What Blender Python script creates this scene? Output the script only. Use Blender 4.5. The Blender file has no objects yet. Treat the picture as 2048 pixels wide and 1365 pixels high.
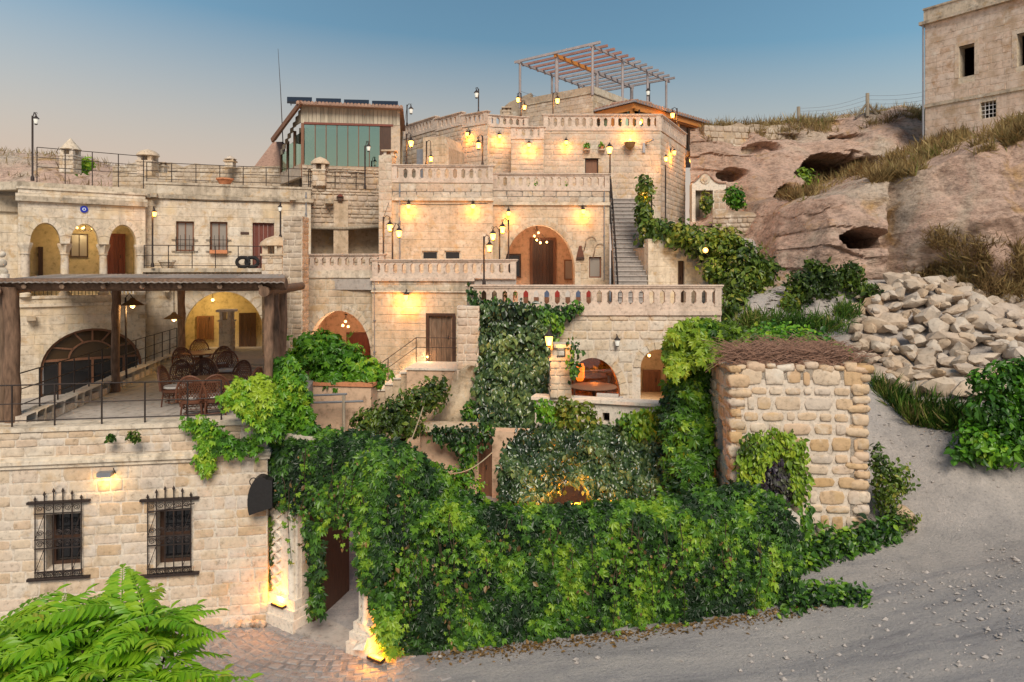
import bpy, bmesh, math, random
import numpy as np
from mathutils import Vector, Matrix, noise
from mathutils.geometry import delaunay_2d_cdt

random.seed(7)
rng = np.random.default_rng(7)
PI = math.pi
R = math.radians
SC = bpy.context.scene
COL = SC.collection

# ---------------------------------------------------------------- camera
F, HZ, CAMZ = 1400.0, 540.0, 8.0          # focal length in photo pixels, horizon row, camera height (m)
cam_d = bpy.data.cameras.new("camera")
cam = bpy.data.objects.new("camera", cam_d)
COL.objects.link(cam)
cam.location = (0, 0, CAMZ)
cam.rotation_euler = (R(90), 0, 0)
cam_d.sensor_width = 36
cam_d.lens = F / 2048 * 36
cam_d.shift_y = -(682.5 - HZ) / 2048
cam_d.clip_end = 6000
SC.camera = cam

# ---------------------------------------------------------------- sky, sun, exposure
world = bpy.data.worlds.new("World")
SC.world = world
world.use_nodes = True
wn = world.node_tree
bg = wn.nodes["Background"]
sky = wn.nodes.new("ShaderNodeTexSky")
sky.sky_type = 'NISHITA'
sky.sun_disc = False
SUN_EL, SUN_ROT = 4.0, 268.0              # low evening sun to the side
sky.sun_elevation = R(SUN_EL)
sky.sun_rotation = R(SUN_ROT)
sky.air_density = 1.0
sky.dust_density = 1.0
sky.ozone_density = 2.0
# dusk haze: the blue sky fades to a pale peach band towards the horizon, a little higher on the sunset side
tc = wn.nodes.new("ShaderNodeTexCoord")
sxyz = wn.nodes.new("ShaderNodeSeparateXYZ")
wn.links.new(tc.outputs['Generated'], sxyz.inputs[0])
mad = wn.nodes.new("ShaderNodeMath"); mad.operation = 'MULTIPLY_ADD'; mad.inputs[1].default_value = .05
wn.links.new(sxyz.outputs[0], mad.inputs[0]); wn.links.new(sxyz.outputs[2], mad.inputs[2])
mpr = wn.nodes.new("ShaderNodeMapRange"); mpr.clamp = True
for i_, v_ in ((1, .10), (2, .31), (3, 1.0), (4, 0.0)): mpr.inputs[i_].default_value = v_
wn.links.new(mad.outputs[0], mpr.inputs[0])
hmix = wn.nodes.new("ShaderNodeMix"); hmix.data_type = 'RGBA'
wn.links.new(mpr.outputs[0], hmix.inputs[0])
hmix.inputs[7].default_value = (2.25, 1.78, 1.45, 1)
tint = wn.nodes.new("ShaderNodeMix"); tint.data_type = 'RGBA'; tint.blend_type = 'MULTIPLY'; tint.inputs[0].default_value = 1.0
tint.inputs[7].default_value = (.92, 1.05, 1.09, 1)
wn.links.new(sky.outputs[0], tint.inputs[6])
wn.links.new(tint.outputs[2], hmix.inputs[6])
wn.links.new(hmix.outputs[2], bg.inputs[0])
bg.inputs[1].default_value = 0.142
sun_d = bpy.data.lights.new("sun", 'SUN')
sun = bpy.data.objects.new("sun", sun_d)
COL.objects.link(sun)
sun_d.energy = 1.75
sun_d.angle = R(28)
sun_d.color = (1.0, 0.90, 0.76)
sd = Vector((0.16, -0.95, 0.92))
sun.rotation_euler = sd.to_track_quat('Z', 'Y').to_euler()
SC.view_settings.view_transform = 'Standard'
SC.view_settings.look = 'None'
SC.view_settings.gamma = 1
SC.view_settings.exposure = 1.04
SC.cycles.use_denoising = True
SC.cycles.max_bounces = 6
SC.cycles.diffuse_bounces = 3
SC.cycles.glossy_bounces = 2
SC.cycles.transmission_bounces = 3
SC.cycles.transparent_max_bounces = 6
SC.cycles.caustics_reflective = False
SC.cycles.caustics_refractive = False
SC.cycles.sample_clamp_indirect = 4

# ---------------------------------------------------------------- geometry helpers
def W(px, py, Y):
    return Vector(((px - 1024) / F * Y, Y, CAMZ + (HZ - py) / F * Y))

def world_of(o):
    v = Vector((0, 0, 0))
    while o is not None:
        v += o.location
        o = o.parent
    return v

def tag(o, label=None, cat=None, group=None, kind=None):
    if label: o['label'] = label
    if cat: o['category'] = cat
    if group: o['group'] = group
    if kind: o['kind'] = kind
    return o

def thing(name, loc, label, cat, group=None):
    o = bpy.data.objects.new(name, None)
    COL.objects.link(o)
    o.location = loc
    o.empty_display_size = 0.2
    return tag(o, label, cat, group, 'thing')

def copy_tree(o, parent=None):
    c = o.copy()
    COL.objects.link(c)
    c.parent = parent
    for ch in list(o.children):
        copy_tree(ch, c)
    return c

class MB:
    """collects shapes for one mesh"""
    def __init__(self):
        self.v, self.f, self.smooth = [], [], []
    def add(self, vs, fs, smooth=False):
        b = len(self.v)
        self.v.extend([tuple(p) for p in vs])
        for f in fs:
            self.f.append([i + b for i in f]); self.smooth.append(smooth)
        return self
    def hexa(self, p):
        return self.add(p, [(3, 2, 1, 0), (4, 5, 6, 7), (0, 1, 5, 4), (1, 2, 6, 5), (2, 3, 7, 6), (3, 0, 4, 7)])
    def box(self, x0, x1, y0, y1, z0, z1):
        return self.hexa([(x0, y0, z0), (x1, y0, z0), (x1, y1, z0), (x0, y1, z0), (x0, y0, z1), (x1, y0, z1), (x1, y1, z1), (x0, y1, z1)])
    def fbox(self, wf, u0, u1, v0, v1, o0, o1):
        P = wf.pt
        return self.hexa([P(u0, v0, o1), P(u1, v0, o1), P(u1, v0, o0), P(u0, v0, o0), P(u0, v1, o1), P(u1, v1, o1), P(u1, v1, o0), P(u0, v1, o0)])
    def bar(self, a, b, w, h=None, up=(0, 0, 1)):
        a, b = Vector(a), Vector(b)
        h = h or w
        d = (b - a).normalized()
        s = d.cross(Vector(up))
        if s.length < 1e-4: s = d.cross(Vector((1, 0, 0)))
        s.normalize(); t = s.cross(d)
        s *= w / 2; t *= h / 2
        return self.hexa([a - s - t, a + s - t, a + s + t, a - s + t, b - s - t, b + s - t, b + s + t, b - s + t])
    def tube(self, pts, r, n=6, cap=True):
        pts = [Vector(p) for p in pts]
        rs = r if isinstance(r, (list, tuple)) else [r] * len(pts)
        vs, fs = [], []
        prev = None
        for i, p in enumerate(pts):
            d = (pts[min(i + 1, len(pts) - 1)] - pts[max(i - 1, 0)])
            d = d.normalized() if d.length > 1e-9 else Vector((0, 0, 1))
            if prev is None:
                s = d.cross(Vector((0, 0, 1)))
                if s.length < 1e-3: s = d.cross(Vector((1, 0, 0)))
            else:
                s = prev - d * prev.dot(d)
            s.normalize(); prev = s
            t = d.cross(s)
            for k in range(n):
                a = 2 * PI * k / n
                vs.append(p + s * (math.cos(a) * rs[i]) + t * (math.sin(a) * rs[i]))
        for i in range(len(pts) - 1):
            for k in range(n):
                k2 = (k + 1) % n
                fs.append((i * n + k, i * n + k2, (i + 1) * n + k2, (i + 1) * n + k))
        self.add(vs, fs, True)
        if cap:
            b = len(self.v) - len(vs)
            self.f.append([b + k for k in range(n)][::-1]); self.smooth.append(False)
            e = len(self.v) - n
            self.f.append([e + k for k in range(n)]); self.smooth.append(False)
        return self
    def lathe(self, prof, c, n=12, smooth=True):
        c = Vector(c)
        vs, fs = [], []
        for r, z in prof:
            for k in range(n):
                a = 2 * PI * (k + .5) / n
                vs.append(c + Vector((r * math.cos(a), r * math.sin(a), z)))
        m = len(prof)
        for i in range(m - 1):
            for k in range(n):
                k2 = (k + 1) % n
                fs.append((i * n + k, i * n + k2, (i + 1) * n + k2, (i + 1) * n + k))
        self.add(vs, fs, smooth)
        b = len(self.v) - len(vs)
        self.f.append([b + k for k in range(n)][::-1]); self.smooth.append(False)
        e = len(self.v) - n
        self.f.append([e + k for k in range(n)]); self.smooth.append(False)
        return self
    def prism(self, wf, poly, o0, o1):
        """polygon given in wall-frame (u, v), extruded from offset o0 to o1"""
        n = len(poly)
        vs = [wf.pt(u, v, o1) for u, v in poly] + [wf.pt(u, v, o0) for u, v in poly]
        fs = [tuple(range(n)), tuple(range(2 * n - 1, n - 1, -1))]
        for i in range(n):
            j = (i + 1) % n
            fs.append((i, i + n, j + n, j))
        return self.add(vs, fs)
    def slab(self, poly, z0, z1):
        n = len(poly)
        vs = [(x, y, z1) for x, y in poly] + [(x, y, z0) for x, y in poly]
        fs = [tuple(range(n)), tuple(range(2 * n - 1, n - 1, -1))]
        for i in range(n):
            j = (i + 1) % n
            fs.append((i, i + n, j + n, j))
        return self.add(vs, fs)
    def ball(self, c, r, n=8, m=5):
        prof = [(max(1e-3, r * math.sin(PI * i / m)), -r * math.cos(PI * i / m)) for i in range(m + 1)]
        return self.lathe(prof, c, n)
    def mesh(self, name, mat, off=(0, 0, 0), recalc=False):
        me = bpy.data.meshes.new(name)
        off = Vector(off)
        me.from_pydata([tuple(Vector(p) - off) for p in self.v], [], self.f)
        if recalc:
            bm = bmesh.new(); bm.from_mesh(me)
            bmesh.ops.recalc_face_normals(bm, faces=bm.faces)
            bm.to_mesh(me); bm.free()
        me.polygons.foreach_set('use_smooth', self.smooth)
        if any(self.smooth): me.set_sharp_from_angle(angle=R(50))
        me.materials.append(MAT[mat] if isinstance(mat, str) else mat)
        me.update()
        return me
    def build(self, name, mat, parent=None, origin=None, recalc=True):
        if parent is not None:
            off = world_of(parent); loc = (0, 0, 0)
        else:
            if origin is None:
                a = np.array(self.v)
                origin = ((a[:, 0].min() + a[:, 0].max()) / 2, (a[:, 1].min() + a[:, 1].max()) / 2, a[:, 2].min())
            off = Vector(origin); loc = origin
        o = bpy.data.objects.new(name, self.mesh(name, mat, off, recalc))
        COL.objects.link(o)
        o.parent = parent
        o.location = loc
        return o

class WF:
    """frame of a vertical wall: A -> B runs left to right as seen from outside, n points out"""
    def __init__(self, A, B):
        self.A = Vector((A[0], A[1])); self.B = Vector((B[0], B[1]))
        d = self.B - self.A
        self.L = d.length
        self.d = d / self.L
        self.n = Vector((self.d.y, -self.d.x))
        self.ang = math.atan2(self.d.y, self.d.x)
    @staticmethod
    def px(pa, Ya, pb, Yb):
        return WF(((pa - 1024) / F * Ya, Ya), ((pb - 1024) / F * Yb, Yb))
    def pt(self, u, v, o=0.0):
        p = self.A + self.d * u + self.n * o
        return Vector((p.x, p.y, v))
    def uv(self, px, py, o=0.0):
        """wall coordinates of the point seen at that photo pixel on the plane at offset o"""
        A = self.A + self.n * o
        rx = (px - 1024) / F
        Y = A.dot(self.n) / (Vector((rx, 1.0)).dot(self.n))
        p = Vector((rx * Y, Y))
        return (p - A).dot(self.d), CAMZ + (HZ - py) / F * Y
    def u(self, px): return self.uv(px, HZ)[0]
    def v(self, px, py): return self.uv(px, py)[1]
    def rect(self, x0, x1, y0, y1):
        xm, ym = (x0 + x1) / 2, (y0 + y1) / 2
        return dict(k='rect', u0=self.u(x0), u1=self.u(x1), v0=self.v(xm, y1), v1=self.v(xm, y0))
    def arch(self, x0, x1, ytop, yspring, ybase):
        xm = (x0 + x1) / 2
        return dict(k='arch', u0=self.u(x0), u1=self.u(x1), v0=self.v(xm, ybase), vs=self.v(xm, yspring), v1=self.v(xm, ytop))
    def off(self, o):
        return WF(self.A + self.n * o, self.B + self.n * o)

def hole_poly(h, seg=18):
    if h['k'] == 'rect':
        return [(h['u0'], h['v0']), (h['u1'], h['v0']), (h['u1'], h['v1']), (h['u0'], h['v1'])]
    if h['k'] == 'poly':
        return h['p']
    c, w, r = (h['u0'] + h['u1']) / 2, (h['u1'] - h['u0']) / 2, h['v1'] - h['vs']
    pts = [(h['u0'], h['v0']), (h['u1'], h['v0'])]
    for i in range(seg + 1):
        a = PI * i / seg
        pts.append((c + w * math.cos(a), h['vs'] + r * math.sin(a)))
    if abs(h['vs'] - h['v0']) < 1e-4: pts = pts[2:]
    return pts

def in_poly(x, y, P):
    c = False
    j = len(P) - 1
    for i in range(len(P)):
        xi, yi = P[i]; xj, yj = P[j]
        if (yi > y) != (yj > y) and x < (xj - xi) * (y - yi) / (yj - yi) + xi: c = not c
        j = i
    return c

def wall_core(name, parent, wf, z0, z1, th, holes, mat, u0=0.0, u1=None, top=None):
    """wall slab with real openings and reveals; top: optional list of (u, v) for an uneven top, left to right"""
    u1 = wf.L if u1 is None else u1
    outer = [(u0, z0), (u1, z0)] + ([(a, b) for a, b in reversed(top)] if top else [(u1, z1), (u0, z1)])
    loops = [outer] + [hole_poly(h) for h in holes]
    pts, edges = [], []
    for lp in loops:
        b = len(pts)
        pts += [Vector(p) for p in lp]
        edges += [(b + i, b + (i + 1) % len(lp)) for i in range(len(lp))]
    ov, oe, of, _, _, _ = delaunay_2d_cdt(pts, edges, [], 0, 1e-5)
    tris = []
    for f in of:
        cx = sum(ov[i].x for i in f) / len(f); cy = sum(ov[i].y for i in f) / len(f)
        if in_poly(cx, cy, outer) and not any(in_poly(cx, cy, lp) for lp in loops[1:]): tris.append(f)
    mb = MB()
    n = len(ov)
    vs = [wf.pt(p.x, p.y, 0) for p in ov] + [wf.pt(p.x, p.y, -th) for p in ov]
    fs = [tuple(f) for f in tris] + [tuple(i + n for i in reversed(f)) for f in tris]
    cnt = {}
    for f in tris:
        for i in range(len(f)):
            e = (f[i], f[(i + 1) % len(f)])
            cnt[e] = cnt.get(e, 0) + 1
    for (a, b) in list(cnt):
        if (b, a) not in cnt: fs.append((b, a, a + n, b + n))
    mb.add(vs, fs)
    return mb.build(name, mat, parent)

# ---- stones: unit blocks (x along the wall, -y out of it, z up), shared between alike pieces
def _unit_rough(seed, kc=.945):
    r = random.Random(seed)
    mb = MB()
    base = [(-.5, -.5), (0, -.5), (.5, -.5), (.5, 0), (.5, .5), (0, .5), (-.5, .5), (-.5, 0)]
    j = []
    for i, (x, z) in enumerate(base):
        k = kc + r.uniform(-.05, .03) * (kc < .9) if i % 2 == 0 else .995
        j.append((x * k * (1 + r.uniform(-.06, .025)), z * k * (1 + r.uniform(-.09, .03))))
    rings = [(1.0, .5), (1.0, -.26), (.955, -.43), (.72, -.5)]
    vs = []
    for s, y in rings:
        for (x, z) in j: vs.append((x * s, y + (r.uniform(-.06, .06) if y < 0 else 0), z * s))
    fs = []
    for a in range(3):
        for k in range(8): fs.append((a * 8 + k, a * 8 + (k + 1) % 8, a * 8 + 8 + (k + 1) % 8, a * 8 + 8 + k))
    vs.append((0, -.5 + r.uniform(-.08, .06), 0))
    for k in range(8): fs.append((24 + k, 24 + (k + 1) % 8, 32))
    mb.add(vs, fs, True)
    return mb
def _unit_ashlar(seed):
    r = random.Random(seed)
    mb = MB()
    q = [(-.5, -.5), (.5, -.5), (.5, .5), (-.5, .5)]
    t = [r.uniform(-.15, .15) for _ in range(4)]
    vs = [(x, .5, z) for x, z in q] + [(x, -.3, z) for x, z in q] + [(x * .965, -.5 + t[i], z * .92) for i, (x, z) in enumerate(q)]
    fs = []
    for a in range(2):
        for k in range(4): fs.append((a * 4 + k, a * 4 + (k + 1) % 4, a * 4 + 4 + (k + 1) % 4, a * 4 + 4 + k))
    fs.append((8, 9, 10, 11))
    return mb.add(vs, fs)
STONE_POOL = {}
def stone_mesh(style, mat, k):
    key = (style, mat, k)
    if key not in STONE_POOL:
        STONE_POOL[key] = (_unit_rough(k + 11) if style == 'rough' else _unit_rough(k + 40, .88) if style == 'round' else _unit_ashlar(k + 11)).mesh(style + '_stone', mat, recalc=True)
        if style != 'ashlar': STONE_POOL[key].set_sharp_from_angle(angle=R(80))
    return STONE_POOL[key]

def put_stone(parent, wf, uc, vc, w, h, proud, mat, style='rough', name='stone', depth=None, rot=0.0, base=0.0):
    if depth is None: depth = max(.05, proud * 2.6)
    o = bpy.data.objects.new(name, stone_mesh(style, mat, random.randrange(7)))
    COL.objects.link(o)
    o.parent = parent
    p = wf.pt(uc, vc, base + proud - depth / 2)
    o.location = p - world_of(parent)
    o.rotation_euler = (0, rot, wf.ang)
    o.scale = (w, depth, h)
    return o

def courses(parent, wf, u0, u1, v0, v1, ch, lr, holes=(), proud=.02, gap=.02,  mat='stone_cream', style='rough', name='stone', jit=.25, keep=1.0, margin=.03, topf=None, wob=0.0):
    """lay one stone after another in courses; stones stop at openings"""
    v = v0
    n = 0
    while v < v1 - ch * .35:
        h = min(ch * random.uniform(1 - jit, 1 + jit), v1 - v)
        if v1 - (v + h) < ch * .4: h = v1 - v
        spans = [(u0, u1)]
        for hl in holes:
            hv0 = min(p[1] for p in hole_poly(hl)) - margin; hv1 = max(p[1] for p in hole_poly(hl)) + margin
            if hv1 < v + .02 or hv0 > v + h - .02: continue
            if hl['k'] == 'arch':
                c = (hl['u0'] + hl['u1']) / 2; hw = (hl['u1'] - hl['u0']) / 2; r = hl['v1'] - hl['vs']
                ring = hl.get('ring', .0)
                t = max(0.0, (v - hl['vs']) / max(r + ring, .01))
                if t >= 1: continue
                hw = (hw + ring) * math.sqrt(max(0, 1 - t * t))
                a, b = c - hw - margin, c + hw + margin
            else:
                P = hole_poly(hl); a = min(p[0] for p in P) - margin; b = max(p[0] for p in P) + margin
            ns = []
            for s, e in spans:
                if b <= s or a >= e: ns.append((s, e)); continue
                if a > s: ns.append((s, a))
                if b < e: ns.append((b, e))
            spans = ns
        for s, e in spans:
            u = s
            first = True
            while u < e - .04:
                w = random.uniform(*lr)
                if first: w *= random.uniform(.5, 1); first = False
                if e - (u + w) < lr[0] * .6: w = e - u
                if w > lr[1] * 1.5: w = w / 2
                if random.random() < keep and (topf is None or v + h <= topf(u + w / 2)):
                    hs_ = (h - gap) * (1 - wob * random.random()); dz_ = (h - gap - hs_) * random.uniform(-.5, .5); ws2 = (w - gap) * (1 - wob * .6 * random.random())
                    put_stone(parent, wf, u + w / 2, v + h / 2 + dz_, ws2, hs_, proud + random.uniform(-.3, .3) * proud, mat, style, name, rot=random.uniform(-.012 - wob * .15, .012 + wob * .15) if style != 'ashlar' else 0)
                    n += 1
                u += w
        v += h
    return n

def arch_ring(parent, wf, h, wid, n, proud, mat, name='voussoir', o0=-.1):
    """separate wedge stones round an arched opening"""
    c, hw, r = (h['u0'] + h['u1']) / 2, (h['u1'] - h['u0']) / 2, h['v1'] - h['vs']
    for i in range(n):
        a0, a1 = PI * i / n + .012, PI * (i + 1) / n - .012
        P = []
        for k in range(4):
            a = a0 + (a1 - a0) * k / 3
            P.append((c + hw * math.cos(a), h['vs'] + r * math.sin(a)))
        for k in range(3, -1, -1):
            a = a0 + (a1 - a0) * k / 3
            P.append((c + (hw + wid) * math.cos(a), h['vs'] + (r + wid) * math.sin(a)))
        MB().prism(wf, P, o0, proud + random.uniform(-.004, .004)).build(name, mat, parent)

def room_box(parent, wf, h, depth, mat, pad=.25, th=.35, floor=True, name='interior'):
    """the room or vault behind an opening: walls, floor, ceiling facing in"""
    P = hole_poly(h)
    u0, u1 = min(p[0] for p in P) - pad, max(p[0] for p in P) + pad
    v0, v1 = min(p[1] for p in P) - .01, max(p[1] for p in P) + pad
    a, b = -th + .01, -th - depth
    Q = wf.pt
    mb = MB()
    mb.add([Q(u0, v0, b), Q(u1, v0, b), Q(u1, v1, b), Q(u0, v1, b)], [(0, 1, 2, 3)])
    mb.add([Q(u0, v0, a), Q(u0, v0, b), Q(u0, v1, b), Q(u0, v1, a)], [(0, 1, 2, 3)])
    mb.add([Q(u1, v0, b), Q(u1, v0, a), Q(u1, v1, a), Q(u1, v1, b)], [(0, 1, 2, 3)])
    mb.add([Q(u0, v0, a), Q(u1, v0, a), Q(u1, v0, b), Q(u0, v0, b)], [(0, 1, 2, 3)])
    mb.add([Q(u0, v1, b), Q(u1, v1, b), Q(u1, v1, a), Q(u0, v1, a)], [(0, 1, 2, 3)])
    return mb.build(name, mat, parent, recalc=False)

def fbm(x, y, z=0.0, o=4, lac=2.0, g=.5):
    s, a, t = 0.0, 1.0, 0.0
    for _ in range(o):
        s += a * noise.noise((x, y, z)); t += a
        x, y, z, a = x * lac + 3.1, y * lac + 7.7, z * lac + 1.3, a * g
    return s / t
# ---------------------------------------------------------------- materials (all procedural)
MAT = {}
def _new(name):
    m = bpy.data.materials.new(name)
    m.use_nodes = True
    MAT[name] = m
    nt = m.node_tree
    return m, nt, nt.nodes['Principled BSDF']
def nd(nt, t, **kw):
    n = nt.nodes.new(t)
    for k, v in kw.items(): setattr(n, k, v)
    return n
def ramp(nt, stops, interp='LINEAR'):
    r = nt.nodes.new('ShaderNodeValToRGB')
    r.color_ramp.interpolation = interp
    e = r.color_ramp.elements
    while len(e) > 1: e.remove(e[-1])
    for i, (p, c) in enumerate(stops):
        el = e[0] if i == 0 else e.new(p)
        el.position = p
        el.color = (*c, 1) if len(c) == 3 else c
    return r
def mixc(nt, a, b, fac, mode='MIX'):
    m = nt.nodes.new('ShaderNodeMix'); m.data_type = 'RGBA'; m.blend_type = mode
    L = nt.links.new
    for s, x in ((m.inputs[0], fac), (m.inputs[6], a), (m.inputs[7], b)):
        if hasattr(x, 'links'): L(x, s)
        elif isinstance(x, (int, float)): s.default_value = x
        else: s.default_value = (*x, 1)
    return m.outputs[2]
def pos_noise(nt, scale, detail=4, stretch=(1, 1, 1), rough=.55, rnd=False, dist=0.0):
    g = nd(nt, 'ShaderNodeNewGeometry')
    mp = nd(nt, 'ShaderNodeMapping')
    mp.inputs['Scale'].default_value = stretch
    nt.links.new(g.outputs['Position'], mp.inputs[0])
    n = nd(nt, 'ShaderNodeTexNoise')
    n.inputs['Scale'].default_value = scale
    n.inputs['Detail'].default_value = detail
    n.inputs['Roughness'].default_value = rough
    n.inputs['Distortion'].default_value = dist
    if rnd:
        oi = nd(nt, 'ShaderNodeObjectInfo')
        ml = nd(nt, 'ShaderNodeMath', operation='MULTIPLY'); ml.inputs[1].default_value = 57.0
        nt.links.new(oi.outputs['Random'], ml.inputs[0])
        ad = nd(nt, 'ShaderNodeVectorMath', operation='ADD')
        nt.links.new(mp.outputs[0], ad.inputs[0]); nt.links.new(ml.outputs[0], ad.inputs[1])
        nt.links.new(ad.outputs[0], n.inputs['Vector'])
    else:
        nt.links.new(mp.outputs[0], n.inputs['Vector'])
    return n.outputs['Fac']
def bump(nt, b, hs, strength=.4, dist=.02):
    n = nd(nt, 'ShaderNodeBump')
    n.inputs['Strength'].default_value = strength
    n.inputs['Distance'].default_value = dist
    nt.links.new(hs, n.inputs['Height'])
    nt.links.new(n.outputs[0], b.inputs['Normal'])
def stone(name, tints, rough=.9, grain=14.0, bstr=.5, bdist=.02, stain=(.16, .12, .09), stain_amt=.35, vstain=.0, mott=.30, warm=None, patch=(.56, .38, .20)):
    m, nt, b = _new(name)
    L = nt.links.new
    oi = nd(nt, 'ShaderNodeObjectInfo')
    r = ramp(nt, [(i / max(1, len(tints) - 1), c) for i, c in enumerate(tints)])
    L(oi.outputs['Random'], r.inputs[0])
    base = r.outputs[0]
    if len(tints) > 1:                      # mottled within one piece too
        n0 = pos_noise(nt, 1.1, 3, rnd=False)
        r0 = ramp(nt, [(.30, tints[0]), (.5, tints[len(tints) // 2]), (.70, tints[-1])]); L(n0, r0.inputs[0])
        base = mixc(nt, base, r0.outputs[0], mott)
    n1 = pos_noise(nt, grain, 6, rough=.65)
    r1 = ramp(nt, [(.30, (.40, .37, .34)), (.45, (.93, .92, .90)), (.55, (1.03, 1.02, 1.0)), (.75, (1.22, 1.2, 1.16))]); L(n1, r1.inputs[0])
    base = mixc(nt, base, r1.outputs[0], .75, 'MULTIPLY')
    if warm:
        nw = pos_noise(nt, .9, 5, rough=.6)
        rw = ramp(nt, [(.52, (0, 0, 0)), (.68, (1, 1, 1))]); L(nw, rw.inputs[0])
        base = mixc(nt, base, warm, rw.outputs[0])
    if patch:                               # ochre and bleached patches of the stone itself
        for pc, sc, lo, hi, am in ((patch, 1.9, .55, .66, .75), ((.74, .67, .57), 1.35, .56, .68, .7)):
            npp = pos_noise(nt, sc, 7, rough=.68, dist=.4)
            rpp = ramp(nt, [(lo, (0, 0, 0)), (hi, (am,) * 3)]); L(npp, rpp.inputs[0])
            base = mixc(nt, base, pc, rpp.outputs[0])
    if stain_amt:
        n2 = pos_noise(nt, 1.7, 6, rough=.7)
        r2 = ramp(nt, [(.51, (0, 0, 0)), (.70, (stain_amt,) * 3)]); L(n2, r2.inputs[0])
        base = mixc(nt, base, stain, r2.outputs[0])
    if vstain:
        n3 = pos_noise(nt, 1.6, 5, stretch=(1, 1, .12), rough=.65)
        r3 = ramp(nt, [(.50, (0, 0, 0)), (.66, (vstain,) * 3)]); L(n3, r3.inputs[0])
        base = mixc(nt, base, stain, r3.outputs[0])
    L(base, b.inputs['Base Color'])
    b.inputs['Roughness'].default_value = rough
    b.inputs['Specular IOR Level'].default_value = .2
    n4 = pos_noise(nt, grain * .8, 8, rough=.7)
    bump(nt, b, n4, bstr, bdist)
    return m
def plain(name, col, rough=.6, metal=0.0, var=.25, grain=9.0, bstr=.15, stretch=(1, 1, 1), spec=.4, col2=None):
    m, nt, b = _new(name)
    L = nt.links.new
    n1 = pos_noise(nt, grain, 5, stretch=stretch)
    if col2 is None: col2 = tuple(c * (1 - var) for c in col)
    r = ramp(nt, [(.3, col2), (.7, col)]); L(n1, r.inputs[0])
    oi = nd(nt, 'ShaderNodeObjectInfo')
    mr = nd(nt, 'ShaderNodeMapRange'); mr.inputs[3].default_value = 1 - var * .6; mr.inputs[4].default_value = 1 + var * .4
    L(oi.outputs['Random'], mr.inputs[0])
    c = mixc(nt, r.outputs[0], mr.outputs[0], 1.0, 'MULTIPLY')
    L(c, b.inputs['Base Color'])
    b.inputs['Roughness'].default_value = rough
    b.inputs['Metallic'].default_value = metal
    b.inputs['Specular IOR Level'].default_value = spec
    if bstr: bump(nt, b, n1, bstr, .01)
    return m
def glow(name, col, strength):
    m, nt, b = _new(name)
    b.inputs['Base Color'].default_value = (*col, 1)
    b.inputs['Emission Color'].default_value = (*col, 1)
    b.inputs['Emission Strength'].default_value = strength
    return m
def leafmat(name, stops, transl=.25, rough=.42, spec=.5):
    m, nt, b = _new(name)
    L = nt.links.new
    at = nd(nt, 'ShaderNodeAttribute'); at.attribute_name = 'tint'
    r = ramp(nt, stops); L(at.outputs['Fac'], r.inputs[0])
    L(r.outputs[0], b.inputs['Base Color'])
    b.inputs['Roughness'].default_value = rough
    b.inputs['Specular IOR Level'].default_value = spec
    t = nd(nt, 'ShaderNodeBsdfTranslucent'); L(r.outputs[0], t.inputs[0])
    mx = nd(nt, 'ShaderNodeMixShader'); mx.inputs[0].default_value = transl
    L(b.outputs[0], mx.inputs[1]); L(t.outputs[0], mx.inputs[2])
    L(mx.outputs[0], nt.nodes['Material Output'].inputs[0])
    return m

CREAM = [(.60, .50, .37), (.66, .57, .45), (.70, .60, .47), (.58, .46, .34), (.66, .52, .40)]
stone('stone_street', [(.62, .49, .36), (.68, .58, .46), (.72, .64, .54), (.65, .50, .38), (.56, .40, .25), (.68, .58, .48), (.64, .59, .54), (.70, .57, .46)], bstr=.8, stain_amt=.3, grain=9, patch=(.60, .44, .28))
stone('mortar', [(.68, .59, .49)], grain=16, bstr=.6, stain_amt=.3)
stone('tower_mortar', [(.68, .58, .48)], grain=14, bstr=.7, stain_amt=.3, patch=None)
stone('stone_tower', [(.60, .40, .24), (.66, .54, .42), (.70, .62, .53), (.56, .36, .18), (.64, .50, .37), (.60, .55, .50), (.66, .46, .32)], bstr=.8, stain_amt=.25, grain=8)
stone('stone_arch', [(.62, .46, .28), (.68, .58, .45), (.66, .60, .52), (.58, .44, .29), (.68, .54, .40)], bstr=.7, stain_amt=.2, grain=9)
stone('ashlar', [(.70, .60, .47), (.72, .64, .53), (.70, .58, .44), (.74, .67, .57), (.68, .57, .46)], bstr=.35, stain=(.27, .20, .13), stain_amt=.42, vstain=.42, grain=7, warm=(.70, .55, .36))
stone('ashlar_core', [(.62, .53, .41)], bstr=.4, stain_amt=.35, vstain=.3, grain=9)
stone('ashlar_warm', [(.60, .48, .34), (.65, .53, .40), (.58, .44, .30), (.66, .55, .42), (.57, .44, .32)], bstr=.45, stain=(.24, .17, .10), stain_amt=.42, vstain=.40, grain=7)
stone('stone_rose', [(.57, .42, .31), (.63, .50, .38), (.52, .37, .26), (.66, .56, .45), (.58, .44, .34), (.52, .45, .38)], bstr=.6, stain_amt=.25, grain=8)
stone('rubble', [(.46, .35, .25), (.55, .44, .33), (.50, .41, .33), (.58, .48, .37), (.42, .33, .25)], bstr=.8, stain_amt=.45, grain=6)
stone('rubble_core', [(.44, .35, .26)], bstr=.8, stain_amt=.4, grain=6)
stone('rail_stone', [(.66, .52, .42), (.69, .56, .46)], bstr=.2, stain=(.32, .24, .18), stain_amt=.45, vstain=.4, grain=10, patch=None)
stone('trim', [(.70, .60, .46), (.72, .62, .50)], bstr=.35, stain=(.22, .17, .12), stain_amt=.65, vstain=.4, grain=7)
stone('trim_dark', [(.48, .39, .29), (.52, .44, .34)], bstr=.5, stain=(.10, .085, .07), stain_amt=.85, vstain=.6, grain=6)
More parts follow.
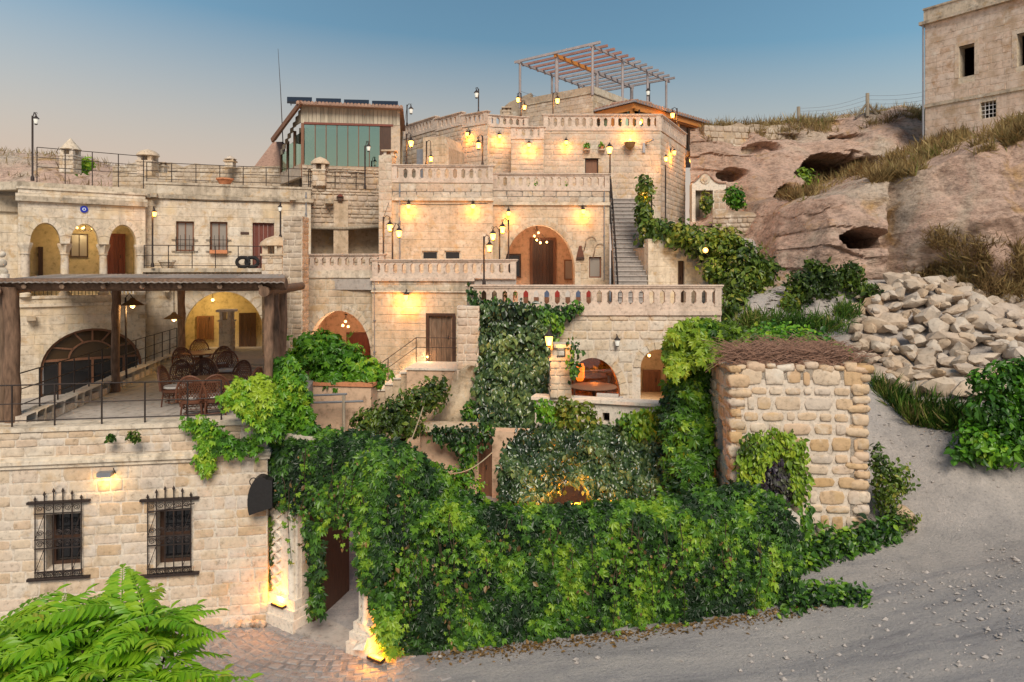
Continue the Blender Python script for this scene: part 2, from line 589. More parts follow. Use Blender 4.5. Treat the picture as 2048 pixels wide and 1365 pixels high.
stone('parapet', [(.56, .47, .36), (.60, .51, .40)], bstr=.5, stain=(.14, .11, .08), stain_amt=.7, vstain=.5, grain=6)
stone('marble', [(.76, .68, .58)], bstr=.15, stain_amt=.12, grain=12, patch=None)
stone('plaster_pink', [(.66, .46, .32)], bstr=.3, stain_amt=.2, grain=5, patch=None)
stone('plaster_yellow', [(.58, .48, .31)], bstr=.3, stain_amt=.15, grain=5, patch=None)
stone('plaster_tan', [(.58, .46, .30)], bstr=.3, stain_amt=.15, grain=5, patch=None)
stone('floor_stone', [(.40, .36, .33), (.46, .41, .37), (.43, .38, .34)], bstr=.3, stain_amt=.25, grain=8, patch=None)
stone('paver_core', [(.33, .30, .28)], bstr=.3, stain_amt=.25, grain=8, patch=None)
stone('stair_stone', [(.40, .36, .34), (.45, .40, .37)], bstr=.3, stain_amt=.3, grain=9, patch=None)
stone('pile_rock', [(.50, .40, .31), (.58, .50, .42), (.62, .56, .49), (.52, .37, .24), (.54, .48, .42), (.45, .37, .31), (.60, .48, .37)], bstr=.9, bdist=.05, stain_amt=.4, grain=4, patch=None)
stone('cobble', [(.26, .235, .23), (.32, .285, .275), (.35, .315, .30), (.29, .265, .265)], bstr=.5, stain_amt=.3, grain=12, patch=None)
stone('tan_rock', [(.58, .45, .31), (.62, .50, .36)], bstr=1.0, bdist=.08, stain=(.30, .20, .13), stain_amt=.6, vstain=.4, grain=4)
stone('gravel', [(.33, .30, .28), (.40, .36, .335), (.46, .41, .375), (.36, .325, .305)], bstr=.4, stain_amt=.2, grain=9, mott=.8, patch=None)
stone('roof_tile', [(.36, .22, .17), (.42, .27, .20), (.30, .19, .15)], bstr=.4, stain_amt=.4, grain=10, patch=None)
stone('terracotta', [(.62, .26, .13)], bstr=.15, stain_amt=.15, grain=10, patch=None)
stone('house_stone', [(.63, .50, .40), (.67, .56, .47), (.64, .48, .37), (.70, .60, .52)], bstr=.4, stain=(.34, .23, .14), stain_amt=.4, vstain=.3, grain=5, warm=(.46, .33, .22), patch=(.44, .28, .17))
plain('wood_old', (.27, .17, .11), .85, var=.55, grain=6, stretch=(4, 4, .5), bstr=.5)
plain('wood_bark', (.32, .19, .12), .9, var=.6, grain=5, stretch=(3, 3, .8), bstr=.8)
plain('wood_grey', (.44, .37, .28), .85, var=.5, grain=5, stretch=(4, 4, .35), bstr=.4)
plain('wood_siding', (.58, .50, .38), .85, var=.4, grain=5, stretch=(5, 5, .4), bstr=.4)
plain('wood_red', (.20, .055, .035), .5, var=.3, grain=7, stretch=(5, 5, .5))
plain('wood_dark', (.09, .045, .028), .5, var=.4, grain=7, stretch=(5, 5, .5))
plain('wood_brown', (.24, .11, .06), .55, var=.35, grain=7, stretch=(5, 5, .5))
plain('wood_orange', (.62, .24, .05), .5, var=.25, grain=6, stretch=(1, 1, 3))
plain('wood_pergola', (.42, .36, .35), .7, var=.25, grain=4)
plain('wood_pergola_red', (.46, .24, .19), .7, var=.25, grain=4)
plain('wicker', (.17, .065, .035), .5, var=.4, grain=30)
plain('cushion', (.62, .58, .54), .9, var=.3, grain=40)
plain('iron', (.06, .042, .036), .6, var=.4, grain=20, metal=.3)
plain('iron_black', (.022, .02, .02), .55, var=.3, grain=20)
plain('grey_metal', (.36, .37, .40), .45, metal=.5, var=.2)
plain('white_paint', (.74, .72, .70), .6, var=.1)
plain('blue_glass', (.01, .03, .38), .15, var=.05, bstr=0, spec=.6)
plain('white_glass', (.72, .80, .88), .2, var=.03, bstr=0)
plain('roof_sheet', (.40, .33, .28), .8, var=.5, grain=3, stretch=(1, 4, 1))
plain('solar', (.02, .022, .03), .55, var=.1, bstr=0, spec=.25)
plain('rope', (.52, .42, .28), .9, var=.2)
plain('twig', (.34, .19, .13), .9, var=.65, grain=18)
plain('rubber', (.02, .02, .022), .8, var=.3)
plain('stem', (.07, .045, .025), .9, var=.4, grain=15)
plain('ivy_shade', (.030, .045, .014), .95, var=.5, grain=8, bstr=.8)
plain('soil', (.13, .09, .06), .95, var=.4, grain=5)
plain('litter', (.26, .14, .06), .9, var=.5, grain=30)
plain('basket', (.34, .20, .08), .8, var=.4, grain=30)
plain('white_bleached', (.62, .58, .52), .8, var=.2)
# window glass: dark glossy panes
def glassmat(name, col, rough=.06):
    m, nt, b = _new(name)
    b.inputs['Base Color'].default_value = (*col, 1)
    b.inputs['Roughness'].default_value = rough
    b.inputs['Specular IOR Level'].default_value = .8
    return m
glassmat('glass_dark', (.012, .012, .014))
glassmat('glass_warm', (.05, .028, .012))
glassmat('curtain_glass', (.30, .26, .22), .35)
m, nt, b = _new('glass_reflect_tint')
tr = nd(nt, 'ShaderNodeBsdfTransparent'); tr.inputs[0].default_value = (.80, .86, .84, 1)
gl = nd(nt, 'ShaderNodeBsdfGlossy'); gl.inputs[0].default_value = (.50, .72, .62, 1); gl.inputs['Roughness'].default_value = .02  # green in the gloss colour stands in for a reflected green hill
mx = nd(nt, 'ShaderNodeMixShader'); mx.inputs[0].default_value = .72
nt.links.new(tr.outputs[0], mx.inputs[1]); nt.links.new(gl.outputs[0], mx.inputs[2])
nt.links.new(mx.outputs[0], nt.nodes['Material Output'].inputs[0])
m, nt, b = _new('glass_window')
tr = nd(nt, 'ShaderNodeBsdfTransparent'); tr.inputs[0].default_value = (.55, .5, .45, 1)
gl = nd(nt, 'ShaderNodeBsdfGlossy'); gl.inputs['Roughness'].default_value = .03
mx = nd(nt, 'ShaderNodeMixShader'); mx.inputs[0].default_value = .12
nt.links.new(tr.outputs[0], mx.inputs[1]); nt.links.new(gl.outputs[0], mx.inputs[2])
nt.links.new(mx.outputs[0], nt.nodes['Material Output'].inputs[0])
glow('lamp_glow', (1.0, .46, .09), 2.6)
glow('bulb_white', (1.0, .55, .18), 2.6)
glow('led_strip', (1.0, .40, .04), 4)
glow('fire_glow', (1.0, .22, .02), 3)
glow('lamp_off', (.72, .70, .62), .15)
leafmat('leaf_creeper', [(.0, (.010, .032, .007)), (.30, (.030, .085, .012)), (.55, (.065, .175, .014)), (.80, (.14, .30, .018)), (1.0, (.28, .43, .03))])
leafmat('leaf_bright', [(.0, (.028, .09, .008)), (.4, (.075, .23, .012)), (.8, (.19, .40, .02)), (1.0, (.36, .50, .03))])
leafmat('leaf_grey', [(.0, (.014, .032, .010)), (.45, (.055, .105, .034)), (.8, (.14, .22, .07)), (1.0, (.27, .34, .10))], rough=.30, spec=.8)
leafmat('leaf_yellow', [(.0, (.05, .10, .01)), (.5, (.20, .34, .02)), (1.0, (.42, .50, .04))])
leafmat('leaf_fern', [(.0, (.05, .18, .010)), (.45, (.18, .42, .014)), (.8, (.38, .58, .03)), (1.0, (.40, .24, .05))], transl=.4)
leafmat('leaf_tree', [(.0, (.022, .045, .008)), (.5, (.085, .15, .018)), (.85, (.19, .26, .028)), (1.0, (.34, .32, .05))])
leafmat('leaf_shade_purple', [(.0, (.018, .014, .022)), (.6, (.05, .035, .06)), (1.0, (.09, .10, .05))])  # leaf colour taken down to dark purple to paint shade in the climber
leafmat('leaf_dry', [(.0, (.10, .06, .02)), (1.0, (.34, .20, .07))])
leafmat('grass_dry', [(.0, (.16, .10, .045)), (.5, (.34, .24, .10)), (.85, (.44, .34, .16)), (1.0, (.20, .22, .06))], transl=.2, rough=.8, spec=.1)
leafmat('grass_green', [(.0, (.02, .055, .01)), (.45, (.06, .14, .015)), (.7, (.14, .20, .03)), (.85, (.26, .24, .07)), (1.0, (.36, .27, .12))], transl=.2, rough=.7, spec=.2)
# ground: grey worn asphalt and cobbles by the gate, pale gravel up the track, dirt on the slope
m, nt, b = _new('ground')
L = nt.links.new
geo = nd(nt, 'ShaderNodeNewGeometry'); sp = nd(nt, 'ShaderNodeSeparateXYZ'); L(geo.outputs['Position'], sp.inputs[0])
na = pos_noise(nt, .8, 8, stretch=(.25, 1.7, 1), rough=.72, dist=.35)
ra = ramp(nt, [(.34, (.27, .255, .255)), (.45, (.38, .355, .35)), (.56, (.48, .44, .415)), (.70, (.58, .525, .485))]); L(na, ra.inputs[0])
nf = pos_noise(nt, 17, 9, rough=.82)
rf = ramp(nt, [(.30, (.45, .45, .46)), (.46, (.94, .94, .94)), (.56, (1.04, 1.03, 1.02)), (.70, (1.4, 1.35, 1.3))]); L(nf, rf.inputs[0])
road = mixc(nt, ra.outputs[0], rf.outputs[0], .85, 'MULTIPLY')
ng = pos_noise(nt, 1.3, 6, rough=.7)
rg = ramp(nt, [(.3, (.37, .335, .315)), (.5, (.48, .43, .395)), (.7, (.56, .495, .45))]); L(ng, rg.inputs[0])
grav = mixc(nt, rg.outputs[0], rf.outputs[0], .95, 'MULTIPLY')
# the gravel begins where the track leaves the street
ax = nd(nt, 'ShaderNodeMath', operation='MULTIPLY_ADD'); ax.inputs[1].default_value = .55; L(sp.outputs[1], ax.inputs[0])
m2 = nd(nt, 'ShaderNodeMath', operation='MULTIPLY_ADD'); m2.inputs[1].default_value = .35; m2.inputs[2].default_value = -10.6; L(sp.outputs[0], m2.inputs[0]); L(m2.outputs[0], ax.inputs[2])
m3 = nd(nt, 'ShaderNodeMath', operation='MULTIPLY_ADD'); m3.inputs[1].default_value = 3.0; m3.inputs[2].default_value = -1.5; L(na, m3.inputs[0])
m4 = nd(nt, 'ShaderNodeMath', operation='ADD'); m4.use_clamp = True; L(ax.outputs[0], m4.inputs[0]); L(m3.outputs[0], m4.inputs[1])
L(mixc(nt, road, grav, m4.outputs[0]), b.inputs['Base Color'])
b.inputs['Roughness'].default_value = .92; b.inputs['Specular IOR Level'].default_value = .2
bump(nt, b, nf, 1.0, .06)
# rock of the hillside: pink tuff with pale, ochre and grey patches, strata and cracks
m, nt, b = _new('tuff')
L = nt.links.new
n1 = pos_noise(nt, .22, 6, rough=.62, dist=.5)
r1 = ramp(nt, [(.30, (.36, .27, .21)), (.40, (.52, .36, .275)), (.50, (.62, .43, .335)), (.60, (.57, .45, .35)), (.72, (.64, .54, .44))]); L(n1, r1.inputs[0])
n2 = pos_noise(nt, .5, 5, rough=.6, dist=1.0)
r2 = ramp(nt, [(.58, (0, 0, 0)), (.68, (.85, .85, .85))]); L(n2, r2.inputs[0])
c = mixc(nt, r1.outputs[0], (.50, .30, .12), r2.outputs[0])
n3 = pos_noise(nt, 2.2, 8, stretch=(1, 1, 2.2), rough=.72)
r3 = ramp(nt, [(.30, (.38, .34, .31)), (.5, (1, 1, 1)), (.75, (1.25, 1.2, 1.15))]); L(n3, r3.inputs[0])
c = mixc(nt, c, r3.outputs[0], .9, 'MULTIPLY')
n5 = pos_noise(nt, .8, 6, stretch=(1, 1, .35), rough=.7)
r5 = ramp(nt, [(.56, (0, 0, 0)), (.72, (.6, .6, .6))]); L(n5, r5.inputs[0])
c = mixc(nt, c, (.17, .13, .11), r5.outputs[0])
n6 = pos_noise(nt, 7.0, 8, stretch=(1, 1, 1.6), rough=.8)
r6 = ramp(nt, [(.33, (.45, .42, .40)), (.5, (1, 1, 1)), (.7, (1.22, 1.2, 1.16))]); L(n6, r6.inputs[0])
c = mixc(nt, c, r6.outputs[0], .85, 'MULTIPLY')
L(c, b.inputs['Base Color'])
b.inputs['Roughness'].default_value = .95; b.inputs['Specular IOR Level'].default_value = .1
bump(nt, b, n3, 1.0, .25)
# ---------------------------------------------------------------- the ground: one sheet, from the street up the track to the rocks
GC = [(0, 1365, 13.6), (400, 1260, 15.5), (575, 1238, 16.05), (745, 1300, 14.7), (1024, 1365, 13.3), (1000, 1290, 14.5),
      (1300, 1240, 14.75), (1580, 1215, 14.6), (1740, 1200, 14.3), (1500, 1365, 12.6), (2048, 1365, 11.0), (2048, 1200, 13.0),
      (1740, 1062, 16.5), (1830, 1030, 16.8), (2048, 1000, 16.5), (1745, 740, 22.5), (1800, 830, 19.5), (1950, 900, 17.5),
      (1930, 790, 20.0), (2060, 800, 19.5), (2048, 700, 21.5), (1900, 660, 23.0), (1880, 590, 25.0), (2048, 640, 24.0), (1500, 690, 22.0), (1600, 640, 24.0), (1650, 585, 26.0),
      (1480, 600, 26.0), (1450, 490, 33.0), (1560, 530, 30.0), (1620, 700, 21.5), (1560, 1000, 17.5), (1480, 800, 19.8),
      (2300, 1150, 12.5), (2300, 900, 16.0), (2300, 760, 19.5)]
_gp = [W(*c) for c in GC]
_gp += [Vector(p) for p in [(-22, 9, 0), (-22, 16, 0), (-12, 9, 0), (0, 8, 0.2), (-22, 30, 1), (-12, 24, 1), (-5, 22, 1.2), (2, 20, 1.3), (-10, 40, 2.5), (2, 40, 4), (8, 40, 6), (5, 26, 2.0), (8, 30, 4.8), (20, 8, 2.4), (12, 8, 1.5)]]
_A = np.array([[p.x, p.y] for p in _gp]); _z = np.array([p.z for p in _gp])
_D = np.sqrt(((_A[:, None] - _A[None]) ** 2).sum(-1) + .6)
_M = np.block([[_D, np.ones((len(_A), 1))], [np.ones((1, len(_A))), np.zeros((1, 1))]])
_w = np.linalg.solve(_M, np.append(_z, 0))
def gz(x, y):
    x = np.clip(np.asarray(x, float), -24, 24); y = np.clip(np.asarray(y, float), 8, 40)
    d = np.sqrt((x[..., None] - _A[:, 0]) ** 2 + (y[..., None] - _A[:, 1]) ** 2 + .6)
    return d @ _w[:-1] + _w[-1]
def gzs(x, y): return float(gz(np.array(x), np.array(y)))
xs = np.concatenate([-np.geomspace(2500, 26, 14), np.arange(-24, 24.01, .3), np.geomspace(26, 2500, 14)])
ys = np.concatenate([-np.geomspace(2500, 4, 12), np.arange(7, 34, .3), np.geomspace(36, 2500, 14)])
XX, YY = np.meshgrid(xs, ys)
ZZ = gz(XX, YY)
for j in range(len(ys)):
    for i in range(len(xs)):
        x, y = xs[i], ys[j]
        if abs(x) < 25 and 6 < y < 35:
            k = min(1.0, max(.12, (x - 4) / 8))
            ZZ[j, i] += .10 * k * fbm(x * .6, y * .6, 0, 4) + .03 * k * fbm(x * 2.5, y * 2.5, 5, 3)
nx, ny = len(xs), len(ys)
gv = np.stack([XX.ravel(), YY.ravel(), ZZ.ravel()], 1)
idx = np.arange(nx * ny).reshape(ny, nx)
gf = np.stack([idx[:-1, :-1].ravel(), idx[:-1, 1:].ravel(), idx[1:, 1:].ravel(), idx[1:, :-1].ravel()], 1)
def np_mesh(name, v, f, mat, smooth=True):
    me = bpy.data.meshes.new(name)
    me.vertices.add(len(v)); me.vertices.foreach_set('co', np.asarray(v, np.float32).ravel())
    k = f.shape[1]
    me.loops.add(f.size); me.loops.foreach_set('vertex_index', f.astype(np.int32).ravel())
    me.polygons.add(len(f)); me.polygons.foreach_set('loop_start', np.arange(0, f.size, k, dtype=np.int32))
    me.update(calc_edges=True)
    me.polygons.foreach_set('use_smooth', np.full(len(f), smooth))
    me.materials.append(MAT[mat]); me.update()
    return me
def link(name, me, parent=None, loc=(0, 0, 0)):
    o = bpy.data.objects.new(name, me); COL.objects.link(o); o.parent = parent; o.location = loc
    return o
ground = link('ground', np_mesh('ground', gv, gf, 'ground'))
tag(ground, kind='structure')

# cobbles by the gate, each a stone of its own, laid in curved rows
def cobble_mesh(k):
    r = random.Random(k)
    mb = MB()
    q = [(-.5, -.5), (.0, -.52), (.5, -.5), (.52, 0), (.5, .5), (0, .52), (-.5, .5), (-.52, 0)]
    q = [(x * r.uniform(.84, 1), y * r.uniform(.84, 1)) for x, y in q]
    vs = [(x, y, -1) for x, y in q] + [(x, y, .35) for x, y in q] + [(x * .78, y * .78, .9 + r.uniform(-.15, .15)) for x, y in q] + [(0, 0, 1)]
    fs = [(a * 8 + i, a * 8 + (i + 1) % 8, a * 8 + 8 + (i + 1) % 8, a * 8 + 8 + i) for a in range(2) for i in range(8)] + [(16 + i, 16 + (i + 1) % 8, 24) for i in range(8)]
    mb.add(vs, fs, True)
    return mb.mesh('cobble', 'cobble', recalc=True)
CM = [cobble_mesh(k) for k in range(8)]
nco = 0
for row in range(20):
    rad = 2.0 + row * .20
    cx, cy = -3.6, 17.3
    n = int(rad * 2.3 / .275)
    for k in range(n):
        a = R(-150) + R(132) * (k + (row % 2) * .5) / n
        x, y = cx + rad * math.cos(a) * 1.15, cy + rad * math.sin(a)
        pz = gzs(x, y)
        p_x = 1024 + x / y * F; p_y = HZ + (CAMZ - pz) / y * F
        if not (360 < p_x < 980 and 1238 < p_y < 1400): continue
        if p_x > 770 and random.random() < (p_x - 770) / 200: continue
        if nco >= 290: break
        o = link('cobble', random.choice(CM), ground, (x, y, pz - .004))
        o.scale = (.25 * random.uniform(.85, 1.1), .185 * random.uniform(.85, 1.08), .020)
        o.rotation_euler = (0, 0, a + PI / 2 + random.uniform(-.08, .08))
        nco += 1

# ---------------------------------------------------------------- the rock hillside with its caves
CC = {1380: [(520, 33), (480, 34), (460, 35), (440, 36), (420, 36.5), (400, 37), (325, 38.5), (258, 40), (254, 50)],
      1480: [(540, 31), (500, 33), (470, 34.5), (440, 35.5), (415, 36), (395, 36.5), (320, 38.5), (252, 40.5), (248, 52)],
      1555: [(600, 27), (560, 28.5), (500, 29.2), (425, 31.2), (400, 33), (390, 36), (320, 38), (247, 41), (243, 53)],
      1640: [(640, 25), (575, 27), (490, 27.6), (388, 29), (375, 32.5), (370, 36), (310, 37.5), (242, 41), (238, 53)],
      1720: [(640, 25), (570, 26.5), (480, 27), (362, 28.6), (350, 32), (345, 36), (300, 37.5), (232, 41), (228, 53)],
      1800: [(640, 24.5), (570, 26), (470, 26.5), (350, 28), (325, 32), (310, 36), (270, 37.5), (215, 41), (211, 53)],
      1860: [(640, 24.5), (570, 26), (450, 26.4), (335, 27.6), (308, 31), (285, 36.2), (270, 38.5), (225, 41), (221, 53)],
      1950: [(660, 24), (590, 25.5), (440, 25.5), (300, 26.8), (282, 30), (268, 34.2), (262, 38), (225, 41), (221, 53)],
      2050: [(680, 24), (610, 25), (430, 25), (268, 26), (250, 29), (238, 32.4), (234, 38), (225, 41), (220, 53)],
      2200: [(700, 24), (630, 25), (430, 24.5), (215, 25.5), (200, 28), (188, 30), (186, 38), (184, 41), (182, 53)],
      2600: [(740, 24), (660, 25), (430, 24), (130, 25.5), (120, 28), (110, 32), (108, 38), (106, 41), (105, 53)]}
_k = sorted(CC)
pxs = np.concatenate([np.linspace(1380, 2070, 240), np.linspace(2085, 2600, 30)])
KP = np.array([[np.interp(pxs, _k, [CC[a][i][0] for a in _k]), np.interp(pxs, _k, [CC[a][i][1] for a in _k])] for i in range(9)])  # 9,2,N
tt = np.concatenate([np.linspace(0, 1, 12, False), np.linspace(1, 2, 34, False), np.linspace(2, 3, 40, False), np.linspace(3, 4, 14, False), np.linspace(4, 5, 14, False), np.linspace(5, 6, 26, False), np.linspace(6, 7, 26, False), np.linspace(7, 8, 8)])
def smoothstep(a, b, x):
    t = min(1, max(0, (x - a) / (b - a))); return t * t * (3 - 2 * t)
CAVES = [(1727, 480, 66, 24, 4.5, 0), (1662, 350, 78, 48, 4.2, 0), (1560, 392, 17, 17, 3.0, 0), (1462, 352, 30, 16, 1.8, 0), (1620, 385, 34, 18, 3.0, 0), (1765, 487, 26, 14, 3.5, 0), (1520, 300, 36, 12, 1.0, 0), (1700, 275, 50, 10, .8, 0), (1560, 275, 46, 10, .8, 0), (1690, 492, 14, 8, 1.5, 0), (1748, 330, 34, 22, 1.8, 0)]
BULGE = [(1640, 440, 90, 70, -.9), (1930, 420, 110, 130, -.8), (1800, 470, 16, 120, 1.5), (1845, 420, 30, 90, -.5), (1560, 330, 60, 60, -.8), (1500, 400, 30, 60, -.7), (1900, 545, 60, 40, .6)]
G = np.zeros((len(tt), len(pxs), 3)); PXY = np.zeros((len(tt), len(pxs), 2))
for r_, t in enumerate(tt):
    i = min(int(t), 7); f = t - i
    f = f * f * (3 - 2 * f) * .5 + f * .5
    py = KP[i, 0] * (1 - f) + KP[i + 1, 0] * f
    Yv = KP[i, 1] * (1 - f) + KP[i + 1, 1] * f
    for c_ in range(len(pxs)):
        px, q, Y = pxs[c_], py[c_], Yv[c_]
        p = W(px, q, Y)
        amp = .62 if t < 7 else .3
        nz = fbm(p.x * .35, p.y * .35, p.z * .45, 5)
        rd = 1 - abs(fbm(p.x * .22 + 9, p.y * .2, p.z * .16 + 4, 4)) * 4
        zz_ = p.z * 1.15 + 1.1 * fbm(p.x * .25, p.y * .25, p.z * .15, 3); st = .20 * ((zz_ % 1.0) ** 2.2 - .3) * smoothstep(-.25, .25, fbm(p.x * .16 + 4, p.y * .1, p.z * .2, 2))
        dY = amp * nz * 1.8 + .45 * max(-1, rd - .3) * amp + .16 * fbm(p.x * 1.6, p.y * 1.2, p.z * 2.2, 4) + (st if 1 < t < 3 or 5 < t < 7 else 0)
        for (bx, by, rx, ry, d) in BULGE:
            dY += d * math.exp(-((px - bx) / rx) ** 2 - ((q - by) / ry) ** 2)
        for (bx, by, rx, ry, d, _) in CAVES:
            yy = (q - by) / ry
            e = math.hypot((px - bx) / rx, yy * (1.0 if yy < 0 else 1.25)) + .34 * fbm(px * .03, q * .045, 3, 4)
            dY += d * (1 - smoothstep(.72, 1.02, e))
        G[r_, c_] = (p.x + .25 * nz, p.y + dY, p.z + (.22 * fbm(p.x * .8, p.y * .8, p.z, 3) if t > 2.5 else 0))
        PXY[r_, c_] = (px, q)
nr, nc = G.shape[:2]
idx = np.arange(nr * nc).reshape(nr, nc)
cf = np.stack([idx[:-1, :-1].ravel(), idx[:-1, 1:].ravel(), idx[1:, 1:].ravel(), idx[1:, :-1].ravel()], 1)
cliff = link('hillside', np_mesh('hillside', G.reshape(-1, 3), cf, 'tuff'))
tag(cliff, kind='structure')
cliff.data.set_sharp_from_angle(angle=R(60))

# dry mound behind the flat roofs
mv, mf = [], []
MX = np.linspace(-44, -6, 90); MY = np.linspace(34, 70, 40)
for y in MY:
    for x in MX:
        px = 1024 + x / 42 * F
        crest = np.interp(px, [-500, -40, 60, 130, 200, 300, 400, 480, 560, 800], [296, 302, 305, 312, 330, 345, 352, 352, 352, 360])
        z = CAMZ + (HZ - crest) / F * 42
        k = smoothstep(34, 42, y)
        mv.append((x, y, 10.4 + (z - 10.4) * k + .45 * fbm(x * .5, y * .5, 2, 4) * k))
mv = np.array(mv); n1 = len(MX); idx = np.arange(len(mv)).reshape(len(MY), n1)
mf = np.stack([idx[:-1, :-1].ravel(), idx[:-1, 1:].ravel(), idx[1:, 1:].ravel(), idx[1:, :-1].ravel()], 1)
mound = link('hill', np_mesh('hill', mv, mf, 'tuff')); tag(mound, kind='structure')

# ---------------------------------------------------------------- foliage helpers
def tpl_palm():
    v, f = [], []
    for a, l in ((-75, .62), (-38, .85), (0, 1.0), (38, .85), (75, .62)):
        a = R(a); d = np.array([math.sin(a), math.cos(a)]); s = np.array([d[1], -d[0]])
        b = len(v)
        for q, z in ((d * .06, 0), (d * .55 * l + s * .205 * l, -.03), (d * l, -.24 * l), (d * .55 * l - s * .205 * l, -.03)): v.append((q[0], q[1], z))
        f.append((b, b + 1, b + 2, b + 3))
    return np.array(v), np.array(f)
def tpl_leaf():
    v = np.array([(0, 0, 0), (.30, .38, .07), (.20, .72, .04), (0, 1, -.12), (-.20, .72, .04), (-.30, .38, .07), (0, .5, -.03)], float)
    return v, np.array([(0, 1, 2, 6), (6, 2, 3, 4), (0, 6, 4, 5)])
def tpl_blade():
    return np.array([(-.03, 0, 0), (.03, 0, 0), (.02, .6, .06), (0, 1, .2)], float), np.array([(0, 1, 2, 3)])
TPL = {'palm': tpl_palm(), 'leaf': tpl_leaf(), 'blade': tpl_blade()}
def leaves(name, P, N, size, tint, mat, parent=None, tpl='palm', tip=(0, 0, -1), jn=.55, jt=.5, loc=None):
    """one mesh of many leaves at points P with outward directions N"""
    P = np.asarray(P, float); n = len(P)
    N = np.asarray(N, float) + rng.normal(0, jn, (n, 3)); N /= np.linalg.norm(N, axis=1, keepdims=True) + 1e-9
    T = np.asarray(tip, float) + rng.normal(0, jt, (n, 3)); T -= (T * N).sum(1, keepdims=True) * N; T /= np.linalg.norm(T, axis=1, keepdims=True) + 1e-9
    B = np.cross(T, N)
    tv, tf = TPL[tpl]
    s = size * np.clip(rng.lognormal(-.03, .33, n), .45, 1.9)
    V = P[:, None] + s[:, None, None] * (tv[None, :, 0:1] * B[:, None] + tv[None, :, 1:2] * T[:, None] + tv[None, :, 2:3] * N[:, None])
    Fc = (tf[None] + (np.arange(n) * len(tv))[:, None, None]).reshape(-1, 4)
    V = V.reshape(-1, 3)
    if parent is not None: loc = (0, 0, 0); V = V - np.array(world_of(parent))
    elif loc is None:
        loc = (V[:, 0].mean(), V[:, 1].mean(), V[:, 2].min()); V = V - np.array(loc)
    me = np_mesh(name, V, Fc, mat, smooth=False)
    a = me.attributes.new('tint', 'FLOAT', 'POINT')
    a.data.foreach_set('value', np.repeat(np.clip(tint, 0, 1), len(tv)).astype(np.float32))
    return link(name, me, parent, loc)
def nz3(P, s, seed=0.0):
    return np.array([noise.noise((p[0] * s + seed, p[1] * s, p[2] * s)) for p in P])
def poly_pts(poly, n):
    a = np.array(poly, float); lo, hi = a.min(0), a.max(0)
    out = []
    while len(out) < n:
        q = rng.uniform(lo, hi, (n * 2, 2))
        out += [p for p in q if in_poly(p[0], p[1], poly)]
    return np.array(out[:n])
# ---------------------------------------------------------------- building helpers
def X(px, Y): return (px - 1024) / F * Y
def Z(py, Y): return CAMZ + (HZ - py) / F * Y

def fill_rect(root, wf, h, frame='wood_dark', glass='glass_dark', fw=.07, recess=.12, mull=1, trans=0, name='window', pane_name='pane'):
    """window set into a rectangular opening: frame, mullions, separate panes"""
    mb = MB()
    u0, u1, v0, v1 = h['u0'], h['u1'], h['v0'], h['v1']
    o0, o1 = -recess - .06, -recess
    mb.fbox(wf, u0, u0 + fw, v0, v1, o0, o1); mb.fbox(wf, u1 - fw, u1, v0, v1, o0, o1)
    mb.fbox(wf, u0 + fw, u1 - fw, v0, v0 + fw, o0, o1); mb.fbox(wf, u0 + fw, u1 - fw, v1 - fw, v1, o0, o1)
    us = [u0 + fw + (u1 - u0 - 2 * fw) * i / (mull + 1) for i in range(mull + 2)]
    vs = [v0 + fw + (v1 - v0 - 2 * fw) * i / (trans + 1) for i in range(trans + 2)]
    for a in us[1:-1]: mb.fbox(wf, a - fw * .35, a + fw * .35, v0 + fw, v1 - fw, o0 + .005, o1 - .004)
    for b in vs[1:-1]: mb.fbox(wf, u0 + fw, u1 - fw, b - fw * .4, b + fw * .4, o0 + .008, o1 - .008)
    w = mb.build(name, frame, root)
    for i in range(len(us) - 1):
        for j in range(len(vs) - 1):
            MB().fbox(wf, us[i] + .003, us[i + 1] - .003, vs[j] + .003, vs[j + 1] - .003, o0 + .015, o0 + .03).build(pane_name, glass, w)
    return w

def fill_door(root, wf, h, mat='wood_dark', recess=.15, planks=5, frame=.08, fmat=None, name='door', arch=False, handle=True):
    u0, u1, v0, v1 = h['u0'], h['u1'], h['v0'], h['v1']
    o = -recess
    mb = MB()
    mb.fbox(wf, u0, u0 + frame, v0, v1, o - .1, o); mb.fbox(wf, u1 - frame, u1, v0, v1, o - .1, o)
    mb.fbox(wf, u0 + frame, u1 - frame, v1 - frame, v1, o - .1, o)
    d = mb.build(name, fmat or mat, root)
    a, b = u0 + frame, u1 - frame
    for i in range(planks):
        x0, x1 = a + (b - a) * i / planks + .004, a + (b - a) * (i + 1) / planks - .004
        MB().fbox(wf, x0, x1, v0 + .01, v1 - frame - .003, o - .08, o - .03 - random.uniform(0, .006)).build('plank', mat, d)
    if handle:
        MB().tube([wf.pt(b - .1, v0 + .95, o - .03), wf.pt(b - .1, v0 + .95, o + .04), wf.pt(b - .1, v0 + 1.08, o + .04)], .015, 6).build('handle', 'iron', d)
    return d

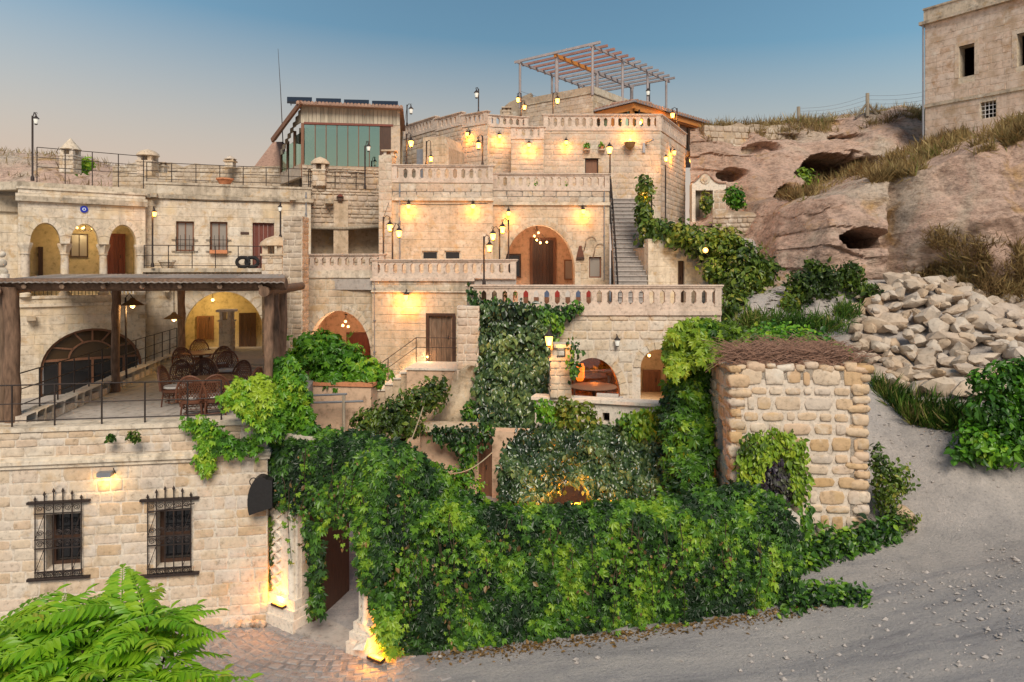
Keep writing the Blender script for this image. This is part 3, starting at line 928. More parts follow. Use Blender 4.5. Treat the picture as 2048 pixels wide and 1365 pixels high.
def balustrade(label, wf, z0, z1, u0=0.0, u1=None, pitch=.34, pillars=(True, True), group='stone balustrades of the terraces', th=.16, mat='rail_stone', slot=.085):
    u1 = wf.L if u1 is None else u1
    root = thing('balustrade', wf.pt((u0 + u1) / 2, z0), label, 'balustrade', group)
    H = z1 - z0
    bh, thh = H * .16, H * .13
    MB().fbox(wf, u0, u1, z0, z0 + bh, -th - .02, .02).build('base_rail', mat, root)
    cp = MB()
    cp.fbox(wf, u0 - .04, u1 + .04, z1 - thh, z1 - thh * .45, -th - .04, .04)
    cp.fbox(wf, u0 - .07, u1 + .07, z1 - thh * .45 , z1, -th - .075, .075)
    cp.build('handrail', mat, root)
    pw = .22
    a, b = u0, u1
    for i, q in enumerate(pillars):
        if q:
            x = u0 if i == 0 else u1 - pw
            MB().fbox(wf, x, x + pw, z0 + bh, z1 - thh, -th - .025, .03).build('pier', mat, root)
            if i == 0: a += pw
            else: b -= pw
    n = max(1, int(round((b - a) / pitch)))
    p = (b - a) / n
    s = min(slot, p * .3); zb, zt = z0 + bh, z1 - thh
    h = zt - zb; g = h * .10; hh = h * .15
    # one baluster: solid between two slots, each slot a long hexagon pointed at both ends
    P = [(-p / 2, 0), (p / 2, 0), (p / 2, g), (p / 2 - s, g + hh), (p / 2 - s, h - g - hh), (p / 2, h - g), (p / 2, h), (-p / 2, h), (-p / 2, h - g), (-p / 2 + s, h - g - hh), (-p / 2 + s, g + hh), (-p / 2, g)]
    lw = WF((0, 0), (1, 0))
    me = None
    for i in range(n):
        if me is None:
            mb = MB().prism(lw, P, -th, 0)
            me = mb.mesh('baluster', mat)
        o = bpy.data.objects.new('baluster', me); COL.objects.link(o)
        o.parent = root
        o.location = wf.pt(a + p * (i + .5), zb) - world_of(root)
        o.rotation_euler = (0, 0, wf.ang)
    return root

def railing(label, pts, h=.95, rails=(1.0, .62, .25), post_at=None, r=.018, group='thin iron railings', mat='iron', name='railing', rr=.013):
    """thin metal railing along a 3D polyline of base points"""
    root = thing(name, pts[0], label, 'railing', group)
    for p in (post_at or pts):
        p = Vector(p)
        MB().tube([p, p + Vector((0, 0, h))], r, 6).build('post', mat, root)
    for k in rails:
        MB().tube([Vector(p) + Vector((0, 0, h * k)) for p in pts], rr if k < 1 else rr * 1.2, 5).build('rail', mat, root)
    return root
def along(a, b, n):
    a, b = Vector(a), Vector(b)
    return [a + (b - a) * (i / n) for i in range(n + 1)]

def warm_light(parent, loc, e, col=(1.0, .58, .20), r=.06):
    l = bpy.data.lights.new('bulb_light', 'POINT'); l.energy = e * 1.5; l.color = col; l.shadow_soft_size = r
    o = bpy.data.objects.new('bulb_light', l); COL.objects.link(o); o.parent = parent
    o.location = Vector(loc) - (world_of(parent) if parent else Vector((0, 0, 0)))
    return o
# ================================================================ the street house and its terrace
wf1 = WF.px(-160, 14.75, 535, 15.9)
TZ = 4.42                                       # terrace level
sh = thing('street_house', wf1.pt(wf1.L / 2, 0), 'stone street house with two barred windows under the terrace railing', 'house')
zc0, zc1 = 3.72, 3.95                            # cornice
h1, h2 = wf1.rect(92, 161, 1028, 1138), wf1.rect(312, 383, 1018, 1134)
wall_core('wall', sh, wf1, -.4, 4.56, .6, [h1, h2], 'mortar')
courses(sh, wf1, 0, wf1.L, -.1, zc0 - .02, .25, (.22, .66), [h1, h2], proud=.014, gap=.012, wob=.08, mat='stone_street')
courses(sh, wf1, 0, wf1.L, zc1 + .02, 4.50, .18, (.25, .6), [], proud=.02, gap=.016, mat='stone_street', jit=.3)
cm = MB()
cm.prism(WF((0, 0), (1, 0)), [(0, 0)], 0, 0) if False else None
cm.fbox(wf1, -.05, wf1.L + .06, zc0, zc0 + .09, -.1, .06); cm.fbox(wf1, -.05, wf1.L + .09, zc0 + .09, zc0 + .16, -.1, .11); cm.fbox(wf1, -.05, wf1.L + .07, zc0 + .16, zc1, -.1, .075)
cm.build('cornice', 'trim', sh)
MB().fbox(wf1, -.05, wf1.L + .02, 4.505, 4.60, -.62, .05).build('coping', 'trim', sh)
for h in (h1, h2):
    w = fill_rect(sh, wf1, h, 'wood_dark', 'glass_dark', .08, .28, 0, 1)
    MB().fbox(wf1, h['u0'] - .05, h['u1'] + .05, h['v0'] - .09, h['v0'] - .005, -.2, .05).build('sill', 'stone_street', w)
# wrought-iron grilles bolted over the two windows
def grille(px0, px1, py0, py1, label):
    u0, u1 = wf1.u(px0), wf1.u(px1); v0, v1 = wf1.v((px0 + px1) / 2, py1), wf1.v((px0 + px1) / 2, py0)
    g = thing('window_grille', wf1.pt((u0 + u1) / 2, v0, .1), label, 'window grille', 'iron grilles over the street windows')
    n = 6
    for i in range(n):
        u = u0 + (u1 - u0) * i / (n - 1)
        tall = .02 + .17 * math.sin(PI * i / (n - 1)) + .05
        mb = MB().tube([wf1.pt(u, v0, .085), wf1.pt(u, v1 + tall, .085)], .013, 6)
        mb.lathe([(.026, 0), (.03, .02), (.001, .09)], wf1.pt(u, v1 + tall, .085), 6)
        mb.build('bar', 'iron', g)
    H = v1 - v0
    for k in (.0, .09, .40, .52, .86, 1.0):
        MB().fbox(wf1, u0 - .015, u1 + .015, v0 + H * k - .011, v0 + H * k + .011, .07, .10).build('crossbar', 'iron', g)
    for i in range(n - 1):
        uc = u0 + (u1 - u0) * (i + .5) / (n - 1); rad = (u1 - u0) / (n - 1) * .42
        for k in (.93, .46, .045, .60):
            pts = []
            sgn = 1 if i < 2.5 else -1
            for j in range(22):
                t = j / 21; a = t * PI * 3.6
                rr = rad * (1 - .80 * t)
                pts.append(wf1.pt(uc + sgn * rr * math.cos(a), v0 + H * k + rr * math.sin(a) * .9, .085))
            MB().tube(pts, .0085, 4).build('scroll', 'iron', g)
        if i in (0, n - 2):
            ua, ub = (u0, u0 + (u1 - u0) / (n - 1)) if i == 0 else (u1, u1 - (u1 - u0) / (n - 1))
            for va, vb in ((.09, .40), (.52, .86)):
                MB().tube([wf1.pt(ua, v0 + H * (va if i == 0 else vb), .085), wf1.pt(ub, v0 + H * (vb if i == 0 else va), .085)], .008, 4).build('brace', 'iron', g)
    for v in (v0 - .02, v1 + .005):
        MB().fbox(wf1, u0 - .17, u1 + .16, v - .025, v + .025, .0, .095).build('anchor_bar', 'iron', g)
grille(74, 166, 1003, 1153, 'scrolled iron grille over the street window beside the feathery green tree')
grille(298, 384, 998, 1146, 'scrolled iron grille with slanting bar over window by the carved gate')
MB().tube([wf1.pt(wf1.u(300), wf1.v(300, 1022), .12), wf1.pt(wf1.u(392), wf1.v(392, 1004), .12)], .014, 6).build('iron_rod', 'iron')
tag(bpy.data.objects['iron_rod'], 'loose iron rod leaning across the top of a window grille', 'rod')
# floodlight under the cornice
fl = thing('floodlight', wf1.pt(wf1.u(215), wf1.v(215, 945), .1), 'small silver floodlight lighting the stone wall below the cornice', 'floodlight')
fm = MB().fbox(wf1, wf1.u(201), wf1.u(229), wf1.v(215, 949), wf1.v(215, 941), .03, .22); fm.build('housing', 'grey_metal', fl)
MB().fbox(wf1, wf1.u(203), wf1.u(227), wf1.v(215, 951), wf1.v(215, 949.2), .05, .20).build('lens', 'lamp_off', fl)
MB().tube([wf1.pt(wf1.u(231), wf1.v(215, 948), 0), wf1.pt(wf1.u(231), wf1.v(215, 935), .12)], .012, 5).build('bracket', 'iron', fl)
warm_light(fl, wf1.pt(wf1.u(215), wf1.v(215, 960), .16), 3, (1, .55, .14))

# terrace floor: slabs over the house, reaching back to the arched facade
tA, tB = wf1.pt(wf1.u(40), 0), wf1.pt(wf1.L, 0)
tpoly = [(X(40, 15.4), 15.6), (X(560, 16.0), 16.25), (-6.3, 22), (-8.0, 31), (-13.6, 30.4), (-13.3, 28)]
MB().slab(tpoly, 4.0, TZ - .012).build('terrace_floor', 'paver_core', sh)
MB().slab([(-24, 15.3), (X(40, 15.4), 15.62), (-13.3, 28), (-24, 26)], 2.9, 3.2).build('court_floor', 'floor_stone', sh)
for r_ in range(20):
    y0 = 15.9 + r_ * .62
    for c_ in range(13):
        x0 = -13.4 + c_ * .62 + (r_ % 2) * .31
        if all(in_poly(a, b, tpoly) for a, b in ((x0, y0), (x0 + .6, y0), (x0 + .6, y0 + .6), (x0, y0 + .6))):
            o = MB().box(x0, x0 + .605, y0, y0 + .605, TZ - .02, TZ + random.uniform(-.003, .003)).build('paving_slab', 'floor_stone', sh)
# low kerb wall along the open side of the terrace
wk = WF((X(38, 15.4), 15.55), (-13.25, 28.2))
kb = thing('kerb_wall', wk.pt(wk.L / 2, TZ), 'low uneven stone kerb along the open side of the terrace', 'wall')
wb = WF(wk.B, wk.A)                             # seen from the terrace
MB().fbox(wb, 0, wb.L, 2.9, TZ + .16, 0, .36).build('core', 'mortar', kb)
u = 0.0
while u < wb.L - .3:
    w = random.uniform(.4, .75); w = min(w, wb.L - u)
    o = put_stone(kb, wb, u + w / 2, TZ + .16, w - .02, .34, .40, 'stone_street', 'rough', 'kerb_stone', depth=.44)
    u += w
for i in range(3):                               # two shallow steps at the far end
    MB().slab([(-13.0, 24.6 + i * .35), (-7.0, 24.2 + i * .35), (-7.4, 31), (-13.2, 30.5)], TZ + .002, TZ + .07 * (i + 1)).build('terrace_step', 'floor_stone', sh)
base = [wb.pt(u, TZ + .30, .18) for u in np.linspace(.2, wb.L - .2, 14)]
railing('iron railing stepping along the low kerb above the sunken court', base, .95, group='terrace railings')
base = [wf1.pt(wf1.u(p), 4.58, -.12) for p in (-60, 18, 104, 199, 286, 372, 440)]
railing('iron railing along the street edge of the terrace', base, .92, (1.0, .56, .16), group='terrace railings')

# timber pergola with a sheet roof over the terrace
pg = thing('pergola', (-9, 16, TZ), 'rough timber pergola with weathered sheet roof over the dining terrace', 'pergola')
def log(name, a, b, r, mat='wood_bark', n=9, k=8, root=pg):
    a, b = Vector(a), Vector(b)
    s = [a + (b - a) * (i / k) + Vector((random.uniform(-.02, .02), random.uniform(-.02, .02), 0)) for i in range(k + 1)]
    MB().tube(s, [r * random.uniform(.93, 1.07) for _ in s], n).build(name, mat, root)
log('post', W(25, 850, 15.65) , W(22, 574, 15.65), .16)
log('post', W(8, 852, 15.7), W(6, 574, 15.7), .09, 'wood_old')
log('post', (X(232, 20.6), 20.6, TZ), (X(232, 20.6), 20.6, 7.45), .12)
log('post', (X(363, 27.2), 27.2, TZ), (X(363, 27.2), 27.2, 7.4), .14)
for px, Y, py in ((537, 15.9, 790), (551, 17.1, 730), (565, 18.3, 700)):
    log('post', (X(px, Y), Y, TZ - .2), (X(px, Y), Y, 7.5), .105)
log('beam', W(-60, 569, 15.7), W(572, 568, 15.8), .14, k=14)
log('beam', (X(-40, 20.6), 20.6, 7.50), (X(562, 20.0), 20.3, 7.50), .12, k=10)
log('beam', (X(120, 27.2), 27.2, 7.45), (X(560, 27), 27.3, 7.45), .13, k=10)
log('beam', (X(540, 15.9), 15.5, 7.52), (X(570, 20.0), 21.5, 7.5), .12, k=8)
log('beam', (X(15, 15.7), 15.3, 7.54), (X(150, 27.2), 27.5, 7.5), .12, k=8)
for i in range(7):
    t = (i + .5) / 7
    a = Vector((X(20 + 545 * t, 15.7), 15.5, 7.63)); b = Vector((X(130 + 430 * t, 27.2), 27.4, 7.62))
    log('rafter', a, b, .055, 'wood_old', 6, 4)
ns = 16
for i in range(ns):                              # corrugated sheets, one by one
    t0, t1 = i / ns, (i + 1) / ns
    vs, fs = [], []
    for j in range(7):
        t = t0 + (t1 - t0) * j / 6 * 1.04
        z = 7.72 + .018 * math.sin(j * PI) + (.022 if j % 2 else 0)
        vs += [(X(-40 + 612 * t, 15.6), 15.42 + random.uniform(-.04, .04), z), (X(100 + 462 * t, 27.2), 27.6, z + .10)]
    for j in range(6): fs.append((2 * j, 2 * j + 2, 2 * j + 3, 2 * j + 1))
    n = len(vs)
    vs2 = vs + [(x, y, z - .02) for x, y, z in vs]
    fs2 = fs + [tuple(reversed([k + n for k in f])) for f in fs] + [(2 * j + n, 2 * j + 2 + n, 2 * j + 2, 2 * j) for j in range(6)]
    MB().add(vs2, fs2).build('roof_sheet', 'roof_sheet', pg)
for px, Y, py in ((400, 24.0, 8),):
    pass

# ================================================================ the arcaded house
wa = WF.px(36, 26.0, 291, 28.5)
ah = thing('arcade_house', wa.pt(wa.L / 2, 3.2), 'pale stone house with a triple-arched loggia above a fan window', 'house')
tz = wa.v(160, 383)
fan = wa.arch(80, 293, 657, 735, 797); fan['u1'] = min(fan['u1'], wa.L - .12)
ysp = 489
lp = []
zb = wa.v(170, 592)
spans = [(60, 121, 446), (140, 198, 448), (218, 273, 450)]
zs = wa.v(170, ysp)
lp = [(wa.u(60), zb), (wa.u(273), zb)]
for a, b, yt in reversed(spans):
    c, hw, r = (wa.u(a) + wa.u(b)) / 2, (wa.u(b) - wa.u(a)) / 2, wa.v((a + b) / 2, yt) - zs
    lp += [(c + hw * math.cos(PI * i / 14), zs + r * math.sin(PI * i / 14)) for i in range(15)]
lh = dict(k='poly', p=lp)
wall_core('wall', ah, wa, 2.9, tz, .5, [fan, lh], 'ashlar_core')
fan['ring'] = .0
courses(ah, wa, 0, wa.L, 3.0, wa.v(160, 612), .36, (.6, 1.15), [fan], proud=.012, gap=.010, mat='ashlar', style='ashlar', jit=.08)
lr1 = dict(k='rect', u0=wa.u(60), u1=wa.u(273), v0=zb, v1=zs)
arcs = [dict(k='arch', u0=wa.u(a), u1=wa.u(b), v0=zs - .05, vs=zs, v1=wa.v((a + b) / 2, yt), ring=.30) for a, b, yt in spans]
courses(ah, wa, 0, wa.L, wa.v(160, 606), wa.v(160, 408), .36, (.6, 1.15), [lr1] + arcs, proud=.012, gap=.010, mat='ashlar', style='ashlar', jit=.08)
for a in arcs: arch_ring(ah, wa, a, .20, 9, .035, 'ashlar')
for (y0, y1, p, mt) in ((606, 612, .10, 'trim'), (398, 408, .14, 'trim_dark'), (393, 398, .09, 'trim')):
    MB().fbox(wa, -.08, wa.L + .06, wa.v(160, y1), wa.v(160, y0), -.1, p).build('string_course', mt, ah)
courses(ah, wa, 0, wa.L, wa.v(160, 393) + .01, tz - .02, .3, (.6, 1.2), [], proud=.012, gap=.01, mat='ashlar', style='ashlar', jit=.1)
MB().fbox(wa, -.05, wa.L + .05, tz - .02, tz + .07, -.55, .06).build('coping', 'trim', ah)
# columns between the arches
for px in (50, 130.5, 208, 281):
    if px in (130.5, 208, 50, 281):
        u = wa.u(px)
        cb = wa.pt(u, zb, -.25 if px in (130.5, 208) else .03)
        H = zs - zb
        col = MB()
        col.lathe([(.20, 0), (.20, .12), (.15, .16), (.145, H * .55), (.135, H - .42), (.17, H - .40), (.17, H - .36)], cb, 12)
        col.build('column', 'ashlar', ah)
        cap = MB().lathe([(.15, H - .36), (.19, H - .22), (.25, H - .06), (.25, H + .02)], cb, 4 if px in (130.5, 208) else 8, False)
        cap.build('capital', 'ashlar', ah)
room_box(ah, wa, lh, 2.2, 'plaster_yellow', th=.5, name='loggia')
MB().fbox(wa, wa.u(55), wa.u(278), zb - .08, zb + .02, -.5, .05).build('loggia_sill', 'trim', ah)
wl = wa.off(-2.68)
# things in the loggia's back wall
fill_rect(ah, wl, wl.rect(140, 176, 468, 515), 'wood_dark', 'curtain_glass', .05, -.08, 1, 0)
for px0, px1, y0, y1, mt in ((76, 86, 494, 560, 'wood_dark'), (214, 250, 468, 560, 'wood_red')):
    fill_door(ah, wl, wl.rect(px0, px1, y0, y1), mt, -.10, 3)
for i, (a, b) in enumerate(((55, 128), (138, 200), (212, 275))):
    root = thing('loggia_rail', wa.pt(wa.u(a), zb, -.4), ['turned white baluster rail in the loggia before the red door', 'low iron rail in the loggia arch by the shuttered window', 'low iron rail in the loggia arch by the narrow door'][2 - i], 'railing')
    mt = 'white_paint' if i == 2 else 'iron'
    n = 8
    for k in range(n):
        u = wa.u(a) + .1 + (wa.u(b) - wa.u(a) - .2) * k / (n - 1)
        MB().lathe([(.025, 0), (.045, .12), (.02, .3), (.045, .5), (.025, .62)] if i == 2 else [(.012, 0), (.012, .5), (.012, .62)], wa.pt(u, zb + .02, -.36), 6).build('baluster', mt, root)
    MB().fbox(wa, wa.u(a) + .02, wa.u(b) - .02, zb + .63, zb + .69, -.40, -.32).build('handrail', mt, root)
# chandelier in the loggia
ch = thing('chandelier', wl.pt(wl.u(166), wl.v(166, 452), 1.2), 'small glowing chandelier hanging in the loggia', 'chandelier')
p = wl.pt(wl.u(166), wl.v(166, 463), 1.2)
MB().tube([p + Vector((0, 0, .35)), p], .012, 5).build('stem', 'iron', ch)
for k in range(5):
    a = 2 * PI * k / 5
    q = p + Vector((.3 * math.cos(a), .3 * math.sin(a), .05))
    MB().tube([p, p + Vector((.2 * math.cos(a), .2 * math.sin(a), -.06)), q], .01, 4).build('arm', 'iron', ch)
    MB().ball(q + Vector((0, 0, .03)), .045).build('bulb', 'bulb_white', ch)
warm_light(ch, p + Vector((0, 0, -.15)), 15, (1, .72, .34), .2)
# blue glass eye on the wall
ev = thing('glass_eye_plaque', wa.pt(wa.u(168), wa.v(168, 426), .02), 'round dark blue glass eye plaque on the wall above the loggia', 'plaque')
uu, vv = wa.u(168), wa.v(168, 419)
for r_, o_, mt in ((.135, .05, 'blue_glass'), (.06, .06, 'white_glass'), (.035, .066, 'blue_glass')):
    pl = [(uu + r_ * math.cos(2 * PI * k / 20), vv + r_ * math.sin(2 * PI * k / 20)) for k in range(20)]
    MB().prism(wa, pl, .0, o_).build('disc' if r_ > .1 else 'iris' if r_ > .05 else 'pupil', mt, ev)
# fan window: arched frame, transom, spokes, panes
fr = MB()
c, hw, vs_, v1_, v0_ = (fan['u0'] + fan['u1']) / 2, (fan['u1'] - fan['u0']) / 2, fan['vs'], fan['v1'], fan['v0']
def ell(k, t): return (c + hw * k * math.cos(t), vs_ + (v1_ - vs_) * k * math.sin(t))
N_ = 26
for i in range(N_):
    t0, t1 = PI * i / N_, PI * (i + 1) / N_
    fr.prism(wa, [ell(.94, t0), ell(1, t0), ell(1, t1), ell(.94, t1)], -.30, -.12)
for s in (-1, 1):
    fr.fbox(wa, c + s * hw - (.08 if s > 0 else 0), c + s * hw + (.08 if s < 0 else 0), v0_, vs_, -.30, -.16)
fw_ = fr.build('fan_window', 'wood_brown', ah)
zt_ = vs_ + (v1_ - vs_) * .22
def b2(a, b, w=.07, nm='mullion'):
    a, b = Vector(a), Vector(b); d = (b - a).normalized(); s = Vector((-d.y, d.x)) * w / 2
    MB().prism(wa, [tuple(a - s), tuple(b - s), tuple(b + s), tuple(a + s)], -.28, -.17).build(nm, 'wood_brown', fw_)
b2((c - hw * .97, zt_), (c + hw * .97, zt_), .09, 'transom')
rI, rZ = hw * .46, (v1_ - vs_) * .45
for i in range(14):
    t0, t1 = PI * i / 14, PI * (i + 1) / 14
    b2((c + rI * math.cos(t0), zt_ + rZ * math.sin(t0)), (c + rI * math.cos(t1), zt_ + rZ * math.sin(t1)), .06)
for ang in (35, 68, 90, 112, 145):
    t = R(ang)
    e = ell(.96, t)
    b2((c + rI * math.cos(t), zt_ + rZ * math.sin(t)), e, .06)
for x in (-.42, .0, .42): b2((c + hw * 2 * x * .75, v0_), (c + hw * 2 * x * .75, zt_), .08)
gp = [ell(.97, PI * i / 20) for i in range(21)]
MB().prism(wa, [(c - hw * .97, zt_)] + [p for p in gp[::-1] if p[1] > zt_] + [(c + hw * .97, zt_)], -.25, -.24).build('fan_pane', 'glass_warm', fw_)
for i in range(4):
    xs_ = [c - hw * .95, c - hw * .63, c, c + hw * .63, c + hw * .95]
    MB().fbox(wa, xs_[i] + .04, xs_[i + 1] - .04, v0_, zt_ - .05, -.25, -.24).build('pane', 'glass_dark', fw_)
# wall further back at the edge of the picture
we = WF.px(-160, 25.8, 40, 27.4)
eh = thing('side_house', we.pt(we.L / 2, 3.2), 'plain pale house wall adjoining the arcaded house', 'house')
wall_core('wall', eh, we, 2.9, we.v(20, 392), .5, [], 'ashlar_core')
courses(eh, we, 0, we.L, 3.0, we.v(20, 414), .36, (.6, 1.1), [], proud=.012, gap=.01, mat='ashlar', style='ashlar', jit=.08)
MB().fbox(we, 0, we.L, we.v(20, 424), we.v(20, 414), -.1, .12).build('string_course', 'trim_dark', eh)

# right part of the front
wr = WF.px(291, 28.9, 622, 31.0)
rh = thing('terrace_house', wr.pt(wr.L / 2, 4.2), 'pale stone house with red door and balcony above a big lit arch', 'house')
tz2 = wr.v(450, 372)
w1, w2, d1 = wr.rect(352, 388, 443, 503), wr.rect(420, 455, 444, 503), wr.rect(505, 548, 446, 542)
ar = wr.arch(366, 527, 584, 668, 716)
wall_core('wall', rh, wr, 4.0, tz2, .5, [w1, w2, d1, ar], 'ashlar_core')
ar['ring'] = .22
courses(rh, wr, 0, wr.L, 4.2, tz2 - .62, .38, (.65, 1.2), [w1, w2, d1, ar], proud=.012, gap=.010, mat='ashlar', style='ashlar', jit=.08)
arch_ring(rh, wr, ar, .24, 15, .03, 'ashlar')
MB().fbox(wr, -.05, wr.L + .08, tz2 - .62, tz2 - .46, -.1, .12).build('cornice', 'trim_dark', rh)
courses(rh, wr, 0, wr.L, tz2 - .44, tz2 - .04, .4, (.7, 1.3), [], proud=.012, gap=.01, mat='parapet', style='ashlar', jit=.05)
MB().fbox(wr, -.05, wr.L + .05, tz2 - .03, tz2 + .06, -.6, .05).build('coping', 'parapet', rh)
for w in (w1, w2):
    q = fill_rect(rh, wr, w, 'wood_brown', 'curtain_glass', .07, .14, 1, 0)
    for k in range(5):
        u = w['u0'] + (w['u1'] - w['u0']) * k / 4
        MB().tube([wr.pt(u, w['v0'], .06), wr.pt(u, w['v0'] + (w['v1'] - w['v0']) * .48 + .1 * math.sin(PI * k / 4), .06)], .010, 5).build('guard_bar', 'iron', q)
    for k in (0.0, .40):
        MB().fbox(wr, w['u0'] - .16, w['u1'] + .16, w['v0'] + k * 1.2 - .012, w['v0'] + k * 1.2 + .012, .045, .075).build('guard_rail', 'iron', q)
MB().fbox(wr, w2['u0'], w2['u1'], w2['v0'] - .1, w2['v0'] + .05, .05, .22).build('window_box', 'terracotta', rh)
fill_door(rh, wr, d1, 'wood_red', .12, 4)
sg = MB().fbox(wr, wr.u(481), wr.u(498), wr.v(490, 469), wr.v(490, 464.5), .02, .05).build('name_board', 'wood_dark', None)
tag(sg, 'tiny dark name board on the wall beside the red door', 'sign')
room_box(rh, wr, ar, 2.6, 'plaster_yellow', th=.5, name='vault')
wv = wr.off(-3.05)
fill_door(rh, wv, wv.rect(394, 428, 632, 680), 'wood_brown', -.1, 4)
fill_door(rh, wv, wv.rect(478, 512, 626, 700), 'wood_dark', -.1, 4)
vl = thing('vault_lamp', wv.pt(wv.u(430), wv.v(430, 602), 1.2), 'small bare lamp glowing under the yellow vault', 'lamp')
MB().ball(wv.pt(wv.u(430), wv.v(430, 598), 1.2), .07).build('bulb', 'bulb_white', vl)
MB().tube([wv.pt(wv.u(430), wv.v(430, 598), 1.2), wv.pt(wv.u(430), wv.v(430, 580), 1.2)], .012, 5).build('cord', 'iron', vl)
warm_light(vl, wv.pt(wv.u(430), wv.v(430, 606), 1.3), 22, (1, .70, .26), .15)
# balcony in front of the red door
bz = wr.v(410, 537)
bal = MB().fbox(wr, 0, wr.u(525), bz - .16, bz, 0, 1.0)
bal.build('balcony_slab', 'trim_dark', rh)
railing('iron railing of the balcony before the red door', [wr.pt(u, bz, .92) for u in np.linspace(.1, wr.u(522), 6)], .92, (1, .55, .12), group='balcony and roof railings')
# water spouts
for px, py, wfr, rt in ((310, 392, wr, rh), (585, 398, wr, rh), (335, 580, wr, rh)):
    u, v = wfr.u(px), wfr.v(px, py)
    MB().fbox(wfr, u - .12, u + .12, v - .09, v + .07, 0, .42).build('spout', 'trim_dark', rt)
for px, py in ((62, 636), (284, 632)):
    u, v = wa.u(px), wa.v(px, py)
    MB().fbox(wa, u - .14, u + .14, v - .09, v + .07, 0, .36).build('spout', 'trim_dark', ah)
# roofs of the two houses and the railing along them
rz = tz2 - .25
MB().slab([(X(36, 26) - .1, 26.4), (X(291, 28.5), 28.95), (X(291, 28.9), 29.3), (X(622, 31), 31.4), (X(640, 38), 38), (X(-200, 38), 38), (X(-200, 27), 27)], rz - .3, rz).build('roof', 'parapet', rh)
rp = [wr.pt(u, tz2 + .05, -.3) for u in np.linspace(0, wr.L, 8)]
rp2 = [wa.pt(u, rz + .0, -.5) for u in np.linspace(.6, wa.L, 5)]
railing('long iron railing round the flat roof with the terracotta pot', rp, .85, (1, .6, .2), group='balcony and roof railings')
railing('iron railing on the loggia roof beside the tall lamp', rp2, 1.35, (1, .72, .45), group='balcony and roof railings')
# rubble wall along the back of the roof
wq = WF.px(225, 36.0, 600, 36.5)
rw = thing('roof_rubble_wall', wq.pt(wq.L / 2, rz), 'rough rubble wall behind the flat roof with chimneys', 'wall')
topl = [(wq.L * i / 16, wq.v(400, 330) + random.uniform(-.15, .15)) for i in range(17)]
wall_core('core', rw, wq, rz - .1, 0, .5, [], 'rubble_core', top=topl)
courses(rw, wq, 0, wq.L, rz, wq.v(400, 334), .22, (.25, .6), [], proud=.03, gap=.03, mat='rubble')
# stone chimneys on the roof and by the pergola
def chimney(label, px0, px1, ytop, ybot, Y, cap='dome', mat='stone_street', windows=True):
    w = WF.px(px0, Y, px1, Y)
    z0, z1 = Z(ybot, Y), Z(ytop, Y)
    rt = thing('chimney', w.pt(w.L / 2, z0, -w.L / 2), label, 'chimney', 'stone chimneys on the roofs')
    H = z1 - z0; L_ = w.L; ch_ = min(.5, H * .3); b1 = z1 - ch_ * 1.6
    MB().fbox(w, .02, L_ - .02, z0, b1, -L_ + .02, -.02).build('shaft', 'mortar', rt)
    if H > .9:
        courses(rt, w, 0, L_, z0, b1 - .02, .22, (.2, .42), [], proud=.012, gap=.018, mat=mat)
        ws = WF(w.pt(L_, 0, -L_).xy, w.pt(L_, 0, 0).xy); wl_ = WF(w.pt(0, 0, 0).xy, w.pt(0, 0, -L_).xy)
        wl_ = WF(w.pt(0, 0, -L_).xy, w.pt(0, 0, 0).xy)
        courses(rt, wl_ if px0 > 1024 else WF(w.pt(L_, 0, 0).xy, w.pt(L_, 0, -L_).xy), 0, L_, z0, b1 - .02, .22, (.2, .42), [], proud=.012, gap=.018, mat=mat)
    MB().fbox(w, -.04, L_ + .04, b1 - .02, b1 + .05, -L_ - .04, .04).build('collar', mat, rt)
    for a in (0, 1):
        for b_ in (0, 1):
            x0 = .02 if a == 0 else L_ - .02 - L_ * .26
            y0 = -.02 if b_ == 0 else -L_ + .02 + L_ * .26
            MB().fbox(w, x0, x0 + L_ * .26, b1 + .05, b1 + ch_ * .75, y0 - L_ * .26, y0).build('cap_pier', mat, rt)
    cc = w.pt(L_ / 2, 0, -L_ / 2)
    if cap == 'dome':
        MB().lathe([(L_ * .74, 0), (L_ * .70, ch_ * .25), (L_ * .45, ch_ * .6), (.02, ch_ * .85)], (cc.x, cc.y, b1 + ch_ * .75), 10).build('cap', mat, rt)
    elif cap == 'cone':
        MB().lathe([(L_ * .72, 0), (L_ * .55, ch_ * .3), (.02, ch_ * 1.2)], (cc.x, cc.y, b1 + ch_ * .7), 8).build('cap', mat, rt)
    else:
        MB().fbox(w, -.08, L_ + .08, b1 + ch_ * .75, b1 + ch_ * .95, -L_ - .08, .08).build('cap', mat, rt)
    return rt
chimney('tall stone chimney with pointed open cap on the roof', 118, 146, 280, 345, 33, 'cone')
chimney('square stone chimney with domed cap behind the roof railing', 273, 303, 296, 352, 33, 'dome')
chimney('squat stone chimney with flat cap behind the roof railing', 312, 328, 320, 345, 34, 'slab')
chimney('small stone chimney with pointed cap on the rubble wall', 448, 466, 312, 334, 35.5, 'cone')
chimney('pale stone chimney with domed cap above the pergola roof', 523, 565, 470, 716, 27.6, 'dome')
chimney('stone fireplace chimney standing in the yellow lit arch', 437, 461, 604, 706, 28.6, 'slab')
chimney('small stone chimney with domed cap before the glass pavilion', 624, 650, 312, 372, 31.6, 'dome')
chimney('narrow stone chimney with flat slab at the corner of the pavilion', 766, 788, 292, 334, 30.6, 'slab')
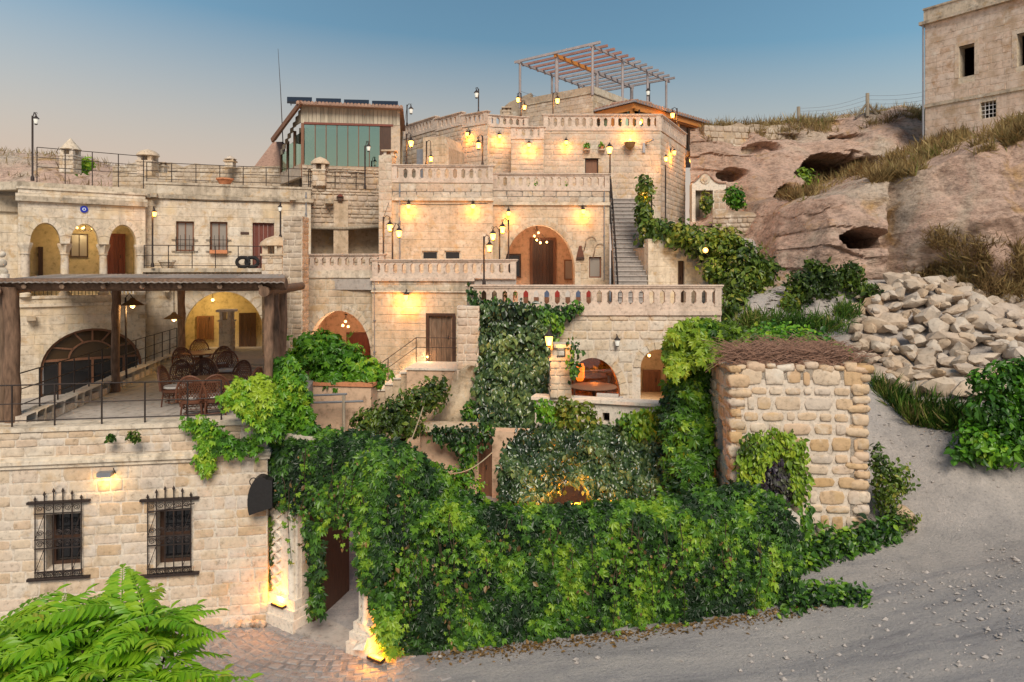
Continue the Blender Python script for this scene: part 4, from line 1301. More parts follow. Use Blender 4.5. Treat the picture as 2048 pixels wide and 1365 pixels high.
# ================================================================ the middle houses
# --- ruined stone pier beside the pergola
def pier(label, px0, px1, ytop, ybot, Y, mat='rubble', deep=.8, ch=.24, lr=(.25, .5), name='stone_pier', style='rough'):
    w = WF.px(px0, Y, px1, Y)
    z0, z1 = Z(ybot, Y), Z(ytop, Y)
    rt = thing(name, w.pt(w.L / 2, z0), label, 'pillar')
    MB().fbox(w, 0, w.L, z0, z1 - .02, -deep, 0).build('core', 'mortar', rt)
    courses(rt, w, 0, w.L, z0, z1, ch, lr, [], proud=.03, gap=.02, mat=mat, style=style)
    if px0 > 1024: side = WF(w.pt(0, 0, -deep).xy, w.pt(0, 0, 0).xy)
    else: side = WF(w.pt(w.L, 0, 0).xy, w.pt(w.L, 0, -deep).xy)
    courses(rt, side, 0, side.L, z0, z1, ch, lr, [], proud=.03, gap=.02, mat=mat, style=style)
    return rt
pier('rough stone wall end between the pergola and the balustrade', 566, 604, 432, 790, 26.0, 'rubble')
# --- rubble retaining wall carrying the glass pavilion
wg = WF.px(604, 31.6, 770, 32.6)
gr = thing('retaining_wall', wg.pt(wg.L / 2, 8), 'rough rubble retaining wall with timber beam below the glass pavilion', 'wall')
al1, al2 = wg.rect(609, 670, 456, 512), wg.rect(697, 764, 456, 512)
wall_core('core', gr, wg, 7.4, wg.v(690, 333), .7, [al1, al2], 'rubble_core')
courses(gr, wg, 0, wg.L, 7.6, wg.v(690, 336), .22, (.18, .6), [al1, al2], proud=.045, gap=.03, mat='rubble', jit=.45)
room_box(gr, wg, al1, .5, 'rubble_core', th=.5, name='recess'); room_box(gr, wg, al2, .5, 'rubble_core', th=.5, name='recess')
MB().tube([wg.pt(-.1, wg.v(606, 456), .12), wg.pt(wg.L * .5, wg.v(690, 458), .14), wg.pt(wg.L, wg.v(768, 453), .12)], .075, 8).build('beam', 'wood_grey', gr)
MB().fbox(wg, wg.u(667), wg.u(696), 7.4, wg.v(680, 408), 0, .14).build('buttress', 'ashlar_warm', gr)
railing('crooked iron railing on the rubble wall below the glass pavilion', [wg.pt(wg.u(p), wg.v(p, y), .1) for p, y in ((617, 374), (670, 376), (712, 378), (730, 380))], .75, (1, .66, .3), group='balcony and roof railings')
bh_ = thing('bird_house', wg.pt(wg.u(680), wg.v(680, 404), .1), 'tiny dark bird house fixed on the rubble wall', 'bird house')
u, v = wg.u(680), wg.v(680, 399)
MB().fbox(wg, u - .1, u + .1, v - .08, v + .1, .0, .2).build('box', 'wood_dark', bh_)
MB().prism(wg, [(u - .16, v + .1), (u + .16, v + .1), (u, v + .24)], 0, .26).build('roof', 'wood_red', bh_)
MB().fbox(wg, wg.u(650), wg.u(666), wg.v(656, 409), wg.v(656, 400), 0, .5).build('spout', 'trim_dark', gr)

# --- lower house with the vaulted alcove and the stair door
wm = WF.px(578, 28.3, 746, 28.0)
mh = thing('vaulted_house', wm.pt(wm.L / 2, 2.5), 'old stone house with a pink lit vault and a balustrade above', 'house')
va = wm.arch(614, 742, 622, 712, 800)
wall_core('wall', mh, wm, 1.4, wm.v(680, 541), .5, [va], 'ashlar_core')
va['ring'] = .22
courses(mh, wm, 0, wm.L, 2.0, wm.v(680, 560), .30, (.35, .75), [va], proud=.014, gap=.014, mat='ashlar_warm', style='rough', jit=.15)
arch_ring(mh, wm, va, .24, 17, .03, 'stone_arch')
MB().fbox(wm, -.02, wm.L, wm.v(680, 556), wm.v(680, 541), -.3, .06).build('string_course', 'trim', mh)
room_box(mh, wm, va, 2.4, 'plaster_pink', th=.5, name='vault')
wv2 = wm.off(-2.85)
fill_door(mh, wv2, wv2.rect(694, 741, 665, 790), 'wood_red', -.1, 4)
fill_rect(mh, wv2, wv2.rect(652, 680, 668, 715), 'wood_dark', 'glass_dark', .07, -.08, 1, 0)
balustrade('short pale balustrade beside the rubble wall above the pink vault', wm.off(-.05), wm.v(690, 541), wm.v(690, 508), wm.u(605), wm.u(768))

wn_ = WF.px(744, 27.7, 934, 27.3)
nh = thing('stair_house', wn_.pt(wn_.L / 2, 2.5), 'cream stone house with a plank door at the head of outside steps', 'house')
sd_ = wn_.rect(857, 906, 632, 726)
ntz = wn_.v(840, 560)
wall_core('wall', nh, wn_, 1.2, ntz, .6, [sd_], 'ashlar_core')
courses(nh, wn_, 0, wn_.L, 1.6, wn_.v(840, 585), .30, (.45, .95), [sd_], proud=.014, gap=.012, mat='ashlar_warm', style='ashlar', jit=.12)
courses(nh, wn_, 0, wn_.L, wn_.v(840, 582), ntz - .02, .22, (.4, .8), [], proud=.02, gap=.014, mat='parapet', style='rough', jit=.1)
MB().fbox(wn_, -.04, wn_.L + .3, ntz - .05, ntz + .07, -3.2, .10).build('terrace_slab', 'rail_stone', nh)
MB().fbox(wn_, -.02, wn_.L, wn_.v(840, 585), wn_.v(840, 582), -.1, .08).build('string_course', 'trim', nh)
MB().fbox(wn_, sd_['u0'] - .1, sd_['u1'] + .1, sd_['v1'], sd_['v1'] + .1, -.3, .03).build('lintel', 'wood_dark', nh)
MB().fbox(wn_, sd_['u0'] - .1, sd_['u0'] + .02, sd_['v0'], sd_['v1'], -.3, .03).build('jamb', 'wood_dark', nh)
MB().fbox(wn_, sd_['u1'] - .02, sd_['u1'] + .12, sd_['v0'], sd_['v1'], -.3, .03).build('jamb', 'wood_dark', nh)
fill_door(nh, wn_, dict(sd_, u0=sd_['u0'] + .02, u1=sd_['u1'] - .02), 'wood_old', .08, 4)
balustrade('pale balustrade with dark slots over the stair door and tall lamps', wn_.off(.02), wn_.v(880, 557), wn_.v(880, 519), wn_.u(745), wn_.u(1032))
# steps coming down from the door
sf = WF((wn_.pt(0, 0).x, wn_.pt(0, 0).y), (wn_.pt(wn_.L, 0).x, wn_.pt(wn_.L, 0).y))
st = thing('outside_steps', sf.pt(sf.u(860), 2.5, .8), 'pale stone outside steps with small glowing step lights', 'steps')
zd = sd_['v0']
ul, ur = sf.u(838), sf.u(934)
MB().fbox(sf, ul, ur, zd - 3, zd - .02, .03, 1.9).build('landing', 'plaster_pink', st)
MB().fbox(sf, ul - .05, ur, zd - .02, zd + .05, .03, 1.95).build('landing_slab', 'marble', st)
for i in range(7):
    a = ul - .05 - (i + 1) * .30
    zz = zd - (i + 1) * .22
    MB().fbox(sf, a, a + .32, zz - 2.2, zz, .1, 1.45).build('riser', 'ashlar_warm', st)
    MB().fbox(sf, a - .03, a + .32, zz, zz + .06, .06, 1.5).build('tread', 'marble', st)
pts = [sf.pt(ul - 2.3, zd - 1.58, .25), sf.pt(ul - .05, zd + .05, .25), sf.pt(ur, zd + .05, .25)]
railing('iron handrail of the outside steps', [pts[0], (pts[0] + pts[1]) / 2, pts[1], pts[2]], .95, (1, .6), group='stair railings')
for i in range(5):
    q = sf.pt(ul + .35 - i * .42, zd - .05 - i * .30 + .28, .06)
    o = MB().ball(q, .045).build('step_light', 'bulb_white')
    tag(o, ['tiny glowing step light directly beside the plank door', 'second tiny step light below the plank door', 'third tiny step light down from the plank door', 'fourth tiny step light down from the plank door', 'lowest tiny step light at the shrubs'][i], 'light', 'step lights on the cream wall')
    warm_light(o, q + Vector((0, -.12, 0)), 2.0, (1, .60, .28), .04)

# --- main house: big vaulted entrance, two set-backs with balustrades
wh = WF.px(784, 30.0, 986, 30.2)
wh2 = WF.px(985, 30.9, 1219, 31.1)
ph = thing('main_house', wh2.pt(0, 6.6), 'lit stone main house with a great arched entrance and wall lamps', 'house')
b1_, b2_ = wh.rect(844, 876, 502, 520), wh.rect(889, 921, 502, 520)
wall_core('wall', ph, wh, 6.4, wh.v(880, 366), .6, [b1_, b2_], 'ashlar_core')
courses(ph, wh, 0, wh.L, 7.3, wh.v(880, 402), .34, (.55, 1.05), [b1_, b2_], proud=.012, gap=.010, mat='ashlar_warm', style='ashlar', jit=.08)
courses(ph, wh, 0, wh.L, wh.v(880, 396), wh.v(880, 368), .26, (.4, .8), [], proud=.02, gap=.014, mat='stone_rose', style='rough', jit=.08)
MB().fbox(wh, -.06, wh.L + .04, wh.v(880, 402), wh.v(880, 396), -.1, .10).build('string_course', 'trim', ph)
for b in (b1_, b2_): fill_rect(ph, wh, b, 'trim', 'glass_dark', .05, .1, 0, 0)
ga = wh2.arch(1008, 1150, 450, 545, 606)
sw = wh2.rect(1178, 1203, 514, 556)
wall_core('wall', ph, wh2, 6.0, wh2.v(1100, 382), .6, [ga, sw], 'ashlar_core')
ga['ring'] = .22
courses(ph, wh2, 0, wh2.L, 6.6, wh2.v(1100, 412), .34, (.55, 1.05), [ga, sw], proud=.012, gap=.010, mat='ashlar_warm', style='ashlar', jit=.08)
courses(ph, wh2, 0, wh2.L, wh2.v(1100, 405), wh2.v(1100, 383), .26, (.4, .8), [], proud=.02, gap=.014, mat='stone_rose', style='rough', jit=.08)
MB().fbox(wh2, -.04, wh2.L + .02, wh2.v(1100, 411), wh2.v(1100, 405), -.1, .10).build('string_course', 'trim', ph)
arch_ring(ph, wh2, ga, .22, 17, .028, 'ashlar_warm')
fill_rect(ph, wh2, sw, 'wood_brown', 'curtain_glass', .06, .1, 0, 0)
room_box(ph, wh2, ga, 2.6, 'plaster_pink', th=.6, name='vault')
wv3 = wh2.off(-3.15)
gd = wv3.rect(1060, 1111, 476, 606)
fill_door(ph, wv3, gd, 'wood_dark', -.12, 6, .12, 'wood_brown')
fill_rect(ph, wv3, wv3.rect(1010, 1042, 508, 556), 'wood_dark', 'glass_dark', .07, -.08, 0, 0)
fill_rect(ph, wv3, wv3.rect(1128, 1146, 520, 560), 'wood_brown', 'curtain_glass', .05, -.08, 0, 0)
# side wall where the two planes step
MB().add([wh.pt(wh.L, 6.4, -.6), wh.pt(wh.L, 6.4, 0), wh.pt(wh.L, wh.v(980, 366), 0), wh.pt(wh.L, wh.v(980, 366), -.6)], [(0, 1, 2, 3)]).build('return_wall', 'ashlar_core', ph)
MB().fbox(wh, -.55, .0, 7.2, wh.v(780, 312), -.6, .10).build('corner_pilaster', 'ashlar_core', ph)
courses(ph, WF(wh.pt(-.55, 0, .10).xy, wh.pt(0, 0, .10).xy), 0, .55, 7.2, wh.v(780, 316), .3, (.25, .5), [], proud=.02, gap=.016, mat='stone_rose', style='rough')
MB().slab([tuple(wh.pt(-.5, 0).xy), tuple(wh.pt(wh.L, 0).xy), tuple(wh2.pt(0, 0).xy), tuple(wh2.pt(wh2.L, 0).xy), (X(1219, 36), 36), (X(770, 39), 39)], 11.2, 11.48).build('roof_terrace', 'floor_stone', ph)
balustrade('pale balustrade over the main facade beside the corner chimney', wh.off(.02), wh.v(880, 366), wh.v(880, 330), 0, wh.L)
balustrade('long pale balustrade over the arched entrance beside the stair', wh2.off(.02), wh2.v(1100, 382), wh2.v(1100, 347), 0, wh2.L)
# lower terrace floor in front of the arch, and terrace over the stair house
FT = Z(622, 24)
MB().slab([(X(935, 24.2), 24.25), (X(1437, 24.2), 24.25), (9.2, 31.2), (X(985, 30.8), 30.8), (X(985, 28), 28)], FT - .4, FT).build('lower_terrace', 'floor_stone', ph)
MB().slab([tuple(wn_.pt(0, 0, -.1).xy), tuple(wn_.pt(sf.u(1032), 0, -.1).xy), (X(1032, 30.8), 30.8), tuple(wh.pt(wh.L, 0, .0).xy), (X(604, 31.4), 31.4), (X(604, 28.4), 28.4)], 7.2, wn_.v(880, 559)).build('upper_terrace', 'floor_stone', ph)
# --- stair up to the roof terrace
s0 = Vector((X(1228, 26.5), 26.5)); 
sr = thing('stone_staircase', (s0.x, s0.y, FT), 'straight grey stone staircase climbing between house and vine', 'staircase')
NS = 24
for i in range(NS):
    t0, t1 = i / NS, (i + 1) / NS
    Y0, Y1 = 26.6 + 6.6 * t0, 26.6 + 6.6 * t1
    xl0, xr0 = X(1232 - 12 * t0, Y0) , X(1298 - 22 * t0, Y0)
    xl1, xr1 = X(1232 - 12 * t1, Y1), X(1298 - 22 * t1, Y1)
    z = FT + (11.35 - FT) * t1
    MB().slab([(xl0, Y0), (xr0, Y0), (xr1, Y1), (xl1, Y1)], max(FT - .3, z - 1.2), z - .045).build('riser', 'paver_core', sr)
    MB().slab([(xl0 - .02, Y0 - .04), (xr0 + .02, Y0 - .04), (xr1 + .02, Y1 + .01), (xl1 - .02, Y1 + .01)], z - .045, z).build('tread', 'stair_stone', sr)
pts = []
for k in range(9):
    t = k / 8; Y = 26.6 + 6.6 * t
    pts.append((X(1236 - 14 * t, Y), Y, FT + (11.35 - FT) * t))
railing('black iron handrail up the straight staircase', pts, .95, (1, .5), group='stair railings', mat='iron_black', r=.022, rr=.018)
# low wall right of the stair
w5 = WF.px(1296, 28.0, 1442, 28.6)
lw_ = thing('stair_side_wall', w5.pt(w5.L / 2, FT), 'pale low wall with a narrow dark door under the vine', 'wall')
dd = w5.rect(1356, 1369, 522, 606)
ltop = [(0, w5.v(1300, 478)), (w5.L * .5, w5.v(1370, 482)), (w5.L, w5.v(1440, 470))]
wall_core('core', lw_, w5, FT - .2, 0, .4, [dd], 'ashlar_core', top=ltop)
courses(lw_, w5, 0, w5.L, FT, w5.v(1370, 488), .3, (.4, .8), [dd], proud=.012, gap=.012, mat='ashlar', style='ashlar', jit=.1)
fill_door(lw_, w5, dd, 'wood_dark', .1, 2, .04)
MB().fbox(w5, 0, w5.L, FT - .2, FT + 2.3, -4.5, -.41).build('earth_fill', 'rubble_core', lw_)

# --- front wall with two arches below the long balustrade
wf6 = WF.px(934, 24.0, 1442, 24.0)
fh = thing('arched_front_wall', wf6.pt(wf6.L / 2, 1.5), 'big-block stone wall with two arched openings under the long balustrade', 'wall')
a1_, a2_ = wf6.arch(1130, 1240, 716, 790, 812), wf6.arch(1281, 1352, 699, 735, 812)
wall_core('core', fh, wf6, 1.0, FT - .02, .7, [a1_, a2_], 'mortar')
a1_['ring'] = .26; a2_['ring'] = .24
courses(fh, wf6, 0, wf6.L, 1.2, FT - .16, .36, (.38, .85), [a1_, a2_], proud=.03, gap=.025, mat='stone_arch', jit=.2)
arch_ring(fh, wf6, a1_, .26, 11, .04, 'stone_arch'); arch_ring(fh, wf6, a2_, .24, 9, .04, 'stone_arch')
MB().fbox(wf6, -.05, wf6.L, FT - .15, FT + .005, -.4, .09).build('string_course', 'rail_stone', fh)
room_box(fh, wf6, a1_, 3.0, 'plaster_tan', th=.7, name='room'); room_box(fh, wf6, a2_, 2.2, 'plaster_tan', th=.7, name='room')
balustrade('long pale balustrade with coloured cloth behind its slots above the arches', wf6.off(.03), FT, Z(570, 24), 0, wf6.L, pitch=.365)
# window in the first arch
w6g = wf6.off(-.35)
fp = hole_poly(a1_)
g6 = MB().prism(w6g, fp, -.02, 0).build('glazing', 'glass_window', fh)
for u in (a1_['u0'] + .35, a1_['u1'] - .35):
    MB().fbox(w6g, u - .03, u + .03, a1_['v0'], a1_['vs'] + .6, -.04, .03).build('mullion', 'wood_dark', fh)
fill_door(fh, wf6.off(-2.85), wf6.off(-2.85).rect(1285, 1320, 740, 812), 'wood_brown', -.1, 4)
# fire-coloured lantern glowing inside the arched window
fl2 = thing('glowing_lantern', wf6.pt(wf6.u(1160), a1_['v0'] + .9, -1.4), 'orange glowing lantern behind the arched window', 'lantern')
pz = wf6.pt(wf6.u(1165), wf6.v(1165, 752), -.9)
MB().lathe([(.10, -.32), (.16, -.2), (.17, .2), (.10, .32)], pz, 10).build('glass', 'fire_glow', fl2)
MB().lathe([(.12, .32), (.05, .42), (.02, .5)], pz, 8).build('top', 'iron', fl2)
warm_light(fl2, pz + Vector((.5, -.1, .1)), 25, (1, .30, .05), .15)
# table and white chair back seen over the patio wall
tb = thing('patio_table', wf6.pt(wf6.u(1200), 3.4, .9), 'wooden patio table before the arched window', 'table')
c_ = wf6.pt(wf6.u(1182), 3.38, .8)
MB().lathe([(.75, .72), (.78, .75), (.75, .78)], c_, 18).build('tabletop', 'wood_brown', tb)
MB().lathe([(.25, 0), (.06, .08), (.06, .72)], c_, 10).build('pedestal', 'wood_dark', tb)
# --- patio in front of the arches
wp = WF.px(1070, 21.9, 1336, 20.7)
pw_ = thing('patio_wall', wp.pt(wp.L / 2, 1.4), 'low white patio wall with broad coping above the shrubs', 'wall')
nich = wp.rect(1205, 1219, 826, 845)
ptz = wp.v(1200, 800)
wall_core('core', pw_, wp, 1.0, ptz - .1, .35, [nich], 'marble')
MB().fbox(wp, -.1, wp.L + .05, ptz - .1, ptz, -.5, .10).build('coping', 'marble', pw_)
room_box(pw_, wp, nich, .2, 'wood_dark', pad=.0, th=.35, name='niche')
MB().slab([tuple(wp.pt(0, 0, -.3).xy), tuple(wp.pt(wp.L, 0, -.3).xy), (7.4, 24.2), (-1, 24.2)], 3.0, 3.36).build('patio_floor', 'floor_stone', pw_)
chimney('grey block chimney with flat slab on the patio wall beside the lamp', 1101, 1144, 668, 797, 21.5, 'slab', 'ashlar_core')
wc = thing('white_armchair', wp.pt(wp.u(1208), 3.38, -.9), 'white cushioned armchair showing over the patio wall', 'chair')
u = wp.u(1208)
MB().fbox(wp, u - .34, u + .34, 3.37, 4.12, -.75, -.62).build('backrest', 'cushion', wc)
MB().fbox(wp, u - .34, u + .34, 3.62, 3.80, -1.30, -.75).build('seat', 'cushion', wc)
for s in (-1, 1):
    MB().fbox(wp, u + s * .34 - .05, u + s * .34 + .05, 3.37, 3.95, -1.30, -.63).build('armrest', 'cushion', wc)
# --- rocky pillar end of the front wall and cave below
wpz = thing('rock_buttress', (X(935, 23.6), 23.6, 1.2), 'eroded tan rock buttress beside the outside steps', 'rock')
vs, fs = [], []
rows = [(1010, 840, 1010), (930, 855, 1000), (865, 862, 990), (852, 846, 985), (838, 850, 980), (815, 872, 972), (790, 888, 966), (765, 900, 962), (745, 904, 960), (735, 930, 955)]
for py, a, b in rows:
    for k in range(20):
        t = k / 19
        px = a + (b - a) * t + 5 * fbm(py * .03, t * 4, 2, 3)
        Y = 24.1 - 1.3 * math.sin(PI * t) ** .5
        p = W(px, py, Y)
        p.y += .9 * fbm(p.x * .9, p.z * 1.3, 3, 5); p.z += .25 * fbm(p.x * 1.1, p.z, 8, 3)
        vs.append(p)
for r_ in range(len(rows) - 1):
    for k in range(19): fs.append((r_ * 20 + k, r_ * 20 + k + 1, r_ * 20 + 21 + k, r_ * 20 + 20 + k))
o = MB().add(vs, fs, True).build('rock_face', 'tan_rock', wpz, recalc=False)
pier('masonry pier of pale worn blocks above the rock buttress', 914, 957, 612, 760, 23.3, 'stone_rose', .9, .28, (.3, .6))
# lower court walls, door and floor behind the ivy
wlc = WF.px(840, 21.0, 1060, 20.6)
lc = thing('court_wall', wlc.pt(wlc.L / 2, 1.2), 'pink plaster court wall with a tall brown door behind the ivy', 'wall')
cd = wlc.rect(957, 984, 872, 1004)
wall_core('core', lc, wlc, 1.0, wlc.v(950, 862), .5, [cd], 'plaster_pink')
fill_door(lc, wlc, cd, 'wood_brown', .1, 4)
MB().fbox(wlc, wlc.u(838), wlc.u(950), wlc.v(900, 862), wlc.v(900, 852), -.6, .25).build('ledge', 'ashlar_warm', lc)
# pink terrace block behind the gate ivy, with a small metal frame over it
wpk = WF.px(588, 22.6, 742, 22.2)
pk = thing('pink_terrace_wall', wpk.pt(wpk.L / 2, 1.2), 'pink plastered terrace wall under a small metal frame', 'wall')
wall_core('core', pk, wpk, 1.0, wpk.v(660, 772), .6, [], 'plaster_pink')
MB().fbox(wpk, -.05, wpk.L + .05, wpk.v(660, 772), wpk.v(660, 766), -.7, .05).build('coping', 'terracotta', pk)
sfz = thing('awning_rack', wpk.pt(wpk.u(700), wpk.v(700, 860), .5), 'small grey metal awning rack among the vines', 'rack')
for px in (612, 700):
    MB().tube([wpk.pt(wpk.u(px), wpk.v(px, 865), .5), wpk.pt(wpk.u(px), wpk.v(px, 785), .5)], .05, 8).build('post', 'wood_grey', sfz)
for a, b in (((608, 801), (738, 797)), ((612, 787), (706, 783))):
    MB().tube([wpk.pt(wpk.u(a[0]), wpk.v(*a), .5), wpk.pt(wpk.u(b[0]), wpk.v(*b), .5)], .035, 8).build('bar', 'grey_metal', sfz)
MB().slab([(X(580, 22), 20.5), (X(1000, 22), 20.0), (X(960, 27), 27.5), (X(580, 27), 28.2)], 1.0, 1.25).build('court_paving', 'floor_stone', lc)
# ================================================================ upper terraces
# --- corner tower with the lit walls
wt = WF.px(1087, 34.0, 1321, 34.0)
UT = Z(262, 34)                                  # upper terrace level
ut = thing('upper_tower', wt.pt(wt.L / 2, 11), 'rose stone tower house with a small shuttered window and lamps', 'house')
sw = wt.rect(1170, 1197, 317, 350)
wall_core('wall', ut, wt, 10.5, UT, .5, [sw], 'ashlar_core')
courses(ut, wt, 0, wt.L, 10.8, UT - .02, .27, (.35, .8), [sw], proud=.018, gap=.014, mat='stone_rose', style='rough', jit=.15)
fill_rect(ut, wt, sw, 'wood_dark', 'wood_brown', .06, .1, 0, 0)
MB().fbox(wt, sw['u0'] - .1, sw['u1'] + .1, sw['v1'], sw['v1'] + .22, -.1, .05).build('lintel', 'ashlar_warm', ut)
ws_ = WF((X(1321, 34), 34.0), (9.6, 38.8))
wall_core('wall', ut, ws_, 8.5, UT, .5, [], 'ashlar_core')
courses(ut, ws_, 0, ws_.L, 9.0, UT - .02, .27, (.35, .8), [], proud=.018, gap=.014, mat='stone_rose', style='rough', jit=.15)
balustrade('pale balustrade on the rose tower below the orange-beamed roof', wt.off(.03), UT, Z(229, 34), 0, wt.L)
balustrade('pale balustrade along the receding side of the rose tower', ws_.off(.03), UT, Z(229, 34), .05, ws_.L)
MB().slab([tuple(wt.pt(0, 0, -.2).xy), tuple(wt.pt(wt.L, 0, -.2).xy), (9.45, 38.8), (12.5, 44), (2, 46)], UT - .3, UT - .005).build('terrace_floor', 'floor_stone', ut)
# wall stub between stair top and tower
# --- stepped retaining walls with balustrades
def step_wall(label, px0, Y0, px1, Y1, ytop, ybot, blabel, ybt):
    w = WF.px(px0, Y0, px1, Y1)
    xm = (px0 + px1) / 2
    rt = thing('retaining_wall', w.pt(w.L / 2, w.v(xm, ybot)), label, 'wall', 'lit retaining walls of the upper terraces')
    z0, z1 = w.v(xm, ybot) - .6, w.v(xm, ytop)
    wall_core('core', rt, w, z0, z1, .5, [], 'ashlar_core')
    courses(rt, w, 0, w.L, z0 + .4, z1 - .02, .25, (.3, .7), [], proud=.02, gap=.014, mat='stone_rose', style='rough', jit=.15)
    MB().slab([tuple(w.pt(0, 0, -.2).xy), tuple(w.pt(w.L, 0, -.2).xy), tuple(w.pt(w.L, 0, -5).xy), tuple(w.pt(0, 0, -5).xy)], z1 - .3, z1 - .01).build('terrace_floor', 'floor_stone', rt)
    if blabel: balustrade(blabel, w.off(.03), z1, w.v(xm, ybt), 0, w.L)
    return w
wA = step_wall('narrow lit retaining wall block stepping up to the rose tower', 1022, 33.4, 1088, 33.4, 279, 350, 'short balustrade on the block before the rose tower', 254)
wB = step_wall('lit retaining wall between the curved wall and the stepped block', 974, 35.0, 1056, 35.6, 256, 350, 'short pale balustrade between curved wall and stepped block', 232)
wC = step_wall('curved retaining wall section ending at the lit corner', 925, 35.9, 975, 34.9, 252, 335, 'balustrade on the curved wall at the lit corner', 226)
wD = step_wall('middle section of the curved retaining wall', 872, 37.6, 925, 35.9, 257, 335, 'balustrade on the middle of the curved wall', 231)
wE = step_wall('far section of the curved retaining wall by the glass pavilion', 806, 40.4, 872, 37.6, 270, 335, 'balustrade on the curved wall by the glass pavilion', 243)
# small plastered hut on the roof terrace
wu = WF.px(846, 33.6, 897, 33.2)
hu = thing('roof_hut', wu.pt(wu.L / 2, 11.4), 'small lit plaster hut on the roof terrace', 'hut')
hd = wu.rect(838, 838, 300, 331)
topl = [(0, wu.v(870, 274)), (wu.L * .85, wu.v(870, 274)), (wu.L, wu.v(870, 296))]
wall_core('wall', hu, wu, 11.3, 0, 2.0, [], 'ashlar_warm', top=topl)
courses(hu, wu, 0, wu.L * .9, 11.5, wu.v(870, 280), .28, (.35, .7), [], proud=.012, gap=.012, mat='ashlar_warm', style='rough')
MB().fbox(wu, wu.u(826), wu.u(846), 11.4, wu.v(835, 296), -.5, -.4).build('door', 'grey_metal', hu)

# ================================================================ glass pavilion on the rubble wall
wgp = WF.px(602, 32.9, 800, 33.5)
gp_ = thing('glass_pavilion', wgp.pt(wgp.L / 2, 12.8), 'timber pavilion with a wall of glass panels under solar panels', 'pavilion')
gz0, gz1 = wgp.v(690, 333), wgp.v(690, 251)
ge = wgp.u(782)
npan = 7
u0_ = .14
MB().fbox(wgp, 0, .13, gz0 - .6, wgp.v(690, 206), -.16, 0).build('corner_post', 'wood_brown', gp_)
MB().fbox(wgp, wgp.u(760), ge, gz0 - .05, gz1, -.5, -.02).build('side_panel', 'wood_dark', gp_)
MB().fbox(wgp, .13, ge, gz0 - .12, gz0, -.14, .02).build('sill', 'wood_red', gp_)
MB().fbox(wgp, .13, ge + .1, gz1, gz1 + .10, -.14, .02).build('head', 'wood_red', gp_)
gw = wgp.u(760) - u0_
for i in range(npan):
    a = u0_ + gw * i / npan; b = u0_ + gw * (i + 1) / npan
    fr_ = MB().fbox(wgp, b - .018, b + .018, gz0, gz1, -.09, -.02).build('mullion', 'wood_brown', gp_)
    MB().fbox(wgp, a + .02, b - .02, gz0 + .005, gz1 - .005, -.07, -.055).build('glass_panel', 'glass_reflect_tint', gp_)
# board siding above, board by board
zs0, zs1 = gz1 + .10, wgp.v(690, 213)
nb = 26
L_ = wgp.u(800)
for i in range(nb):
    a = L_ * i / nb; b = L_ * (i + 1) / nb
    MB().fbox(wgp, a + .006, b - .006, zs0 + .002 - random.uniform(0, .05), zs1 - .002, -.05, random.uniform(0, .015)).build('board', 'wood_siding', gp_)
MB().fbox(wgp, ge, L_, gz0 - .5, zs0 - .002, -.5, -.01).build('corner_wall', 'rubble', gp_)
# side facing the roofs, receding to the back
wsd = WF((X(560, 36.2), 36.2), (wgp.A.x, wgp.A.y))
zl = wsd.v(600, 333)
MB().fbox(wsd, 0, wsd.L, 12.4, gz0 + .1, -.2, 0).build('side_wall', 'rubble', gp_)
for i in range(8):
    a, b = wsd.L * i / 8, wsd.L * (i + 1) / 8
    zt = zs1 - .1 - (1 - (a + b) / 2 / wsd.L) * 1.55
    if i in (0, 3, 4, 7) or True:
        MB().fbox(wsd, a + .004, b - .004, min(zs0, zt - .25), zt, -.05, 0).build('board', 'wood_siding', gp_)
for k in (0.0, .33, .66):
    MB().fbox(wsd, wsd.L * k, wsd.L * k + .1, gz0, gz1 + .2 - (1 - k) * .9, -.12, .01).build('post', 'wood_brown', gp_)
    MB().fbox(wsd, wsd.L * k + .12, wsd.L * (k + .32), gz0 + .1, gz1 - .1 - (1 - k) * .75, -.06, -.05).build('glass_panel', 'glass_reflect_tint', gp_)
# inside: floor, back wall, warm lamps
Q = wgp.pt
MB().add([Q(.1, gz0 - .1, -.15), Q(L_, gz0 - .1, -.15), Q(L_, gz0 - .1, -5.5), Q(.1, gz0 - .1, -5.5)], [(0, 1, 2, 3)]).build('floor', 'wood_brown', gp_)
MB().add([Q(-1, gz0 - .1, -5.5), Q(L_, gz0 - .1, -5.5), Q(L_, zs1, -5.5), Q(-1, zs1, -5.5)], [(0, 1, 2, 3)]).build('back_wall', 'plaster_tan', gp_)
MB().add([Q(L_ - .1, gz0 - .1, -5.5), Q(L_ - .1, gz0 - .1, -.4), Q(L_ - .1, zs1, -.4), Q(L_ - .1, zs1, -5.5)], [(0, 1, 2, 3)]).build('end_wall', 'plaster_tan', gp_)
# roof: sheet falling to the back side with scalloped tiles along the edge
rz0 = wgp.v(690, 203)
wge = wgp.off(.45); ra_, rb_ = wge.v(600, 205), wge.v(805, 214)
rv = [Q(-.15, ra_, .45), Q(L_ + .15, rb_, .45), Q(L_ + .15, rb_ + .12, -5.6), Q(-.15, ra_ + .14, -5.6)]
MB().add([*(Vector(p) for p in rv), *(Vector(p) - Vector((0, 0, .09)) for p in rv)], [(0, 1, 2, 3), (7, 6, 5, 4), (0, 4, 5, 1), (1, 5, 6, 2), (2, 6, 7, 3), (3, 7, 4, 0)]).build('roof', 'roof_tile', gp_)
for i in range(30):
    t = (i + .5) / 30
    p = Q(-.15 + (L_ + .3) * t, ra_ + (rb_ - ra_) * t, .47)
    q = Q(-.15 + (L_ + .3) * t, ra_ + (rb_ - ra_) * t + .06, -1.2)
    MB().tube([p, q], .085, 6).build('roof_tile', 'roof_tile', gp_)
